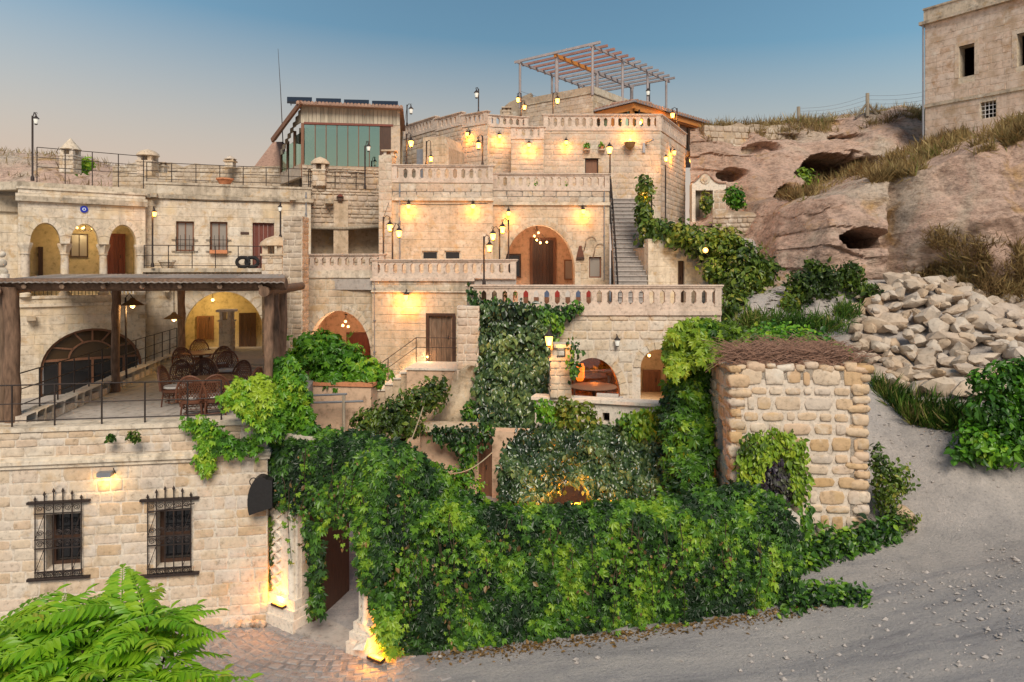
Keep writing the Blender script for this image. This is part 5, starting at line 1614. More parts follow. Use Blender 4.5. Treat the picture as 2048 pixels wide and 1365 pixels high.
# sloping side roof down to the flat roofs
e0 = W(603, 203, 32.5); e1 = W(545, 280, 34.2); e2 = W(552, 278, 38.5); e3 = W(606, 203, 38.5)
MB().add([e0, e1, e2, e3] + [p - Vector((0, 0, .1)) for p in (e0, e1, e2, e3)], [(0, 1, 2, 3), (7, 6, 5, 4), (0, 4, 5, 1), (1, 5, 6, 2), (2, 6, 7, 3), (3, 7, 4, 0)]).build('side_roof', 'wood_red', gp_)
MB().bar(e0 + Vector((0, -.05, -.05)), e1 + Vector((0, -.05, -.05)), .12, .22).build('barge_board', 'wood_brown', gp_)
for i, (a, b) in enumerate(((574, 624), (632, 682), (688, 738), (744, 796))):
    sp_ = thing('solar_panel', W((a + b) / 2, 206, 34.2), ['solar panel over the sloping side roof of the glass pavilion', 'solar panel beside the one over the sloping side roof', 'solar panel beside the one near the curved balustrade', 'solar panel near the curved balustrade on the pavilion roof'][i], 'solar panel', 'solar panels on the pavilion roof')
    y0, y1 = 194 + i * 2.6, 203 + i * 2.6
    f0 = [W(a, y1, 33.0), W(b, y1 + 1, 33.1), W(b, y0 + 1, 34.4), W(a, y0, 34.3)]
    MB().add(f0 + [p - Vector((0, 0, .1)) for p in f0], [(0, 1, 2, 3), (7, 6, 5, 4), (0, 4, 5, 1), (1, 5, 6, 2), (2, 6, 7, 3), (3, 7, 4, 0)]).build('panel', 'solar', sp_)
    MB().tube([W(a + 6, y1 + 4, 33.6), W(b - 6, y1 + 5, 33.7)], .03, 6).build('rail', 'grey_metal', sp_)
    for q in (a + 8, b - 8): MB().tube([W(q, y1 + 8, 34.2), W(q, y0 + 3, 34.6)], .025, 5).build('leg', 'grey_metal', sp_)
# tiled slope behind the pavilion
ts = [W(508, 334, 37.2), W(566, 334, 37.2), W(566, 284, 38.5), W(546, 284, 38.5)]
slp = MB().add(ts + [p + Vector((0, .4, -.05)) for p in ts], [(0, 1, 2, 3), (7, 6, 5, 4), (0, 4, 5, 1), (1, 5, 6, 2), (2, 6, 7, 3), (3, 7, 4, 0)]).build('tiled_roof', 'roof_tile')
tag(slp, 'steep brown roof slope beside the glass pavilion', 'roof')
# mast
ma = MB().tube([W(566, 290, 38), W(561, 180, 38), W(556, 98, 38)], [.03, .02, .01], 5).build('radio_mast', 'iron')
tag(ma, 'tall thin bent antenna mast beside the glass pavilion', 'mast')

# ================================================================ top block with the open pergola
Np, Lp, Rp = Vector((X(1185, 38), 38)), Vector((X(1040, 41.1), 41.1)), Vector((X(1335, 45), 45))
wtl = WF(Lp, Np); wtr = WF(Np, Np + (Rp - Np) * .72)
tbz = Z(172, 38)
tb_ = thing('top_block', (Np.x, Np.y, UT), 'plain stone block crowned by the open slatted pergola', 'house')
wall_core('wall', tb_, wtl, UT - .5, tbz, .5, [], 'rubble_core')
wall_core('wall', tb_, wtr, UT - .5, tbz, .5, [], 'ashlar_core')
courses(tb_, wtl, 0, wtl.L, UT, tbz - .45, .26, (.35, .8), [], proud=.015, gap=.012, mat='rubble', style='ashlar', jit=.15)
courses(tb_, wtr, 0, wtr.L, UT, tbz - .45, .30, (.4, .8), [], proud=.015, gap=.012, mat='ashlar_warm', style='ashlar', jit=.15)
MB().fbox(wtl, 0, wtl.L, tbz - .42, tbz - .36, -.1, .06).build('string_course', 'trim_dark', tb_)
MB().fbox(wtr, 0, wtr.L, tbz - .42, tbz - .36, -.1, .06).build('string_course', 'trim_dark', tb_)
C4 = Lp + (Rp - Np)
MB().slab([tuple(Np + (Rp - Np) * .005 + (Lp - Np) * .005), tuple(Np + (Rp - Np) * .72), tuple(Lp + (Rp - Np) * .72), tuple(Lp + (Rp - Np) * .005)], tbz - .6, tbz - .5).build('roof', 'floor_stone', tb_)
# low rubble shoulder beside it
wsh = WF.px(1000, 42.5, 1062, 42.0)
wall_core('shoulder', tb_, wsh, UT - .5, 0, .6, [], 'rubble_core', top=[(0, wsh.v(1010, 220)), (wsh.L * .3, wsh.v(1020, 205)), (wsh.L, wsh.v(1060, 186))])
chimney('stone chimney beside the top block with slab cap', 1006, 1020, 208, 240, 41.0, 'slab', 'rubble')
pr = thing('roof_pergola', (Np.x, Np.y, tbz - .5), 'open pergola of thin slats on posts on the highest roof', 'pergola')
pz_ = Z(90, 38)
def P2(s, t, z): q = Np + (Lp - Np) * s + (Rp - Np) * t; return Vector((q.x, q.y, z))
for s in (0, .5, 1.0):
    for t in (0, .36, .70, .98) if s != .5 else (0.02, .5, .98):
        MB().tube([P2(s, t, tbz - .5 if t < .72 else UT), P2(s, t, pz_ - .15)], .075 if s != .5 else .11, 8).build('post', 'wood_pergola', pr)
for s in (0, 1.0):
    MB().bar(P2(s, -.03, pz_ - .08), P2(s, 1.03, pz_ - .08), .1, .12).build('beam', 'wood_pergola', pr)
MB().bar(P2(.5, .0, pz_ - .10), P2(.5, .45, pz_ - .10), .16, .2).build('beam', 'wood_orange', pr)
MB().bar(P2(.5, .45, pz_ - .10), P2(.5, 1.0, pz_ - .10), .14, .18).build('beam', 'wood_pergola', pr)
for i in range(13):
    t = i / 12
    MB().bar(P2(-.10, t, pz_ + .04), P2(1.08, t, pz_ + .04), .11, .13).build('slat', 'wood_pergola_red' if 0 < i < 6 else 'wood_pergola', pr)
for a, b, n, lb in (((1.0, 0), (1.0, .98), 7, 'far'), ((0.97, .98), (0, .98), 5, 'end')):
    pts = [P2(a[0] + (b[0] - a[0]) * k / n, a[1] + (b[1] - a[1]) * k / n, tbz - .5) for k in range(n + 1)]
    railing('thin railing under the roof pergola along its ' + lb + ' side', pts, 1.0, (1, .7, .4), group='pergola roof railings', mat='grey_metal', r=.014, rr=.010)

# ================================================================ pavilion with the orange timber roof
Cn, Cl, Cr = Vector((X(1268, 36), 36)), Vector((X(1178, 38.5), 38.5)), Vector((X(1416, 41.4), 41.4))
oz = Z(203, 36)
op = thing('timber_pavilion', (Cn.x, Cn.y, UT), 'glazed pavilion with bright orange timber beams under a tiled roof', 'pavilion')
Cb = Cl + (Cr - Cn)
def P3(s, t, z, d=0): q = Cn + (Cl - Cn) * s + (Cr - Cn) * t; return Vector((q.x, q.y, z))
rv = [P3(-.04, -.02, oz + .02), P3(1.05, -.02, oz + .02), P3(1.05, 1.02, oz + .02), P3(-.04, 1.02, oz + .02)]
MB().add(rv + [p - Vector((0, 0, .08)) for p in rv], [(0, 1, 2, 3), (7, 6, 5, 4), (0, 4, 5, 1), (1, 5, 6, 2), (2, 6, 7, 3), (3, 7, 4, 0)]).build('roof_deck', 'grey_metal', op)
wo1 = WF(Cl, Cn); wo2 = WF(Cn, Cr)
for w_, n in ((wo1, 12), (wo2, 26)):
    for i in range(n):
        t = (i + .5) / n
        a = w_.pt(w_.L * t, oz + .03, .14); b = w_.pt(w_.L * t, oz + .12, -1.5)
        MB().tube([a, b], .10, 6).build('roof_tile', 'roof_tile', op)
    MB().fbox(w_, -.02, w_.L + .02, oz - .36, oz - .08, -.09, -.005).build('fascia_beam', 'wood_orange', op)
    MB().fbox(w_, .05, w_.L - .05, oz - .44, oz - .365, -1.2, -.1).build('eave_board', 'wood_orange', op)
for w_, us in ((wo1, (.5,)), (wo2, (.02, .30, .60, .985))):
    for k in us:
        MB().fbox(w_, w_.L * k - .09, w_.L * k + .09, (UT - 2.4 if k > .9 else UT), oz - .37, -.30, -.13).build('post', 'wood_orange', op)
for w_, n in ((wo1, 3), (wo2, 9)):
    for i in range(n):
        a, b = w_.L * i / n + .05, w_.L * (i + 1) / n - .01
        MB().fbox(w_, a, b, UT + .05, oz - .45, -.42, -.40).build('glass_panel', 'glass_reflect_tint' if i < 6 else 'curtain_glass', op)
        MB().fbox(w_, b - .02, b + .04, UT, oz - .37, -.44, -.38).build('mullion', 'iron_black', op)
MB().add([P3(1, .1, UT), P3(1, .95, UT), P3(1, .95, oz), P3(1, .1, oz)], [(0, 1, 2, 3)]).build('back_wall', 'plaster_tan', op)

# ================================================================ portal and walls at the foot of the rocks
wpt = WF.px(1384, 36.0, 1452, 36.0)
po = thing('ornate_portal', wpt.pt(wpt.L / 2, 9.6), 'white stone portal with curved pediment and round medallion', 'portal')
ph_ = wpt.rect(1391, 1426, 381, 476)
zt = wpt.v(1418, 368)
cu = wpt.u(1410)
top = [(0, zt)]
for i in range(13):
    t = i / 12
    u = wpt.u(1386) + (wpt.u(1440) - wpt.u(1386)) * t
    top.append((u, zt + .52 * math.exp(-((u - cu) / .42) ** 2)))
top += [(wpt.L, zt + .02)]
wall_core('wall', po, wpt, 9.2, 0, .5, [ph_], 'marble', top=top)
for i in range(1, len(top) - 1):
    a, b = top[i], top[i + 1] if i + 1 < len(top) else top[i]
    if b[0] > a[0] + .01: MB().prism(wpt, [(a[0], a[1]), (b[0], b[1]), (b[0], b[1] + .07), (a[0], a[1] + .07)], -.55, .07).build('roof_tile', 'roof_tile', po)
mc = wpt.uv(1410, 358)
MB().prism(wpt, [(mc[0] + .26 * math.cos(2 * PI * k / 18), mc[1] + .26 * math.sin(2 * PI * k / 18)) for k in range(18)], 0, .05).build('medallion', 'trim', po)
MB().prism(wpt, [(mc[0] + .12 * math.cos(2 * PI * k / 18), mc[1] + .17 * math.sin(2 * PI * k / 18)) for k in range(18)], .05, .09).build('medallion_boss', 'stone_rose', po)
courses(po, wpt, wpt.u(1428), wpt.L, 9.8, zt - .3, .3, (.3, .5), [], proud=.02, gap=.016, mat='stone_rose')
fill_door(po, wpt, dict(ph_, v1=ph_['v1']), 'wood_grey', .3, 3, .05)
wrw = WF.px(1425, 34.6, 1562, 33.0)
rt = thing('slope_wall', wrw.pt(wrw.L / 2, 8.4), 'rough pinkish stone wall running from the portal to the rocks', 'wall')
wall_core('core', rt, wrw, 7.8, 0, .5, [], 'rubble_core', top=[(wrw.L * i / 10, wrw.v(1425 + 13.7 * i, 418 + 26 * (i / 10) ** 2 + random.uniform(-3, 3))) for i in range(11)])
courses(rt, wrw, 0, wrw.L, 8.2, wrw.v(1490, 430), .22, (.2, .55), [], proud=.045, gap=.03, mat='rubble', jit=.4)
# old boundary wall along the crest
wcr = WF.px(1408, 39.3, 1600, 40.4)
cw = thing('crest_wall', wcr.pt(wcr.L / 2, 14), 'crumbling rubble boundary wall along the rocky crest', 'wall')
tpx = [(wcr.L * i / 14, wcr.v(1408 + 13.7 * i, 252 + 2 * math.sin(i) - (5 if i in (5, 7, 8) else 0) + (7 if i > 12 else 0))) for i in range(15)]
wall_core('core', cw, wcr, 12.5, 0, .6, [], 'rubble_core', top=tpx)
courses(cw, wcr, 0, wcr.L, wcr.v(1500, 325), wcr.v(1500, 254), .26, (.3, .65), [], proud=.05, gap=.03, mat='rubble', keep=.9, jit=.45)

# ================================================================ the empty stone house on the rocks
wx = WF.px(1850, 36.0, 2230, 29.6)
xh = thing('abandoned_house', wx.pt(wx.L / 2, 14.5), 'empty two-storey stone house with black window openings on the rocks', 'house')
x1, x2, x3 = wx.rect(1918, 1949, 90, 153), wx.rect(2034, 2072, 64, 130), wx.rect(1961, 1992, 203, 236)
xt = wx.v(1852, 50)
wall_core('wall', xh, wx, 13.2, xt, .6, [x1, x2, x3], 'ashlar_core')
courses(xh, wx, 0, wx.L, 13.6, wx.v(1950, 200) - .02, .34, (.5, 1.0), [x1, x2, x3], proud=.010, gap=.009, mat='house_stone', style='ashlar', jit=.1)
zmo = wx.v(1950, 197)
courses(xh, wx, 0, wx.L, zmo + .15, xt - .02, .34, (.5, 1.0), [x1, x2, x3], proud=.010, gap=.009, mat='house_stone', style='ashlar', jit=.1)
MB().fbox(wx, -.03, wx.L, zmo - .02, zmo + .13, -.1, .07).build('string_course', 'trim_dark', xh)
MB().fbox(wx, -.22, wx.L, xt, xt + .16, -.65, .2).build('cornice', 'trim_dark', xh)
MB().fbox(wx, -.05, wx.L, xt + .16, xt + .75, -.55, .04).build('parapet', 'parapet', xh)
MB().fbox(wx, -.08, wx.L, xt + .75, xt + .84, -.6, .09).build('coping', 'trim_dark', xh)
for h in (x1, x2):
    for a, b, c_, d_ in ((h['u0'] - .2, h['u0'], h['v0'], h['v1'] + .2), (h['u1'], h['u1'] + .2, h['v0'], h['v1'] + .2), (h['u0'], h['u1'], h['v1'], h['v1'] + .2)):
        MB().fbox(wx, a + .003, b - .003, c_, d_, -.12, .022).build('surround', 'stone_rose', xh)
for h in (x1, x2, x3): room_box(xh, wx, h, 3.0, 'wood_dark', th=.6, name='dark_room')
for k in range(1, 4):
    u = x3['u0'] + (x3['u1'] - x3['u0']) * k / 4
    MB().tube([wx.pt(u, x3['v0'], -.1), wx.pt(u, x3['v1'], -.1)], .018, 5).build('window_bar', 'white_paint', xh)
    v = x3['v0'] + (x3['v1'] - x3['v0']) * k / 4
    MB().tube([wx.pt(x3['u0'], v, -.1), wx.pt(x3['u1'], v, -.1)], .018, 5).build('window_bar', 'white_paint', xh)
MB().add([wx.pt(0, 13.2, -.02), wx.pt(0, 13.2, -6), wx.pt(0, xt + .7, -6), wx.pt(0, xt + .7, -.02)], [(3, 2, 1, 0)]).build('side_wall', 'house_stone', xh)
MB().add([wx.pt(0, xt + .1, -.3), wx.pt(wx.L, xt + .1, -.3), wx.pt(wx.L, xt + .1, -6), wx.pt(0, xt + .1, -6)], [(0, 1, 2, 3)]).build('roof', 'parapet', xh)
MB().tube([wx.pt(-.06, xt, .06), wx.pt(-.06, 13.8, .06)], .05, 6).build('rain_pipe', 'grey_metal', xh)
# fence on the crest
fc = thing('wire_fence', W(1735, 235, 40.8), 'sagging wire fence on weathered posts along the crest', 'fence')
fps = [(1597, 240, 214, 40.8), (1735, 225, 187, 40.5), (1900, 205, 168, 41)]
for px, yb, yt, Y in fps:
    MB().tube([W(px, yb + 8, Y), W(px, yt, Y)], .10, 7).build('post', 'wood_grey', fc)
for s in (-1, 1): MB().tube([W(1735, 206, 40.5), W(1735 + s * 24, 236, 40.5)], .07, 6).build('brace', 'wood_grey', fc)
for k in range(4):
    f = .12 + k * .22
    pts = []
    for (a, yb, yt, Y), (b, yb2, yt2, Y2) in zip(fps, fps[1:]):
        for i in range(9):
            t = i / 8
            pts.append(W(a + (b - a) * t, (yt + (yb - yt) * f) * (1 - t) + (yt2 + (yb2 - yt2) * f) * t + 7 * math.sin(PI * t), Y + (Y2 - Y) * t))
    MB().tube(pts, .007, 4).build('wire', 'grey_metal', fc)
# ================================================================ tower of mortared field stones by the track
wtw = WF.px(1463, 16.6, 1735, 16.4)
tw = thing('stone_tower', wtw.pt(wtw.L / 2, 1.6), 'square tower of big mortared field stones with brushwood on top', 'tower')
tzt = Z(735, 16.5)
dp = 2.3
tcor = [wtw.pt(0, 0, 0), wtw.pt(wtw.L, 0, 0), wtw.pt(wtw.L, 0, -dp), wtw.pt(-.02, 0, -dp)]
wlf = WF(tcor[3].xy, tcor[0].xy)
slit = wlf.rect(1436, 1446, 838, 905)
wall_core('wall', tw, wtw, .6, tzt - .04, .4, [], 'tower_mortar')
wall_core('wall', tw, wlf, .6, tzt - .04, .4, [slit], 'tower_mortar')
wrt = WF(tcor[1].xy, tcor[2].xy)
wall_core('wall', tw, wrt, .6, tzt - .04, .4, [], 'tower_mortar')
for w_, hs in ((wtw, []), (wlf, [slit]), (wrt, [])):
    courses(tw, w_, .06, w_.L - .06, .9, tzt, .29, (.2, .72), hs, proud=.04, gap=.035, mat='stone_tower', jit=.4, style='round', wob=.22)
for cu_, out in ((0.0, -1), (wtw.L, 1)):            # uneven corner stones, alternately long and short
    v = .9
    while v < tzt - .08:
        h = min(random.uniform(.18, .36), tzt - v + .04)
        w = random.uniform(.26, .58)
        put_stone(tw, wtw, cu_ - out * (w / 2 - random.uniform(.03, .09)), v + h / 2, w, h - .02, .06, 'stone_tower', 'round', 'corner_stone', depth=random.uniform(.3, .55), rot=random.uniform(-.06, .06))
        v += h
u = .1
while u < wtw.L - .2:                               # loose uneven top course
    w = random.uniform(.2, .5)
    put_stone(tw, wtw, u + w / 2, tzt + random.uniform(-.05, .05), w, random.uniform(.12, .26), .05, 'stone_tower', 'round', 'top_stone', depth=.4, rot=random.uniform(-.1, .1))
    u += w
MB().slab([tuple(c.xy) for c in tcor], tzt - .3, tzt - .06).build('roof', 'mortar', tw)
room_box(tw, wlf, slit, .3, 'wood_dark', pad=0, th=.4, name='slit')
# ================================================================ ivy-covered street wall and carved gate
wsw = WF.px(752, 14.65, 1600, 14.9)
gw_ = thing('street_garden_wall', wsw.pt(wsw.L / 2, .2), 'garden wall along the street buried under creeper', 'wall')
wall_core('wall', gw_, wsw, -.3, 0, .5, [], 'mortar', top=[(0, 2.9), (wsw.L * .2, 2.75), (wsw.L, 2.75)])
wga = WF((X(520, 16.45), 16.45), (X(752, 14.65), 14.65))
gt = thing('carved_gate', wga.pt(wga.L / 2, 0), 'carved pale stone gateway glowing from ground lights under the creeper', 'gate')
op_ = dict(k='rect', u0=wga.u(604), u1=wga.u(722), v0=-.35, v1=2.75)
gtop = 4.25
wall_core('wall', gt, wga, -.3, gtop, .7, [op_], 'mortar')
# left jamb with lattice carving, half column and stepped base
def jamb(u0, u1, H_):
    j = MB().fbox(wga, u0, u1, .35, H_, .0, .10).build('jamb', 'marble', gt)
    pw = (u1 - u0) * .42
    n = int((H_ - .6) / .255)
    for i in range(n):
        v = .66 + i * .255
        for s in (-1, 1):
            a = Vector((u0 + .05 + pw / 2 - s * pw * .42, v)); b = Vector((u0 + .05 + pw / 2 + s * pw * .42, v + .25))
            d = (b - a).normalized(); q = Vector((-d.y, d.x)) * .02
            MB().prism(wga, [tuple(a - q), tuple(b - q), tuple(b + q), tuple(a + q)], .09, .15 + (.003 if s > 0 else 0)).build('lattice_rib', 'marble', j)
    cb = wga.pt(u1 - .16, 0, .13)
    MB().lathe([(.105, .62), (.105, .70), (.085, .74), (.08, H_ - .8), (.075, H_ - .5), (.11, H_ - .44), (.11, H_ - .35), (.15, H_ - .12)], cb, 14).build('half_column', 'marble', j)
    for z0, z1, e in ((-.1, .22, .16), (.22, .42, .11), (.42, .62, .05)):
        MB().fbox(wga, u0 - e, u1 + e * .6, z0, z1, -.2, .16 + e).build('plinth', 'marble', j)
jamb(wga.u(545), wga.u(602), 2.9)
jamb(wga.u(724), wga.u(752), 2.2)
MB().fbox(wga, wga.u(604), wga.u(722), -.3, .025, -.75, .25).build('threshold', 'floor_stone', gt)
MB().fbox(wga, op_['u0'], op_['u0'] + .14, 0, 2.75, -.45, -.2).build('door_frame', 'wood_dark', gt)
dl = WF(wga.pt(op_['u0'] + .13, 0, -.3).xy, wga.pt(op_['u0'] + .02, 0, -1.4).xy)
MB().fbox(dl, 0, 1.2, .03, 2.6, -.07, 0).build('door_leaf', 'wood_dark', gt)
MB().slab([tuple(wga.pt(-.2, 0, -.3).xy), tuple(wga.pt(wga.L + 1.5, 0, -.3).xy), (2, 19.5), (-4.5, 20.2), (-7, 18.6)], -.3, .03).build('passage_floor', 'floor_stone', gt)
wst = wga.off(-3.0)
for i in range(4): MB().fbox(wst, .4, wga.L + .6, 0, .17 * (i + 1), -4 + i * .001, -.32 * i).build('inner_step', 'plaster_pink', gt)
# broken stone block in front and rubble at the foot of the house
def small_rock(k, mat):
    bm = bmesh.new(); bmesh.ops.create_icosphere(bm, subdivisions=2, radius=1)
    r = random.Random(k)
    sx = [r.uniform(-9, 9) for _ in range(3)]
    nrm = [Vector((r.uniform(-1, 1), r.uniform(-1, 1), r.uniform(-1, 1))).normalized() for _ in range(11)]
    for v in bm.verts:
        c = v.co.normalized()
        d = 1.0
        for n_ in nrm:
            q = c.dot(n_)
            if q > .45: d = min(d, .55 / q)
        v.co = c * d * (1 + .06 * noise.noise(c * 1.6 + Vector(sx)))
    for f in bm.faces: f.smooth = True
    me = bpy.data.meshes.new('rock'); bm.to_mesh(me); bm.free()
    me.set_sharp_from_angle(angle=R(22)); me.materials.append(MAT[mat])
    return me
RM = [small_rock(k, 'pile_rock') for k in range(12)]
def rock(name, loc, s, label, cat, group=None, rot=None):
    o = link(name, random.choice(RM), None, loc)
    o.scale = s
    o.rotation_euler = rot or (random.uniform(-.4, .4), random.uniform(-.4, .4), random.uniform(0, 6.3))
    return tag(o, label, cat, group)
rb = MB().hexa([W(704, 1300, 14.3), W(727, 1302, 14.2), W(735, 1283, 14.5), W(715, 1282, 14.55), W(716, 1290, 14.3), W(733, 1284, 14.25), W(737, 1274, 14.5), W(722, 1276, 14.55)]).build('broken_block', 'marble')
tag(rb, 'broken slab of pale stone lying before the gate', 'stone')
for i in range(9):
    px = 455 + i * 9; Y = 15.75
    rock('foot_stone', (X(px, Y), Y - .05, .05), (.13, .12, .13), 'small grey stone lying along the foot of the street house wall', 'stone', 'stones at the foot of the wall')
bl = W(1812, 1020, 16.6)
rock('boulder', (bl.x, bl.y, gzs(bl.x, bl.y) + .15), (.42, .34, .36), 'single pale orange boulder beside the tower and weeds', 'boulder')
# ground lights of the gate
def uplight(label, loc, e, col=(1.0, .48, .08), rotz=0):
    rt = thing('ground_light', loc, label, 'light', 'ground lights')
    lw = WF((0, 0), (math.cos(rotz), math.sin(rotz)))
    c = Vector(loc)
    m_ = MB()
    for nm, mt, z0, z1, e_ in (('housing', 'iron', 0, .05, .03), ('lens', 'led_strip', .05, .07, .0)):
        a = Vector((math.cos(rotz), math.sin(rotz), 0)) * (.16 + e_); b = Vector((-math.sin(rotz), math.cos(rotz), 0)) * (.04 + e_)
        MB().hexa([c - a - b + Vector((0, 0, z0)), c + a - b + Vector((0, 0, z0)), c + a + b + Vector((0, 0, z0)), c - a + b + Vector((0, 0, z0)), c - a - b + Vector((0, 0, z1)), c + a - b + Vector((0, 0, z1)), c + a + b + Vector((0, 0, z1)), c - a + b + Vector((0, 0, z1))]).build(nm, mt, rt)
    warm_light(rt, c + Vector((0, 0, .16)), e, col, .05)
_wo = wga.off(.26)
uplight('glowing ground light at the lattice-carved gate jamb', _wo.pt(_wo.u(558), .43, 0), 15, (1, .34, .03), rotz=wga.ang)
_wo = wga.off(.36)
uplight('glowing ground light at the creeper side of the gate', _wo.pt(_wo.u(752), .10, 0), 15, (1, .34, .03), rotz=wga.ang)
uplight('orange glowing light hidden in the shrubs behind the street wall', W(1148, 1013, 17.6), 40, (1, .26, .015))
# dark curved metal hood fixed on the corner of the street house
hd_ = thing('metal_hood', wf1.pt(wf1.u(512), wf1.v(512, 1025), .1), 'black sheet-metal sign hood hanging at the corner under the creeper', 'sign')
cu_, cv_ = wf1.uv(522, 985)
pp = []
for i in range(13):
    a = R(60) + R(150) * i / 12
    pp.append((cu_ + .05 + .28 * math.cos(a), cv_ - .12 + .56 * math.sin(a)))
MB().prism(wf1, pp + [(cu_ + .3, cv_ - .25), (cu_ + .3, cv_ + .35)], .06, .34).build('hood', 'iron_black', hd_)
for k in range(3):
    a0 = wf1.pt(cu_ - .12 + .1 * k, cv_ + .30, .2)
    MB().tube([a0 + Vector((.09 * math.cos(t), 0, .09 * math.sin(t))) for t in np.linspace(0, 5, 14)], .012, 4).build('scroll', 'iron_black', hd_)

# ================================================================ heap of field stones beside the track
PP = [(1733, 21.6), (1702, 23.6), (1720, 25.4), (1800, 26.0), (1870, 25.9), (2000, 25.0), (2150, 24), (2150, 18.6), (2050, 19.2), (1930, 19.7), (1850, 20.3)]
ppoly = [(X(a, Y), Y) for a, Y in PP]
placed = []
for lay, (r0, r1, n_, lift) in enumerate(((.42, .60, 70, .08), (.28, .42, 160, .26), (.18, .28, 260, .40))):
    tries, made = 0, 0
    while made < n_ and tries < 6000:
        tries += 1
        x, y = rng.uniform(9, 21), rng.uniform(18, 26.2)
        if not in_poly(x, y, ppoly): continue
        r = rng.uniform(r0, r1)
        if any((x - a) ** 2 + (y - b) ** 2 < ((r + c) * (.80 if l2 == lay else .44)) ** 2 for a, b, c, l2 in placed): continue
        placed.append((x, y, r, lay)); made += 1
        z = gzs(x, y) + lift * random.uniform(.5, 1.3)
        k = random.random()
        r *= 1.3
        rock('heap_stone', (x, y, z), (r * random.uniform(.8, 1.6), r * random.uniform(.75, 1.0), r * random.uniform(.45, .95)), 'pale broken field stone in the big heap beside the track', 'stone', 'heap of field stones')
# pebbles strewn over the street and track
def pebbles():
    mb = MB()
    for i in range(3600):
        if i < 2900:
            px, Y = rng.uniform(1500, 2200), rng.uniform(10.5, 22)
        else:
            px, Y = rng.uniform(750, 2100), rng.uniform(11, 15)
        x = X(px, Y)
        if x < 8.6 and Y > 14.5 and px < 1740: continue
        s = .007 + .05 * rng.random() ** 9
        c = Vector((x, Y, gzs(x, Y) + s * .3))
        a = rng.uniform(0, 6.3)
        q = [c + Vector((s * math.cos(a + k * PI / 2) * rng.uniform(.8, 1.5), s * math.sin(a + k * PI / 2), rng.uniform(-.2, .2) * s)) for k in range(4)]
        mb.add(q + [c + Vector((0, 0, s * .8)), c - Vector((0, 0, s * .8))], [(0, 1, 4), (1, 2, 4), (2, 3, 4), (3, 0, 4), (1, 0, 5), (2, 1, 5), (3, 2, 5), (0, 3, 5)])
    o = mb.build('pebbles', 'gravel', recalc=False)
    tag(o, 'loose pale pebbles scattered over street and track', 'pebbles', kind='stuff')
pebbles()

def gravel():
    """small broken stones drifted along the track and verge"""
    mb = MB()
    n = 0
    while n < 2400:
        up_ = n % 4 == 0
        px, Y = (rng.uniform(1440, 1740), rng.uniform(21.5, 27.5)) if up_ else (rng.uniform(1620, 2200), rng.uniform(11.5, 22.5))
        x = X(px, Y)
        if px < 1745 and Y > 14.6 and not up_: continue
        if in_poly(x, Y, ppoly): continue
        if noise.noise((x * .5, Y * .5, 4)) + .6 * noise.noise((x * 2, Y * 2, 9)) + rng.normal(0, .3) < .05: continue
        n += 1
        s = (.010 + .04 * rng.random() ** 7) * (3.0 if up_ else 1)
        c = Vector((x, Y, gzs(x, Y) + s * .25)); a = rng.uniform(0, 6.3)
        q = [c + Vector((s * math.cos(a + k * PI / 2.5) * rng.uniform(.7, 1.4), s * math.sin(a + k * PI / 2.5) * rng.uniform(.7, 1.2), rng.uniform(-.3, .3) * s)) for k in range(5)]
        mb.add(q + [c + Vector((rng.uniform(-.3, .3) * s, 0, s * .45))], [(k, (k + 1) % 5, 5) for k in range(5)])
    o = mb.build('gravel', 'gravel', recalc=False)
    tag(o, 'broken gravel drifted along the track beside the heap', 'gravel', kind='stuff')
gravel()
# ================================================================ lamps
def lantern_parts(root, c, s=1.0, lit=True, e=12, glass=None):
    c = Vector(c)
    lt = MB().lathe([(.03 * s, -.20 * s), (.075 * s, -.17 * s), (.085 * s, -.15 * s)], c, 8).build('lantern', 'iron', root)
    MB().lathe([(.07 * s, -.15 * s), (.115 * s, .07 * s), (.10 * s, .10 * s)], c, 8).build('glass', glass or ('lamp_glow' if lit else 'lamp_off'), lt)
    MB().lathe([(.15 * s, .10 * s), (.13 * s, .13 * s), (.06 * s, .20 * s), (.03 * s, .25 * s), (.01 * s, .29 * s)], c, 8).build('cap', 'iron', lt)
    if lit: warm_light(lt, c + Vector((0, -.16 * s, -.12 * s)), e * 1.1, (1, .40, .06), .08)
    return lt
def post_lamp(label, lpx, lpy, ppx, ytop, ybot, Y, lit=True, s=1.0, e=11, group='lantern posts of the terraces', r=.035):
    base = W(ppx, ybot, Y); top = W(ppx, ytop, Y); c = W(lpx, lpy, Y)
    root = thing('lamp_post', base, label, 'lamp', group)
    MB().lathe([(r * 2, 0), (r * 1.8, .12), (r, .2), (r, top.z - base.z)], base, 8).build('pole', 'iron', root)
    if abs(lpx - ppx) > 3:
        h = c + Vector((0, 0, .29 * s))
        zt = top.z - .05
        d = h.x - top.x
        pts = [Vector((top.x, Y, zt - .18)), Vector((top.x + d * .15, Y, zt + .02)), Vector((top.x + d * .5, Y, max(zt, h.z) + .10)), Vector((top.x + d * .9, Y, max(zt, h.z) + .05)), h]
        MB().tube(pts, .016, 6).build('arm', 'iron', root)
        MB().tube([h + Vector((.05 * math.cos(t), 0, .04 + .05 * math.sin(t))) for t in np.linspace(0, 5.5, 12)], .010, 4).build('scroll', 'iron', root)
    lantern_parts(root, c, s, lit, e)
    return root
B = post_lamp
B('tall iron lantern post beside the rubble wall above the vault', 780, 455, 767, 434, 545, 28.1)
B('lower iron lantern post beside the corner pilaster', 798, 467, 785, 456, 545, 27.9)
B('lantern post standing on the long balustrade by the block chimney', 979, 496, 968, 473, 570, 24.6, e=9, s=.9)
B('middle of three lantern posts near the great arch', 986, 473, 999, 458, 556, 27.8)
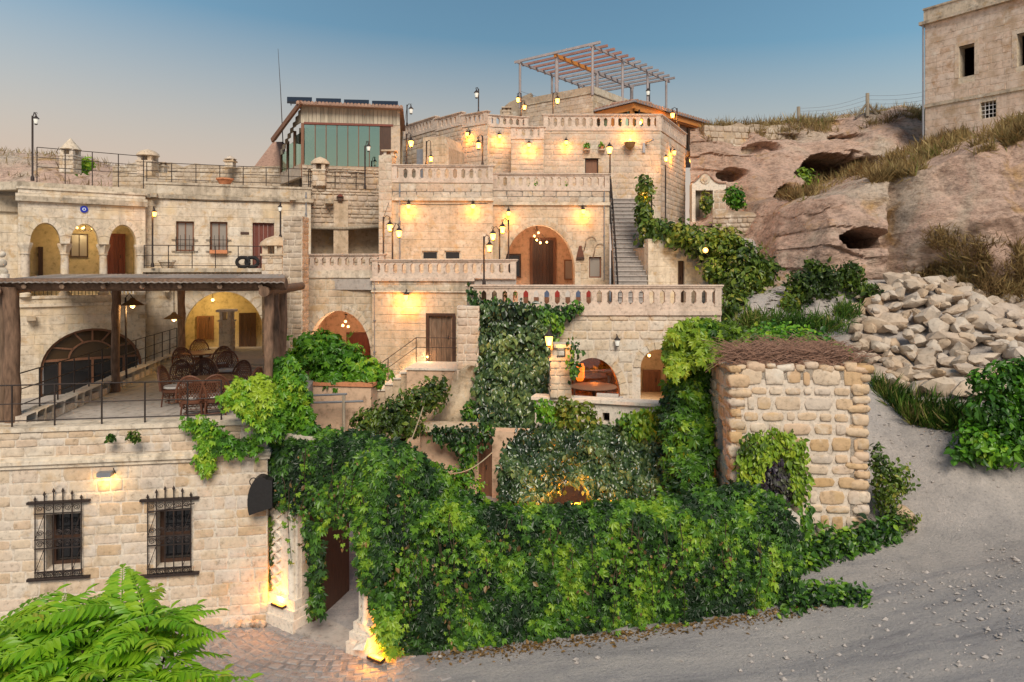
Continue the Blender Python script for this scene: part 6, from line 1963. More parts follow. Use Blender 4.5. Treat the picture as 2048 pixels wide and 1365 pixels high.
B('tallest of three lantern posts near the great arch', 1005, 459, 1017, 440, 556, 28.2)
B('slender lantern post at the head of the staircase', 1219, 300, 1220, 310, 448, 31.3, s=1.15)
B('lantern post half hidden in the climbing vine', 1289, 389, 1303, 372, 500, 29.5, s=1.2)
B('thin lamp post against the receding tower side', 1332, 318, 1331, 330, 470, 33.4, s=.8, e=12)
B('lantern post on the roof terrace by the glass pavilion', 822, 287, 813, 268, 332, 31.2)
B('lantern post on the roof terrace before the curved wall', 957, 291, 965, 272, 332, 31.0)
B('short lamp on a crook beside the lit roof hut', 862, 318, 853, 283, 332, 32.0, s=.8)
B('unlit lamp post on the curved balustrade by the pavilion', 822, 222, 814, 210, 252, 38.5, False)
B('unlit lamp post standing on the curved balustrade', 953, 190, 957, 178, 228, 36.5, False)
B('taller lantern post before the rubble shoulder of the top block', 1036, 200, 1042, 187, 236, 37.5, s=.9)
B('second lantern post before the rubble shoulder of the top block', 1049, 215, 1042, 205, 236, 36.9, s=.9, e=8)
B('lantern post before the plain wall of the top block', 1115, 202, 1106, 186, 236, 36.2)
B('lantern post beside the orange timber pavilion', 1345, 231, 1354, 217, 268, 37.6)
B('unlit lamp post on the pergola roof corner', 1296, 186, 1299, 168, 215, 40.0, False)
B('tall unlit crook lamp on the loggia roof', 72, 242, 65, 232, 362, 27.0, False, s=.8)
B('thin unlit lamp post rising beside the rubble wall below the pavilion', 737, 297, 730, 292, 378, 31.2, False, s=.8)
B('thin lit lamp post standing by the loggia corner', 309, 428, 305, 424, 535, 28.0, True, s=.7, e=5)
B('thin unlit lamp post by the red door wall', 560, 418, 561, 404, 478, 29.5, False, s=.7)
B('shaded lamp on the wall of the block chimney in the patio', 1098, 680, 1104, 668, 700, 21.3, True, s=1.1, e=22)
# wall lamps
def wall_lamp(label, wf, px, py, e=7, s=.9):
    u, v = wf.uv(px, py)
    root = thing('wall_lamp', wf.pt(u, v, 0), label, 'lamp', 'wall lamps on the stone facades')
    MB().fbox(wf, u - .05, u + .05, v - .02, v + .22, .01, .05).build('back_plate', 'iron', root)
    MB().tube([wf.pt(u, v + .14, .04), wf.pt(u, v + .30, .12), wf.pt(u, v + .24, .22)], .014, 5).build('bracket', 'iron', root)
    lt = MB().lathe([(.05 * s, -.16 * s), (.09 * s, -.12 * s)], wf.pt(u, v, .22), 8).build('lantern', 'iron', root)
    MB().lathe([(.07 * s, -.12 * s), (.10 * s, .08 * s)], wf.pt(u, v, .22), 8).build('glass', 'lamp_glow', lt)
    MB().lathe([(.13 * s, .08 * s), (.05 * s, .18 * s), (.01, .22 * s)], wf.pt(u, v, .22), 8).build('cap', 'iron', lt)
    warm_light(root, wf.pt(u, v - .24, .26), e * random.uniform(.8, 1.6), (1, .36, .04), .06)
wall_lamp('wall lamp by the corner pilaster of the main facade', wh, 818, 414)
wall_lamp('wall lamp over the low cellar windows of the main facade', wh, 946, 414)
wall_lamp('wall lamp where the main facade steps back by the arch', wh2, 1017, 428)
wall_lamp('wall lamp directly above the hanging farm tools', wh2, 1165, 424)
wall_lamp('wall lamp under the curved balustrade corner', wC, 940, 270, 9)
wall_lamp('wall lamp on the wall between curved wall and block', wB, 997, 275, 9)
wall_lamp('wall lamp low on the stepped block', wA, 1058, 292, 8)
wall_lamp('wall lamp on the rose tower above the shuttered window', wt, 1132, 287, 9)
wall_lamp('wall lamp on the tower side by the lamp post', ws_, 1340, 306, 12)
wall_lamp('wall lamp far along the tower side', ws_, 1374, 322, 10)
wall_lamp('big wall lamp flooding the cream wall above the steps', wn_, 815, 594, 26, 1.0)
# burning basket on the tower
u, v = wt.uv(1258, 290)
bk = thing('light_basket', wt.pt(u, v, .2), 'half-round woven wall basket with a bright lamp in it', 'basket')
MB().lathe([(.05, -.30), (.20, -.15), (.28, .06), (.26, .08)], wt.pt(u, v, .26), 12).build('basket', 'basket', bk)
MB().ball(wt.pt(u, v + .12, .26), .12).build('bulb', 'lamp_glow', bk)
warm_light(bk, wt.pt(u, v + .30, .34), 16, (1, .38, .05), .1)
# pendants and chandeliers
def pendant(label, top, bulbs, e, group='hanging lamps in the vaults'):
    root = thing('pendant_lamp', top, label, 'lamp', group)
    top = Vector(top)
    MB().lathe([(.07, 0), (.05, .05)], top, 8).build('ceiling_rose', 'iron', root)
    for b in bulbs:
        b = Vector(b)
        MB().tube([top, b + Vector((0, 0, .08))], .008, 4).build('cord', 'iron', root)
        MB().ball(b, .055, 8, 6).build('bulb', 'bulb_white', root)
    m_ = sum((Vector(b) for b in bulbs), Vector()) / len(bulbs)
    warm_light(root, m_ + Vector((0, -.25, -.1)), e * .62, (1, .62, .38), .2)
q = lambda px, py, o: wh2.pt(wh2.u(px), wh2.v(px, py), o)
pendant('cluster of glowing globes under the great arch', q(1077, 452, -1.2), [q(1081, 463, -1.2), q(1072, 470, -1.1), q(1078, 478, -1.3), q(1085, 484, -1.2), q(1100, 482, -1.6)], 42)
q2 = lambda px, py, o: wm.pt(wm.u(px), wm.v(px, py), o)
pendant('glowing glass pendant in the pink vault', q2(676, 634, -1.0), [q2(675, 647, -1.0), q2(671, 655, -.9), q2(679, 658, -1.1)], 36)
q6 = lambda px, py, o: wf6.pt(wf6.u(px), wf6.v(px, py), o)
pendant('small lamp hidden in the second arched opening', q6(1312, 706, -1.2), [q6(1312, 720, -1.2)], 16)
def shade_lamp(label, c, top, lit=True, base=None):
    root = thing('shade_lamp', c, label, 'lamp', 'brass shade lamps of the terrace')
    c = Vector(c)
    MB().lathe([(.33, -.10), (.30, -.08), (.10, .05), (.05, .12)], c, 14).build('shade', 'basket', root)
    MB().ball(c + Vector((0, 0, -.12)), .07).build('bulb', 'bulb_white' if lit else 'lamp_off', root)
    MB().tube([c + Vector((0, 0, .12))] + [Vector(p) for p in top], .014, 5).build('arm' if base else 'cord', 'iron', root)
    if base: MB().tube([Vector(base), Vector(top[-1])], .03, 7).build('pole', 'iron', root)
    if lit: warm_light(root, c + Vector((0, 0, -.25)), 10, (1, .7, .3))
shade_lamp('wide brass shade lamp hanging from the pergola beam', W(348, 632, 23.6), [W(348, 574, 23.6)])
shade_lamp('brass shade lamp on a crook pole beside the pergola post', W(265, 604, 20.9), [W(265, 595, 20.9), W(258, 587, 20.9), W(251, 596, 20.9)], True, W(253, 757, 20.9))
# security camera, small spot and speaker on the tower, gutter
cmx = thing('security_camera', wt.pt(wt.u(1292), wt.v(1292, 290), .1), 'small grey security camera on the rose tower', 'camera')
u, v = wt.uv(1287, 292)
MB().fbox(wt, u - .06, u + .06, v - .35, v + .12, .0, .1).build('box', 'grey_metal', cmx)
MB().tube([wt.pt(u + .1, v + .15, .1), wt.pt(u + .38, v + .22, .45)], .06, 8).build('body', 'grey_metal', cmx)
w7 = thing('wall_lantern', wf6.pt(wf6.u(1233), wf6.v(1233, 690), .1), 'unlit glass wall lantern between the two arches', 'lamp')
lantern_parts(w7, wf6.pt(wf6.u(1233), wf6.v(1233, 684), .18), .8, False)
MB().tube([wf6.pt(wf6.u(1233), wf6.v(1233, 668), 0), wf6.pt(wf6.u(1233), wf6.v(1233, 671), .18)], .014, 5).build('bracket', 'iron', w7)
# farm tools on the wall
bg_ = thing('saddle_bag', wh2.pt(wh2.u(1160), wh2.v(1160, 520), .05), 'dark woven saddle bag hanging by the small window', 'bag')
u, v = wh2.uv(1160, 520)
MB().prism(wh2, [(u - .19, v), (u + .19, v + .02), (u + .13, v + .34), (u + .08, v + .50), (u + .06, v + .62), (u - .04, v + .62), (u - .08, v + .48), (u - .13, v + .30)], .03, .10).build('body', 'wicker', bg_)
MB().prism(wh2, [(u - .18, v + .02), (u + .18, v + .04), (u + .15, v + .13), (u - .15, v + .11)], .10, .13).build('flap', 'wood_dark', bg_)
for k, (px, py, lb) in enumerate(((1172, 483, 'curved wooden sickle hanging beside the saddle bag'), (1190, 497, 'curved wooden sickle hanging above the small window'))):
    u, v = wh2.uv(px, py)
    sk = thing('sickle', wh2.pt(u, v, .05), lb, 'sickle', 'farm tools on the wall')
    MB().tube([wh2.pt(u + .22 + .24 * math.cos(t), v - .05 + .26 * math.sin(t), .06) for t in np.linspace(PI * 1.05, .15, 10)], [.018] * 9 + [.01], 6).build('blade', 'wood_grey', sk)
    MB().tube([wh2.pt(u - .02, v - .10, .06), wh2.pt(u - .10, v - .42, .06)], .024, 6).build('grip', 'wood_old', sk)
# pots, tyres, finial
def pot(label, c, r, h, mat='terracotta', group=None):
    root = thing('planter', c, label, 'planter', group)
    MB().lathe([(r * .6, 0), (r * .95, h * .75), (r * 1.08, h * .78), (r * 1.08, h), (r * .9, h), (r * .85, h * .9)], c, 14).build('pot', mat, root)
    MB().lathe([(r * .84, h * .88), (r * .4, h * .93), (.01, h * .95)], c, 10).build('soil', 'soil', root)
    return root
pot('wide terracotta bowl on the flat roof parapet', wr.pt(wr.u(449), tz2 + .06, -.25), .34, .28)
pot('pale stone bowl planter on the balcony', wr.pt(wr.u(338), bz + .002, .55), .32, .32, 'trim')
for i, px in enumerate((487, 505)):
    ty = thing('tyre', wr.pt(wr.u(px), bz, .5), ['black tyre leaning on the balcony before the red door', 'second black tyre half behind the domed chimney'][i], 'tyre')
    c = wr.pt(wr.u(px), bz + .26, .5)
    ring = [c + Vector((.25 * math.cos(t), .03 * math.cos(t), .20 * math.sin(t))) for t in np.linspace(0, 2 * PI, 19)]
    MB().tube(ring, .075, 8, False).build('tread', 'rubber', ty)
fn = thing('stone_finial', W(8, 548, 18.2), 'stacked pale stone ball finial rising behind the pergola roof', 'finial')
for k, r_ in enumerate((.16, .13, .10)):
    MB().ball(W(4, 545 - k * 18, 18.2), r_ * .9).build('ball', 'trim', fn)
MB().tube([W(8, 548, 18.2), (X(8, 18.2), 18.2, 3.2)], .12, 8).build('shaft', 'marble', fn)
# coloured cushions behind the long balustrade: bench with rolled rugs
bn = thing('terrace_bench', (X(1110, 25.2), 25.2, FT), 'terrace bench with red and white striped cushions behind the balustrade', 'bench')
MB().box(X(1040, 25.2), X(1180, 25.2), 25.0, 25.6, FT, FT + .42).build('seat', 'wood_brown', bn)
plain('cloth_red', (.36, .04, .03), .9, var=.2); plain('cloth_white', (.66, .62, .56), .9, var=.1); plain('cloth_blue', (.12, .16, .26), .9, var=.2)
for k in range(7):
    MB().box(X(1042 + k * 20, 25.2), X(1060 + k * 20, 25.2), 25.02, 25.2, FT + .43, FT + .72).build('cushion', ['cloth_red', 'cloth_white', 'cloth_blue'][k % 3], bn)
# ropes
for a, b, sag, lb in (((862, 762, 22.5), (815, 900, 18.0), .1, 'tan rope slanting down past the rock buttress'), ((872, 945, 17.5), (985, 905, 20.0), .25, 'thin rope hung across the court before the tall door')):
    A_, B_ = W(*a), W(*b)
    o = MB().tube([A_ + (B_ - A_) * (i / 10) - Vector((0, 0, sag * math.sin(PI * i / 10))) for i in range(11)], .018, 5).build('rope', 'rope')
    tag(o, lb, 'rope')

# ================================================================ wicker furniture on the terrace
def wicker_chair():
    root = bpy.data.objects.new('wicker_chair', None); COL.objects.link(root)
    tag(root, 'brown wicker armchair with pale cushion', 'chair', 'wicker chairs on the dining terrace')
    MB().lathe([(.27, .34), (.31, .37), (.31, .42), (.28, .44)], (0, 0, 0), 14).build('seat', 'wicker', root)
    MB().lathe([(.25, .44), (.28, .47), (.26, .52), (.02, .535)], (0, 0, 0), 14).build('cushion', 'cushion', root)
    for sx, sy in ((-1, -1), (1, -1), (1, 1), (-1, 1)):
        MB().tube([(sx * .24, sy * .24, 0), (sx * .23, sy * .22, .2), (sx * .20, sy * .20, .40)], [.02, .022, .024], 6).build('leg', 'wicker', root)
    for z in (.10, .22):
        MB().tube([(.22 * math.cos(t) * 1.05, .22 * math.sin(t) * 1.05, z) for t in np.linspace(0, 2 * PI, 17)], .012, 5, False).build('stretcher', 'wicker', root)
    arc = []
    for i in range(21):                          # tall rounded back, at +y
        t = PI * i / 20
        x = .34 * math.cos(t)
        z = .42 + .62 * math.sin(t) ** .75
        y = .22 + .14 * math.sin(t)
        arc.append((x, y, z))
    MB().tube(arc, .028, 7).build('back_frame', 'wicker', root)
    wv_ = MB()
    def bp(u, v):                                # point on the back surface
        hw = .33 * math.sqrt(max(0, 1 - max(0, v) ** 2.2))
        return Vector((u * hw, .20 + .15 * v + .03 * (1 - u * u), .42 + .60 * v))
    for k in range(-6, 7):
        for s in (-1, 1):
            pts = []
            for j in range(9):
                v = j / 8 * .97
                u = k / 5 + s * (v - .5) * 1.1
                if abs(u) <= 1: pts.append(bp(u, v))
            if len(pts) > 1: wv_.tube(pts, .009, 4)
    wv_.build('back_weave', 'wicker', root, origin=None)
    for s in (-1, 1):
        MB().tube([(s * .33, .20, .66), (s * .36, .0, .68), (s * .33, -.20, .66), (s * .27, -.25, .52), (s * .24, -.24, .40)], .022, 6).build('armrest', 'wicker', root)
    sk = MB()
    for i in range(14):
        t = 2 * PI * i / 14
        sk.tube([(.29 * math.cos(t), .29 * math.sin(t), .36), (.24 * math.cos(t + .25), .24 * math.sin(t + .25), .22)], .007, 4)
        sk.tube([(.29 * math.cos(t), .29 * math.sin(t), .36), (.24 * math.cos(t - .25), .24 * math.sin(t - .25), .22)], .007, 4)
    sk.build('apron_weave', 'wicker', root)
    return root
proto = wicker_chair()
def table(label, x, y, z, r, group='round tables on the dining terrace'):
    rt = thing('round_table', (x, y, z), label, 'table', group)
    MB().lathe([(r, .70), (r + .02, .72), (r, .75)], (x, y, z), 22).build('tabletop', 'wood_brown', rt)
    MB().lathe([(.06, .06), (.05, .4), (.07, .70)], (x, y, z), 8).build('column', 'wood_dark', rt)
    for k in range(3):
        a = k * 2.1 + .4
        MB().tube([(x, y, z + .25), (x + .3 * math.cos(a), y + .3 * math.sin(a), z + .08), (x + .42 * math.cos(a), y + .42 * math.sin(a), z)], .025, 6).build('foot', 'wood_dark', rt)
t1 = (X(425, 18.3), 18.4); t2 = (X(402, 24.0), 24.0)
table('round wooden table ringed by wicker chairs near the street edge', *t1, TZ, .62)
table('round wooden table with two chairs near the yellow lit arch', *t2, TZ, .60)
spots = [(388, 17.0, t1, 'wicker chair with its back to the street railing'), (428, 17.15, t1, 'wicker chair beside creeper with its back to the street'),
         (349, 18.5, t1, 'wicker chair on the kerb side of the near table'), (372, 19.4, t1, 'wicker chair set back behind the near table on the kerb side'), (408, 19.6, t1, 'wicker chair on the far side of the near table facing the street'),
         (470, 19.2, t1, 'wicker chair behind the near table by the pergola posts'), (492, 18.2, t1, 'wicker chair between the near table and the creeper'),
         (438, 23.4, t2, 'wicker chair facing the far table by the arch'), (455, 21.6, t1, 'lone wicker chair between the two tables'),
         (402, 25.2, t2, 'wicker chair tucked behind the far table'), (372, 23.2, t2, 'wicker chair on the kerb side of the far table')]
for i, (px, Y, tt_, lb) in enumerate(spots):
    o = proto if i == 0 else copy_tree(proto)
    x = X(px, Y)
    o.location = (x, Y, TZ + .004)
    dx, dy = tt_[0] - x, tt_[1] - Y
    o.rotation_euler = (0, 0, math.atan2(dy, dx) + PI / 2 + random.uniform(-.25, .25))
    o['label'] = lb

# small potted plants, pipes and cables
def potted(label, c, r, h, pl):
    rt = pot(label, c, r, h)
    c = Vector(c); n = 70
    d = rng.normal(0, 1, (n, 3)); d /= np.linalg.norm(d, axis=1, keepdims=True); d[:, 2] = np.abs(d[:, 2])
    P = np.array(c) + np.array([0, 0, h]) + d * rng.uniform(.3, 1, (n, 1)) * pl
    fo = leaves('foliage', P, d, .12, rng.random(n), 'leaf_bright', rt, 'leaf', (0, 0, -.3)); fo['kind'] = 'stuff'
for px, py, wf_, o_, lb in ((1173, 292, wt, .14, 'little potted plant on the tower ledge over the small window'), (1203, 292, wt, .14, 'little potted plant on the tower ledge near the light basket')):
    u, v = wf_.uv(px, py)
    MB().fbox(wf_, u - .16, u + .16, v - .25, v - .2, -.02, .3).build('ledge_stone', 'stone_rose', ut)
    potted(lb, wf_.pt(u, v - .2, o_), .09, .16, .12)
FTb = wh.v(880, 366)
for px, Y, z, lb in ((900, 31.5, 11.48, 'potted plant on the roof terrace behind the balustrade'), (1068, 32.4, 11.48, 'potted plant at the foot of the stepped block'), (1130, 32.6, 11.48, 'potted plant on the roof terrace under the small window'), (1020, 28.9, FT, 'potted plant beside the great arch')):
    potted(lb, (X(px, Y), Y, z), .20, .34, .34)
for k, (wf_, px, y0, y1, lb) in enumerate(((wh, 800, 368, 520, 'thin grey rain pipe by the corner pilaster'), (wh2, 1208, 384, 560, 'thin grey rain pipe beside the staircase'), (wr, 612, 385, 470, 'grey rain pipe at the end of the pale house'), (wn_, 750, 562, 720, 'thin grey cable pipe on the cream wall corner'))):
    p = MB().tube([wf_.pt(wf_.u(px), wf_.v(px, y0), .07), wf_.pt(wf_.u(px), wf_.v(px, y1), .07)], .028 if k != 3 else .016, 7)
    for t in (.1, .5, .9):
        v = wf_.v(px, y0) + (wf_.v(px, y1) - wf_.v(px, y0)) * t
        p.fbox(wf_, wf_.u(px) - .045, wf_.u(px) + .045, v - .02, v + .02, 0, .1)
    tag(p.build('rain_pipe', 'grey_metal'), lb, 'pipe')
for A_, B_, s_, lb in ((wr.pt(wr.u(340), wr.v(340, 399), .03), wr.pt(wr.u(560), wr.v(560, 404), .03), .06, 'thin cable strung along the pale house under its cornice'), (wh.pt(.3, wh.v(800, 408), .03), wh.pt(wh.L - .2, wh.v(970, 407), .03), .05, 'thin cable along the main facade feeding the wall lamps'), (W(767, 436, 28.1), W(814, 212, 38.4), .8, 'slack wire from the lantern post up to the curved balustrade')):
    tag(MB().tube([A_ + (B_ - A_) * (i / 12) - Vector((0, 0, s_ * math.sin(PI * i / 12))) for i in range(13)], .010, 4).build('cable', 'iron_black'), lb, 'cable')
# ================================================================ plants
def plant(name, loc, label, cat='creeper', group=None):
    return thing(name, loc, label, cat, group)
def clump(P, base=.4, amp=.5, s=.9, rnd=.16, seed=0.0):
    return base + amp * nz3(P, s, seed) + amp * .5 * nz3(P, s * 2.7, seed + 5) + rng.normal(0, rnd * 1.2, len(P))
def stems(root, pts_list, r=.03):
    for pts in pts_list: MB().tube(pts, [r * (1 - .5 * i / len(pts)) for i in range(len(pts))], 6).build('stem', 'stem', root)
def ivy(label, poly, Yf, n, mat='leaf_creeper', size=.14, thick=.25, bulge=.25, base=.42, amp=.6, seed=0.0, tpl='palm', jit=5, back=True, name='creeper', N=(0, -1, .25), cs=.9, backoff=.03, stem_pts=None):
    q = poly_pts(poly, n) + rng.normal(0, jit, (n, 2))
    Y = np.array([Yf(a, b) for a, b in q])
    P0 = np.stack([(q[:, 0] - 1024) / F * Y, Y, CAMZ + (HZ - q[:, 1]) / F * Y], 1)
    PS = P0 * np.array([1.25, 1.25, .9])
    bz_ = nz3(PS, 1.3, seed) + .6 * nz3(PS, 3.3, seed + 3)
    d = thick * rng.random(n) ** .6 + bulge * (bz_ + .6)
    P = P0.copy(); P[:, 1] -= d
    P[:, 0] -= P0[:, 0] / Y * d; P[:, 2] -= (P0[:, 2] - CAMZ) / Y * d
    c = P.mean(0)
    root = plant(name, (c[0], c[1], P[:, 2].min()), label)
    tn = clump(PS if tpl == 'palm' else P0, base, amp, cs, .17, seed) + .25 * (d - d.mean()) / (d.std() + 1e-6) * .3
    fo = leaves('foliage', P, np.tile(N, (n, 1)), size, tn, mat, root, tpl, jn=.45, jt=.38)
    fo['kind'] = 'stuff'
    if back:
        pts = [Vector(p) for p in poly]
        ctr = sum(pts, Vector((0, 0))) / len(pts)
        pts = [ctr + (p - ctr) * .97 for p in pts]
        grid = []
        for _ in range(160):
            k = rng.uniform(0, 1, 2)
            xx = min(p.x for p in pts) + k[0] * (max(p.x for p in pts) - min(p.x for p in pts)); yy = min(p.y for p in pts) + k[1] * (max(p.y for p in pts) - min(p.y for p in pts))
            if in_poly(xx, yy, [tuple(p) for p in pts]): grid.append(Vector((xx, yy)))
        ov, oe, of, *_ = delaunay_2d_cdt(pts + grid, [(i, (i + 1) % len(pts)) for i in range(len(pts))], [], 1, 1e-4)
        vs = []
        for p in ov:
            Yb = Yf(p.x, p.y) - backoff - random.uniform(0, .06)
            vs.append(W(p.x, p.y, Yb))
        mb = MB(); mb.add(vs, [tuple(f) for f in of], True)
        mb.build('shade_backing', 'ivy_shade', root, recalc=False)  # dark sheet put in behind the leaves as the ivy's shaded inside
    if stem_pts: stems(root, stem_pts)
    return root
def wfY(wf, o=0.0):
    def f(px, py):
        A = wf.A + wf.n * o; rx = (px - 1024) / F
        return A.dot(wf.n) / Vector((rx, 1.0)).dot(wf.n)
    return f
def bush(label, blobs, n, mat='leaf_tree', size=.16, base=.45, amp=.5, seed=0.0, tpl='leaf', name='shrub', stem=None, cat='shrub', up=.2, tip=(0, 0, -.6), shell=.45, group=None, cs=.9, jn=.6):
    """blobs: (px, py, Y, radius x, y, z in metres)"""
    vol = np.array([b[3] * b[4] * b[5] for b in blobs]) ** (2 / 3); k = np.maximum(8, (vol / vol.sum() * n).astype(int))
    P, N = [], []
    for b, m in zip(blobs, k):
        c = np.array(W(b[0], b[1], b[2]))
        d = rng.normal(0, 1, (m, 3)); d /= np.linalg.norm(d, axis=1, keepdims=True)
        r = rng.uniform(shell, 1, (m, 1)) ** .6
        r = r * (1 + .28 * nz3(d * 1.7 + c, 1.0, seed)[:, None] + .12 * rng.normal(0, 1, (m, 1)))
        P.append(c + d * r * np.array(b[3:6])); N.append(d + np.array([0, -.15, up]))
    P, N = np.concatenate(P), np.concatenate(N)
    root = plant(name, (P[:, 0].mean(), P[:, 1].mean(), P[:, 2].min()), label, cat, group)
    fo = leaves('foliage', P, N, size, clump(P, base, amp, cs, .17, seed), mat, root, tpl, tip, jn=jn)
    fo['kind'] = 'stuff'
    if stem:
        for s in stem: MB().tube([Vector(p) for p in s], [.05 * (1 - .6 * i / len(s)) for i in range(len(s))], 7).build('stem', 'stem', root)
    return root
gY, sY = wfY(wga, .02), wfY(wsw, .02)
# creeper on the gate and along the street wall
ivy('dark creeper cascading over the carved gate and its lintel', [(520, 876), (560, 850), (640, 858), (720, 866), (790, 882), (840, 915), (870, 965), (880, 1010), (800, 1090), (760, 1160), (735, 1170), (722, 1070), (700, 1030), (672, 1050), (640, 1030), (600, 1015), (560, 1010), (540, 990), (518, 940)],
    lambda x, y: min(gY(min(x, 752), y), 16.4) - .18 * (x > 690) + max(0, (905 - y) / 40) ** 1.5 * .55, 9500, size=.115, thick=.20, bulge=.16, base=.28, amp=.7, seed=1)
ivy('thick creeper curtain covering the long street wall', [(742, 1160), (800, 1080), (870, 1000), (960, 1004), (1050, 1012), (1150, 1006), (1280, 1000), (1400, 985), (1480, 960), (1560, 1000), (1602, 1060), (1598, 1190), (1540, 1212), (1400, 1232), (1300, 1244), (1200, 1256), (1000, 1290), (860, 1312), (800, 1316), (775, 1290), (768, 1220)],
    lambda x, y: sY(x, y) + max(0, (1030 - y) / 60) * .5, 19000, size=.105, thick=.18, bulge=.14, base=.32, amp=.95, seed=2, cs=1.1)
ivy('creeper swag sweeping from the gate down to the street wall', [(770, 882), (830, 898), (880, 940), (925, 985), (975, 1004), (960, 1030), (880, 1040), (820, 980)], lambda x, y: 15.1 + max(0, (960 - y)) / 80 * .5, 2000, size=.115, thick=.22, bulge=.16, base=.30, amp=.7, seed=61)
ivy('creeper tendril trailing down between gate door and wall', [(712, 1070), (736, 1070), (740, 1165), (724, 1165)], lambda x, y: gY(x, y) - .25, 160, size=.13, thick=.2, bulge=.1, back=False, seed=3)
ivy('loose creeper strand hanging inside the gate opening', [(612, 1040), (640, 1040), (642, 1140), (640, 1225), (628, 1230), (624, 1150)], lambda x, y: gY(x, y) - .2, 330, size=.14, thick=.25, bulge=.1, back=False, seed=4, base=.2)
ivy('thin vine stem climbing between street house and gate jamb', [(522, 1035), (542, 1030), (545, 1110), (535, 1170), (515, 1230), (505, 1180), (525, 1120)], lambda x, y: gY(x, y) - .08, 300, 'leaf_tree', size=.10, thick=.12, bulge=.05, back=False, seed=5, tpl='leaf', name='vine', stem_pts=[[wga.pt(.12, .0, .12), wga.pt(.10, 1.0, .1), wga.pt(.14, 2.0, .1), wga.pt(.2, 3.0, .1)]])
ivy('creeper glowing beside the ground light at the gate foot', [(742, 1170), (790, 1200), (795, 1310), (770, 1300), (748, 1240)], lambda x, y: sY(max(x, 752), y) - .25, 420, 'leaf_creeper', size=.13, thick=.35, bulge=.1, back=False, seed=6, base=.5)
# bright creeper on the terrace corner
fY = wfY(wf1, .03)
ivy('bright creeper spilling over the terrace corner beside the posts', [(440, 800), (470, 770), (520, 748), (540, 760), (545, 800), (560, 830), (560, 870), (520, 872), (500, 840), (470, 815)], lambda x, y: min(fY(min(x, 535), y), 15.8) - .15, 1100, 'leaf_bright', size=.12, thick=.4, bulge=.2, base=.6, back=False, seed=7)
ivy('bright creeper draped along the top of the street house wall', [(362, 842), (400, 836), (430, 845), (445, 870), (480, 880), (520, 872), (520, 905), (470, 908), (430, 900), (418, 930), (410, 945), (398, 910), (392, 870)], lambda x, y: fY(min(x, 535), y) - .05, 760, 'leaf_bright', size=.11, thick=.16, bulge=.1, base=.55, back=False, seed=8)
ivy('thin creeper tips dangling below the street house cornice', [(388, 905), (400, 905), (412, 935), (428, 905), (424, 940), (412, 950), (398, 938)], lambda x, y: fY(x, y) - .05, 90, 'leaf_bright', size=.09, thick=.1, bulge=.03, base=.8, back=False, seed=9)
ivy('green creeper column behind the pergola posts', [(548, 720), (580, 712), (600, 740), (615, 790), (625, 860), (600, 880), (555, 870), (540, 800)], lambda x, y: 16.6, 1500, 'leaf_bright', size=.13, thick=.6, bulge=.3, base=.45, back=True, backoff=-.2, seed=10)
# creeper column hanging from the long balustrade, and the green strings on its rail
f6 = wfY(wf6, .05)
ivy('dark ivy column hanging from the long balustrade', [(958, 615), (1000, 606), (1060, 606), (1095, 630), (1100, 690), (1098, 780), (1085, 850), (1085, 930), (1090, 1000), (985, 1005), (962, 940), (948, 860), (952, 760), (962, 690)], lambda x, y: f6(x, y) - .05 - max(0, (y - 700)) / 300 * 2.6, 6400, 'leaf_grey', size=.17, thick=.3, bulge=.35, base=.5, seed=11, tpl='leaf', name='ivy')
ivy('ivy fringe along the foot of the long balustrade', [(938, 575), (946, 575), (950, 600), (1000, 600), (1060, 612), (1110, 615), (1165, 605), (1160, 622), (1120, 635), (1090, 640), (1060, 628), (1000, 622), (945, 618)], lambda x, y: f6(x, y) - .05, 900, 'leaf_creeper', size=.14, thick=.15, bulge=.12, base=.5, back=False, seed=12, tpl='leaf', name='ivy')
ivy('light ivy beside the patio lamp', [(1060, 620), (1130, 630), (1120, 660), (1100, 690), (1095, 720), (1080, 700), (1085, 650)], lambda x, y: f6(x, y) - .1, 500, 'leaf_creeper', size=.14, thick=.2, bulge=.2, base=.62, back=False, seed=13, tpl='leaf', name='ivy')
ivy('little ivy beside the block chimney of the patio', [(1140, 680), (1156, 690), (1154, 740), (1142, 760)], lambda x, y: 21.2, 120, 'leaf_creeper', size=.13, thick=.15, bulge=.1, base=.5, back=False, seed=14, tpl='leaf', name='ivy')
# big mass beside the tower
ivy('towering creeper mass between the arches and the stone tower', [(1335, 690), (1360, 655), (1410, 645), (1455, 655), (1468, 690), (1440, 730), (1425, 800), (1420, 940), (1430, 1000), (1330, 1000), (1335, 900), (1325, 820), (1340, 760)], lambda x, y: 19.6 - max(0, (y - 760)) / 240 * 1.6, 4200, 'leaf_creeper', size=.17, thick=.7, bulge=.5, base=.52, amp=.55, seed=15)
ivy('lime green creeper crown spilling above the tower corner', [(1330, 690), (1350, 652), (1400, 640), (1460, 648), (1500, 668), (1490, 700), (1430, 712), (1380, 730), (1350, 750), (1335, 730)], lambda x, y: 19.0 + (700 - y) * .006, 2200, 'leaf_yellow', size=.15, thick=.7, bulge=.5, base=.42, amp=.5, back=False, seed=16)
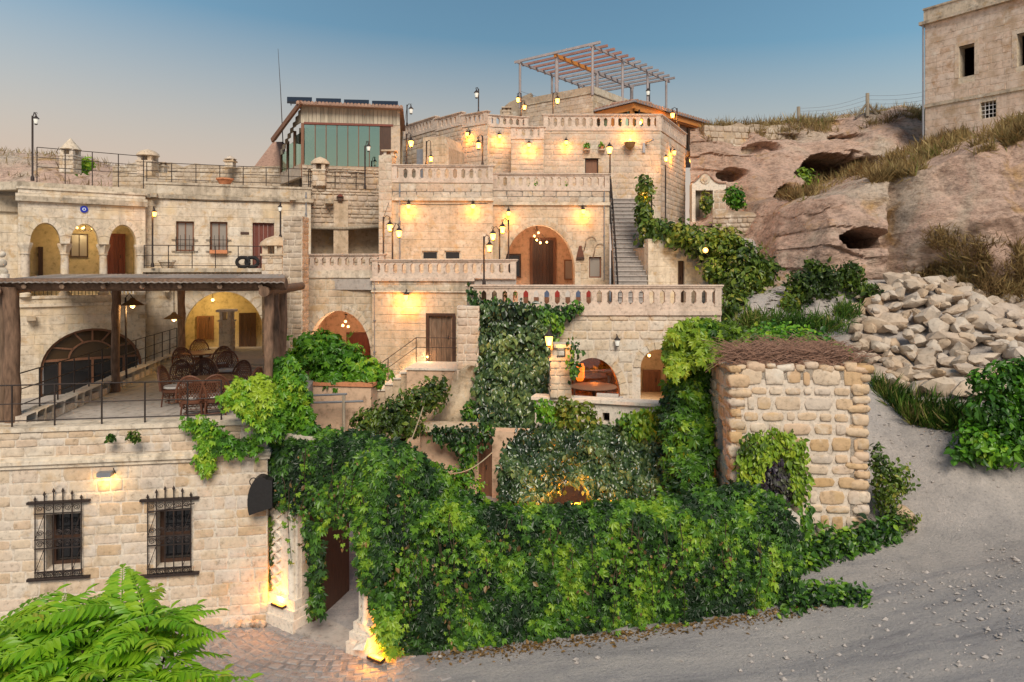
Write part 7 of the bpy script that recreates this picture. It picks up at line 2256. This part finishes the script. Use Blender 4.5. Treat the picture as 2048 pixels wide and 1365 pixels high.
# shrubs on the patio terrace
pY = lambda x, y: 20.7 - max(0, (y - 840)) / 160 * 2.2
ivy('dark glossy ivy bank hanging from the patio into the court', [(1005, 900), (1040, 862), (1095, 848), (1130, 860), (1140, 920), (1115, 985), (1060, 1002), (1000, 1002)], pY, 3400, 'leaf_grey', size=.135, thick=.25, bulge=.3, base=.34, amp=.5, seed=17, tpl='leaf', name='ivy')
ivy('pale silvery ivy bank under the patio wall', [(1125, 862), (1180, 850), (1250, 850), (1268, 930), (1255, 1000), (1185, 1000), (1170, 965), (1135, 960)], pY, 3200, 'leaf_grey', size=.135, thick=.25, bulge=.3, base=.48, amp=.7, seed=18, tpl='leaf', name='ivy')
ivy('deep green ivy bank beside the tall creeper mass', [(1245, 850), (1330, 835), (1430, 860), (1432, 990), (1330, 1000), (1250, 1000), (1262, 930)], pY, 4200, 'leaf_grey', size=.135, thick=.25, bulge=.3, base=.40, amp=.5, seed=19, tpl='leaf', name='ivy')
bush('green shrub rising before the patio coping', [(1160, 840, 20.4, .55, .5, .55), (1130, 815, 20.6, .3, .3, .3)], 700, 'leaf_tree', .15, .6, seed=20)
ivy('ivy garland along the patio coping', [(1070, 800), (1110, 805), (1125, 835), (1100, 850), (1080, 830)], lambda x, y: 21.0, 300, 'leaf_bright', size=.14, thick=.2, bulge=.15, base=.5, back=False, seed=21, tpl='leaf', name='ivy')
ivy('ivy tufts hanging over the end of the patio coping', [(1240, 825), (1330, 818), (1340, 870), (1300, 880), (1250, 870)], lambda x, y: 20.2, 700, 'leaf_creeper', size=.15, thick=.4, bulge=.2, base=.5, back=False, seed=22, tpl='leaf', name='ivy')
# variegated climber on the tower; its shaded gap is built as dark purple leaves
tY = wfY(wtw, .05)
ivy('yellow-green climber arching up the face of the stone tower', [(1478, 890), (1500, 866), (1545, 855), (1590, 870), (1612, 890), (1616, 960), (1610, 1010), (1590, 1000), (1578, 940), (1560, 915), (1530, 925), (1520, 960), (1500, 1000), (1478, 960)], tY, 1200, 'leaf_yellow', size=.12, thick=.2, bulge=.2, base=.5, amp=.5, back=False, seed=23, tpl='leaf', name='climber')
ivy('shaded gap in the yellow-green climber coloured as dark purple leaves', [(1530, 920), (1560, 915), (1580, 960), (1575, 1020), (1545, 1010), (1530, 970)], lambda x, y: tY(x, y) - .05, 320, 'leaf_shade_purple', size=.12, thick=.12, bulge=.1, base=.5, back=False, seed=24, tpl='leaf', name='climber')
ivy('lower mixed climber between the tower and the street wall', [(1478, 960), (1530, 980), (1580, 1030), (1620, 1010), (1625, 1060), (1600, 1100), (1585, 1190), (1540, 1200), (1480, 1080)], lambda x, y: tY(x, y) - .5, 1700, 'leaf_creeper', size=.14, thick=.5, bulge=.3, base=.58, amp=.7, back=False, seed=25, tpl='leaf', name='climber')
# woody stems and stray shoots on the creeper curtain, and old brown leaves caught in it
def creeper_stems(label, n, x0, x1, ytop, ybot, Yf, off):
    root = plant('stray_creeper', W((x0 + x1) / 2, (ytop + ybot) / 2, Yf((x0 + x1) / 2, ybot) - off), label)
    P = []
    for i in range(n):
        px = rng.uniform(x0, x1); py0 = rng.uniform(ytop, ytop + (ybot - ytop) * .6); L_ = rng.uniform(50, 170)
        pts = []
        for k in range(8):
            t = k / 7
            px += rng.normal(0, 4)
            p = W(px, py0 + L_ * t, Yf(px, py0) - off - .10 * math.sin(PI * t) - .04 * rng.random()); pts.append(p)
            if k > 1: P += [tuple(p)] * 3
        MB().tube(pts, [.010, .010, .009, .009, .008, .007, .006, .004], 4, False).build('stem', 'stem', root)
    P = np.array(P) + rng.normal(0, .05, (len(P), 3))
    fo = leaves('foliage', P, np.tile((0, -1, .2), (len(P), 1)), .10, rng.uniform(.35, 1, len(P)), 'leaf_creeper', root, 'palm'); fo['kind'] = 'stuff'
    P2 = P[rng.integers(0, len(P), len(P) // 4)] + rng.normal(0, .25, (len(P) // 4, 3)) * np.array([1, .15, 1])
    fo = leaves('dead_leaves', P2, np.tile((0, -1, .2), (len(P2), 1)), .08, rng.random(len(P2)), 'leaf_dry', root, 'leaf'); fo['kind'] = 'stuff'
creeper_stems('stray woody shoots hanging out of the street wall creeper', 46, 800, 1570, 1020, 1235, sY, .36)
creeper_stems('stray shoots hanging over the gate creeper', 22, 560, 830, 890, 1080, lambda x, y: min(gY(min(x, 752), y), 16.4), .42)
# weeds at the tower foot and along the track
def ground_plants(label, poly, n, mat, size, h, name='weeds', tpl='leaf', Y0=None, base=.5, seed=0, blades=False, jt=.5):
    """poly in (px, Y) on the ground"""
    q = poly_pts(poly, n)
    x = (q[:, 0] - 1024) / F * q[:, 1]; y = q[:, 1]
    z = gz(x, y) + h * rng.random(n) ** 1.3 * (1 + .6 * nz3(np.stack([x, y, x * 0], 1), 1.2, seed))
    P = np.stack([x, y, z], 1)
    root = plant(name, (x.mean(), y.mean(), z.min()), label, 'weeds')
    N = np.tile((0, -.6, .8), (n, 1)) if not blades else np.tile((0, -1, .1), (n, 1))
    if blades: P[:, 2] = gz(x, y) - .02
    fo = leaves('foliage', P, N, size, clump(P, base, .5, 1.2, .2, seed), mat, root, 'blade' if blades else tpl, (0, 0, -.3) if not blades else (0, 0, 1.0), jt=jt)
    fo['kind'] = 'stuff'
    return root
ground_plants('dark green weeds spreading round the foot of the tower', [(1590, 15.4), (1700, 15.7), (1800, 16.0), (1790, 16.6), (1740, 16.3), (1600, 16.2)], 1500, 'leaf_creeper', .13, .45, seed=31)
ground_plants('creeping vine trailing across the ground below the tower', [(1560, 14.2), (1640, 14.4), (1745, 14.0), (1740, 14.4), (1660, 15.0), (1580, 15.0)], 700, 'leaf_creeper', .12, .25, seed=32, base=.55)
bush('tall wispy weed bush leaning on the tower side', [(1775, 985, 16.6, .35, .4, .75), (1800, 960, 16.7, .35, .3, .45), (1755, 930, 16.7, .2, .3, .6), (1800, 1040, 16.4, .45, .4, .3)], 1500, 'leaf_tree', .10, .45, seed=33, shell=.1, name='weed_bush')
ground_plants('grassy weeds edging the heap of stones', [(1745, 21.2), (1830, 19.9), (1930, 19.0), (1960, 18.2), (1900, 18.2), (1820, 19.0), (1745, 20.6)], 2600, 'grass_green', .42, .1, blades=True, seed=34, jt=.35)
bush('leafy green bush beside the track at the stone heap', [(1985, 830, 17.4, .7, .6, .6), (2050, 790, 17.6, .8, .7, .6), (1950, 875, 17.2, .45, .5, .4), (2030, 880, 17.1, .8, .6, .5), (1970, 765, 17.5, .35, .4, .4), (2090, 850, 17.2, .8, .6, .7), (1990, 900, 17.0, .6, .5, .4), (2050, 740, 17.6, .4, .4, .35), (1925, 905, 17.2, .3, .3, .2), (2010, 740, 17.6, .25, .3, .3)], 5200, 'leaf_bright', .15, .40, .7, seed=35, shell=.15, stem=[[(X(2010, 17.3), 17.3, 3.0), W(1990, 830, 17.4), W(1975, 770, 17.5)], [(X(2030, 17.3), 17.3, 3.0), W(2050, 800, 17.5)]])
ground_plants('dense green weeds behind the brushwood on the tower', [(1480, 20.8), (1600, 20.8), (1710, 21.6), (1700, 22.6), (1600, 22.2), (1470, 22.4)], 2200, 'leaf_bright', .15, .5, seed=36, base=.4)
bush('dark tall shrubs growing before the rock cave', [(1605, 580, 25.0, .6, .6, .7), (1650, 565, 25.6, .6, .6, .7), (1700, 555, 25.8, .5, .5, .6), (1580, 615, 24.6, .4, .5, .4), (1735, 590, 25.2, .5, .5, .35), (1625, 545, 26.0, .3, .4, .5)], 4200, 'leaf_tree', .16, .30, .6, seed=37, shell=.02, name='tall_shrub', tip=(0, 0, .8), jn=.9)
bush('green shrub band on the bank above the tower', [(1560, 648, 23.2, 1.2, .5, .25), (1640, 655, 22.8, 1.0, .5, .3), (1690, 630, 23.4, .5, .5, .3), (1500, 650, 23.2, .6, .5, .4)], 2600, 'grass_green', .34, .45, seed=38, shell=.1, tip=(0, 0, 1.2), tpl='blade', jn=.9)
# brushwood on the tower
tg = thing('brushwood', wtw.pt(wtw.L / 2, tzt, -1), 'tangle of dry brown brushwood heaped on the stone tower', 'brushwood')
tm = MB()
for i in range(1700):
    a = wtw.pt(rng.uniform(.0, wtw.L - .1), tzt + .02 + .40 * rng.random() ** 1.6, rng.uniform(-dp, .02))
    t = rng.uniform(-.7, .7) + (PI if rng.random() < .5 else 0); L_ = rng.uniform(.25, .7)
    d = Vector((math.cos(t), math.sin(t) * .6, rng.uniform(-.45, .55)))
    if a.y < 16.7: d.y = abs(d.y) * .6; d.z -= .12
    b = a + d * L_ * .5 + Vector((0, 0, rng.uniform(-.02, .1))); c = a + d * L_
    c.z = max(c.z, tzt - .25)
    tm.tube([a, b, c], [.012, .009, .004], 3, False)
o = tm.build('twigs', 'twig', tg, recalc=False); o['kind'] = 'stuff'
# climbing vine over the stair
bush('climbing vine arching over the low wall beside the staircase', [(1290, 375, 29.4, .35, .4, .6), (1288, 430, 29.2, .4, .4, .7), (1310, 465, 28.6, .7, .6, .6), (1360, 468, 28.0, .8, .6, .55), (1405, 485, 27.6, .9, .7, .6), (1450, 490, 27.2, .8, .7, .7), (1490, 520, 26.6, .8, .7, .8), (1530, 540, 26.4, .5, .5, .6), (1480, 570, 26.2, .8, .7, .8), (1470, 620, 25.6, .6, .6, .7), (1515, 600, 26.0, .35, .4, .9), (1540, 620, 25.8, .3, .4, .7), (1430, 540, 26.8, .5, .5, .5)], 8200, 'leaf_tree', .20, .55, .6, seed=40, shell=.25, name='climbing_vine', cat='vine',
     stem=[[(X(1480, 26.4), 26.4, 5.6), W(1476, 600, 26.3), W(1470, 540, 26.6), W(1420, 495, 27.4), W(1330, 470, 28.4), W(1290, 430, 29.2), W(1288, 370, 29.4)], [(X(1520, 26), 26, 5.8), W(1516, 610, 26), W(1520, 545, 26.4)]])
vlamp = thing('tree_lamp', W(1411, 500, 26.9), 'bright small lamp glowing in the climbing vine', 'lamp')
MB().ball(W(1411, 501, 26.4), .10).build('bulb', 'lamp_glow', vlamp)
MB().tube([W(1411, 501, 26.4), W(1411, 480, 26.6)], .012, 4).build('cord', 'iron', vlamp)
warm_light(vlamp, W(1411, 503, 26.1), 16)
bush('fig bush in the mouth of the upper cave', [(1610, 360, 36.0, .6, .5, .7), (1590, 385, 35.6, .6, .5, .4)], 420, 'leaf_yellow', .2, .4, seed=41, shell=.1)
bush('green shrub on the wall beside the portal', [(1468, 390, 34.4, .45, .4, .5), (1475, 405, 34.2, .4, .4, .3)], 420, 'leaf_bright', .2, .5, seed=42)
bush('hanging green plant in the portal doorway', [(1412, 405, 35.6, .3, .25, .6)], 220, 'leaf_tree', .18, .5, seed=43)
bush('bright green shrub on the mound beside the pointed chimney', [(162, 328, 34.5, .55, .5, .4)], 300, 'leaf_bright', .2, .8, seed=44)
bush('small dark fig tree added behind the pavilion glass as its reflection', [(618, 300, 34.8, .35, .4, .4)], 160, 'leaf_creeper', .16, .2, seed=45)  # bush placed behind the glass to stand in for a reflected tree
# grape vine in the court
bush('grape vine spreading before the pink vault', [(640, 690, 24.0, .9, .7, .45), (620, 715, 23.6, .7, .6, .45), (680, 720, 23.6, .9, .7, .6), (720, 745, 23.2, .8, .6, .5), (745, 755, 23.0, .4, .5, .35), (665, 760, 23.0, .8, .6, .35)], 2800, 'leaf_bright', .22, .45, .5, seed=46, tpl='palm', name='grape_vine', cat='vine', stem=[[(X(690, 23), 23, 1.4), W(690, 800, 23.1), W(680, 730, 23.5)]])
bush('dark shrub tangle below the outside steps', [(780, 830, 21.0, .8, .7, .5), (840, 800, 21.4, .8, .7, .45), (870, 780, 22.2, .5, .5, .5), (740, 845, 20.6, .6, .6, .4), (810, 850, 20.4, .7, .6, .35)], 2600, 'leaf_tree', .15, .38, seed=47, shell=.2)
ivy('ivy hanging from the ledge of the court wall', [(860, 855), (985, 850), (975, 900), (955, 880), (945, 950), (925, 930), (915, 890), (870, 880)], wfY(wlc, .3), 800, 'leaf_creeper', size=.13, thick=.25, bulge=.15, base=.3, back=False, seed=48, tpl='leaf', name='ivy')
ivy('ivy trailing down the rock buttress', [(925, 820), (945, 790), (955, 850), (945, 880), (928, 870)], lambda x, y: 22.6, 200, 'leaf_creeper', size=.13, thick=.2, bulge=.1, base=.35, back=False, seed=49, tpl='leaf', name='ivy')
bush('flowering green shrub in the court beside the tall door', [(930, 975, 18.6, .5, .5, .45), (905, 955, 18.8, .4, .4, .35)], 700, 'leaf_bright', .12, .45, seed=50)
# weeds on the street house wall
for px, py, r_, lb in ((267, 872, .16, 'small dry weed tuft on the wall above the cornice'), (222, 876, .08, 'tiny green weed on the wall above the cornice')):
    bush(lb, [(px, py, 15.1, r_, .1, r_ * .8)], 160, 'grass_green', .07, .5, seed=px, tpl='leaf', shell=.1, name='weed_tuft', cat='weeds')
for a_, b_, Y_, lb in ((1960, 500, 25.0, 'brown scrub bush high on the rock above the heap'), (2030, 540, 24.6, 'dark scrub bush at the edge of the rock above the heap'), (1890, 480, 25.6, 'small olive scrub bush in the rock hollow'), (2000, 580, 24.6, 'low dry scrub directly behind the heap')):
    bush(lb, [(a_, b_, Y_, .8, .5, .5), (a_ + 30, b_ + 15, Y_, .5, .4, .35)], 900, 'grass_dry', .34, .2, seed=a_, shell=.05, tpl='blade', tip=(0, 0, 1), jn=1.0, name='scrub_bush', group='scrub on the rocks')
# dry grass on the rocks, crest and mound
def dry_grass(label, test, n, size, pick=None):
    idx_ = [(a, b) for a in range(nr - 1) for b in range(nc - 1) if test(tt[a], *PXY[a, b])]
    ch_ = rng.integers(0, len(idx_), n)
    P = np.array([G[idx_[k][0], idx_[k][1]] * (1 - s) + G[idx_[k][0] + 1, idx_[k][1] + 1] * s for k, s in zip(ch_, rng.random(n))])
    keep = nz3(P, .5, 3) + .5 * nz3(P, 1.4, 8) > -.12
    P = P[keep]
    P[:, 2] -= .03
    o = leaves('dry_grass', P, np.tile((0, -1, .2), (len(P), 1)), size, clump(P, .45, .5, .5, .18), 'grass_dry', None, 'blade', (0, 0, 1), jn=.6, jt=.45)
    tag(o, label, 'grass', kind='stuff')
dry_grass('dry yellow grass on the slope below the empty house', lambda t, px, py: 2.85 < t < 5.2 and px > 1590, 46000, .42)
dry_grass('dry grass along the rocky crest', lambda t, px, py: 6.5 < t < 7.3 and px > 1400, 14000, .40)
dry_grass('dry scrub on the rock face above the stone heap', lambda t, px, py: .6 < t < 2.2 and px > 1830 and py > 455, 17000, .42)
mi = rng.integers(0, len(mv), 16000)
P = mv[mi] + rng.normal(0, .2, (len(mi), 3)) * np.array([1, 1, 0]); P = P[(P[:, 1] < 50)]
P[:, 2] -= .05
o = leaves('dry_grass', P, np.tile((0, -1, .2), (len(P), 1)), .36, clump(P, .45, .5, .5, .18), 'grass_dry', None, 'blade', (0, 0, 1), jn=.6, jt=.45)
tag(o, 'dry grass on the mound behind the flat roofs', 'grass', kind='stuff')
# fallen leaves along the foot of the street wall
q = np.stack([rng.uniform(860, 1640, 1400), rng.normal(0, .16, 1400)], 1)
x = np.array([X(a, sY(a, 1200)) for a in q[:, 0]]); y = np.array([sY(a, 1200) for a in q[:, 0]]) - .28 - np.abs(q[:, 1])
P = np.stack([x, y, gz(x, y) + .012], 1)
o = leaves('leaf_litter', P, np.tile((0, 0, 1.0), (len(P), 1)), .07, rng.random(len(P)), 'leaf_dry', None, 'leaf', (1, 0, 0), jn=.35, jt=1.2)
tag(o, 'brown fallen leaves along the foot of the creeper wall', 'leaves', kind='stuff')

# ================================================================ feathery tree at the street corner
def frond_mesh(k):
    r = random.Random(k)
    V, Fc, T = [], [], []
    tv, tf = TPL['leaf']
    L_ = 1.0; n = 11
    droop = r.uniform(.35, .7)
    def rp(t): return np.array([L_ * t * (1 - .08 * t), 0, -droop * t * t * .75 + .16 * t])
    def quad(P_, T_, N_, s, tint):
        B_ = np.cross(T_, N_)
        b = len(V)
        for v in tv: V.append(P_ + s * (v[0] * .62 * B_ + v[1] * T_ + v[2] * N_)); T.append(tint)
        for f in tf: Fc.append([b + i for i in f])
    for i in range(n):
        t = .16 + .82 * i / (n - 1)
        p = rp(t); d = rp(min(1, t + .02)) - rp(t - .02); d /= np.linalg.norm(d)
        for s in (-1, 1):
            side = np.array([0, s, 0])
            T_ = d * .45 + side * .9 + np.array([0, 0, -.22 + r.uniform(-.12, .12)]); T_ /= np.linalg.norm(T_)
            N_ = np.cross(T_, d); N_ = N_ / np.linalg.norm(N_)
            if N_[2] < 0: N_ = -N_
            quad(p, T_, N_, (.15 + .15 * math.sin(PI * min(1, t * 1.05))) * r.uniform(.85, 1.1), .35 + .35 * r.random() + .12 * t)
    quad(rp(.98), np.array([.9, 0, -.4]), np.array([.4, 0, .9]), .24, .7)
    m = MB()
    b0 = len(V)
    m.tube([tuple(rp(t)) for t in np.linspace(0, 1, 7)], [.012, .011, .01, .008, .006, .005, .003], 4, False)
    for v in m.v: V.append(np.array(v)); T.append(.62)
    for f in m.f: Fc.append([b0 + i for i in f])
    me = np_mesh('frond', np.array(V), np.array(Fc), 'leaf_fern', smooth=False)
    a = me.attributes.new('tint', 'FLOAT', 'POINT'); a.data.foreach_set('value', np.clip(np.array(T) + r.uniform(-.12, .12), 0, .93).astype(np.float32))
    return me
FM = [frond_mesh(k) for k in range(7)]
tr_ = thing('feathery_tree', (X(180, 8.4), 8.4, 0), 'young tree with long feathery bright green leaves at the street corner', 'tree')
tips = [(45, 1262, 8.3), (115, 1235, 8.6), (185, 1245, 8.8), (245, 1222, 8.6), (295, 1250, 8.3), (330, 1310, 8.2), (85, 1310, 8.0), (165, 1300, 8.1), (240, 1305, 8.2), (15, 1345, 7.8), (300, 1370, 7.8), (195, 1375, 7.6), (110, 1390, 7.5), (-35, 1275, 8.5), (265, 1420, 7.6), (-30, 1390, 7.8), (350, 1420, 8.0), (30, 1440, 7.4), (140, 1440, 7.4)]
for i, (px, py, Y) in enumerate(tips):
    tip = W(px, py, Y)
    base = Vector((X(180, 8.4) + (tip.x - X(180, 8.4)) * .12, 8.4 + (Y - 8.4) * .2, 0))
    mid = base.lerp(tip, .6) + Vector((0, 0, .25))
    MB().tube([base, mid, tip], [.05, .03, .012], 6).build('branch', 'stem', tr_)
    nfr = 10
    for k in range(nfr):
        o = link('frond', random.choice(FM), tr_, tip - world_of(tr_) - Vector((0, 0, .10 * (k % 3))))
        L_ = random.uniform(.6, .98)
        o.scale = (L_, L_ * random.uniform(.85, 1.1), L_)
        o.rotation_euler = (random.uniform(-.3, .3), random.uniform(-.75, .15), 2 * PI * (k + random.random() * .7) / nfr)
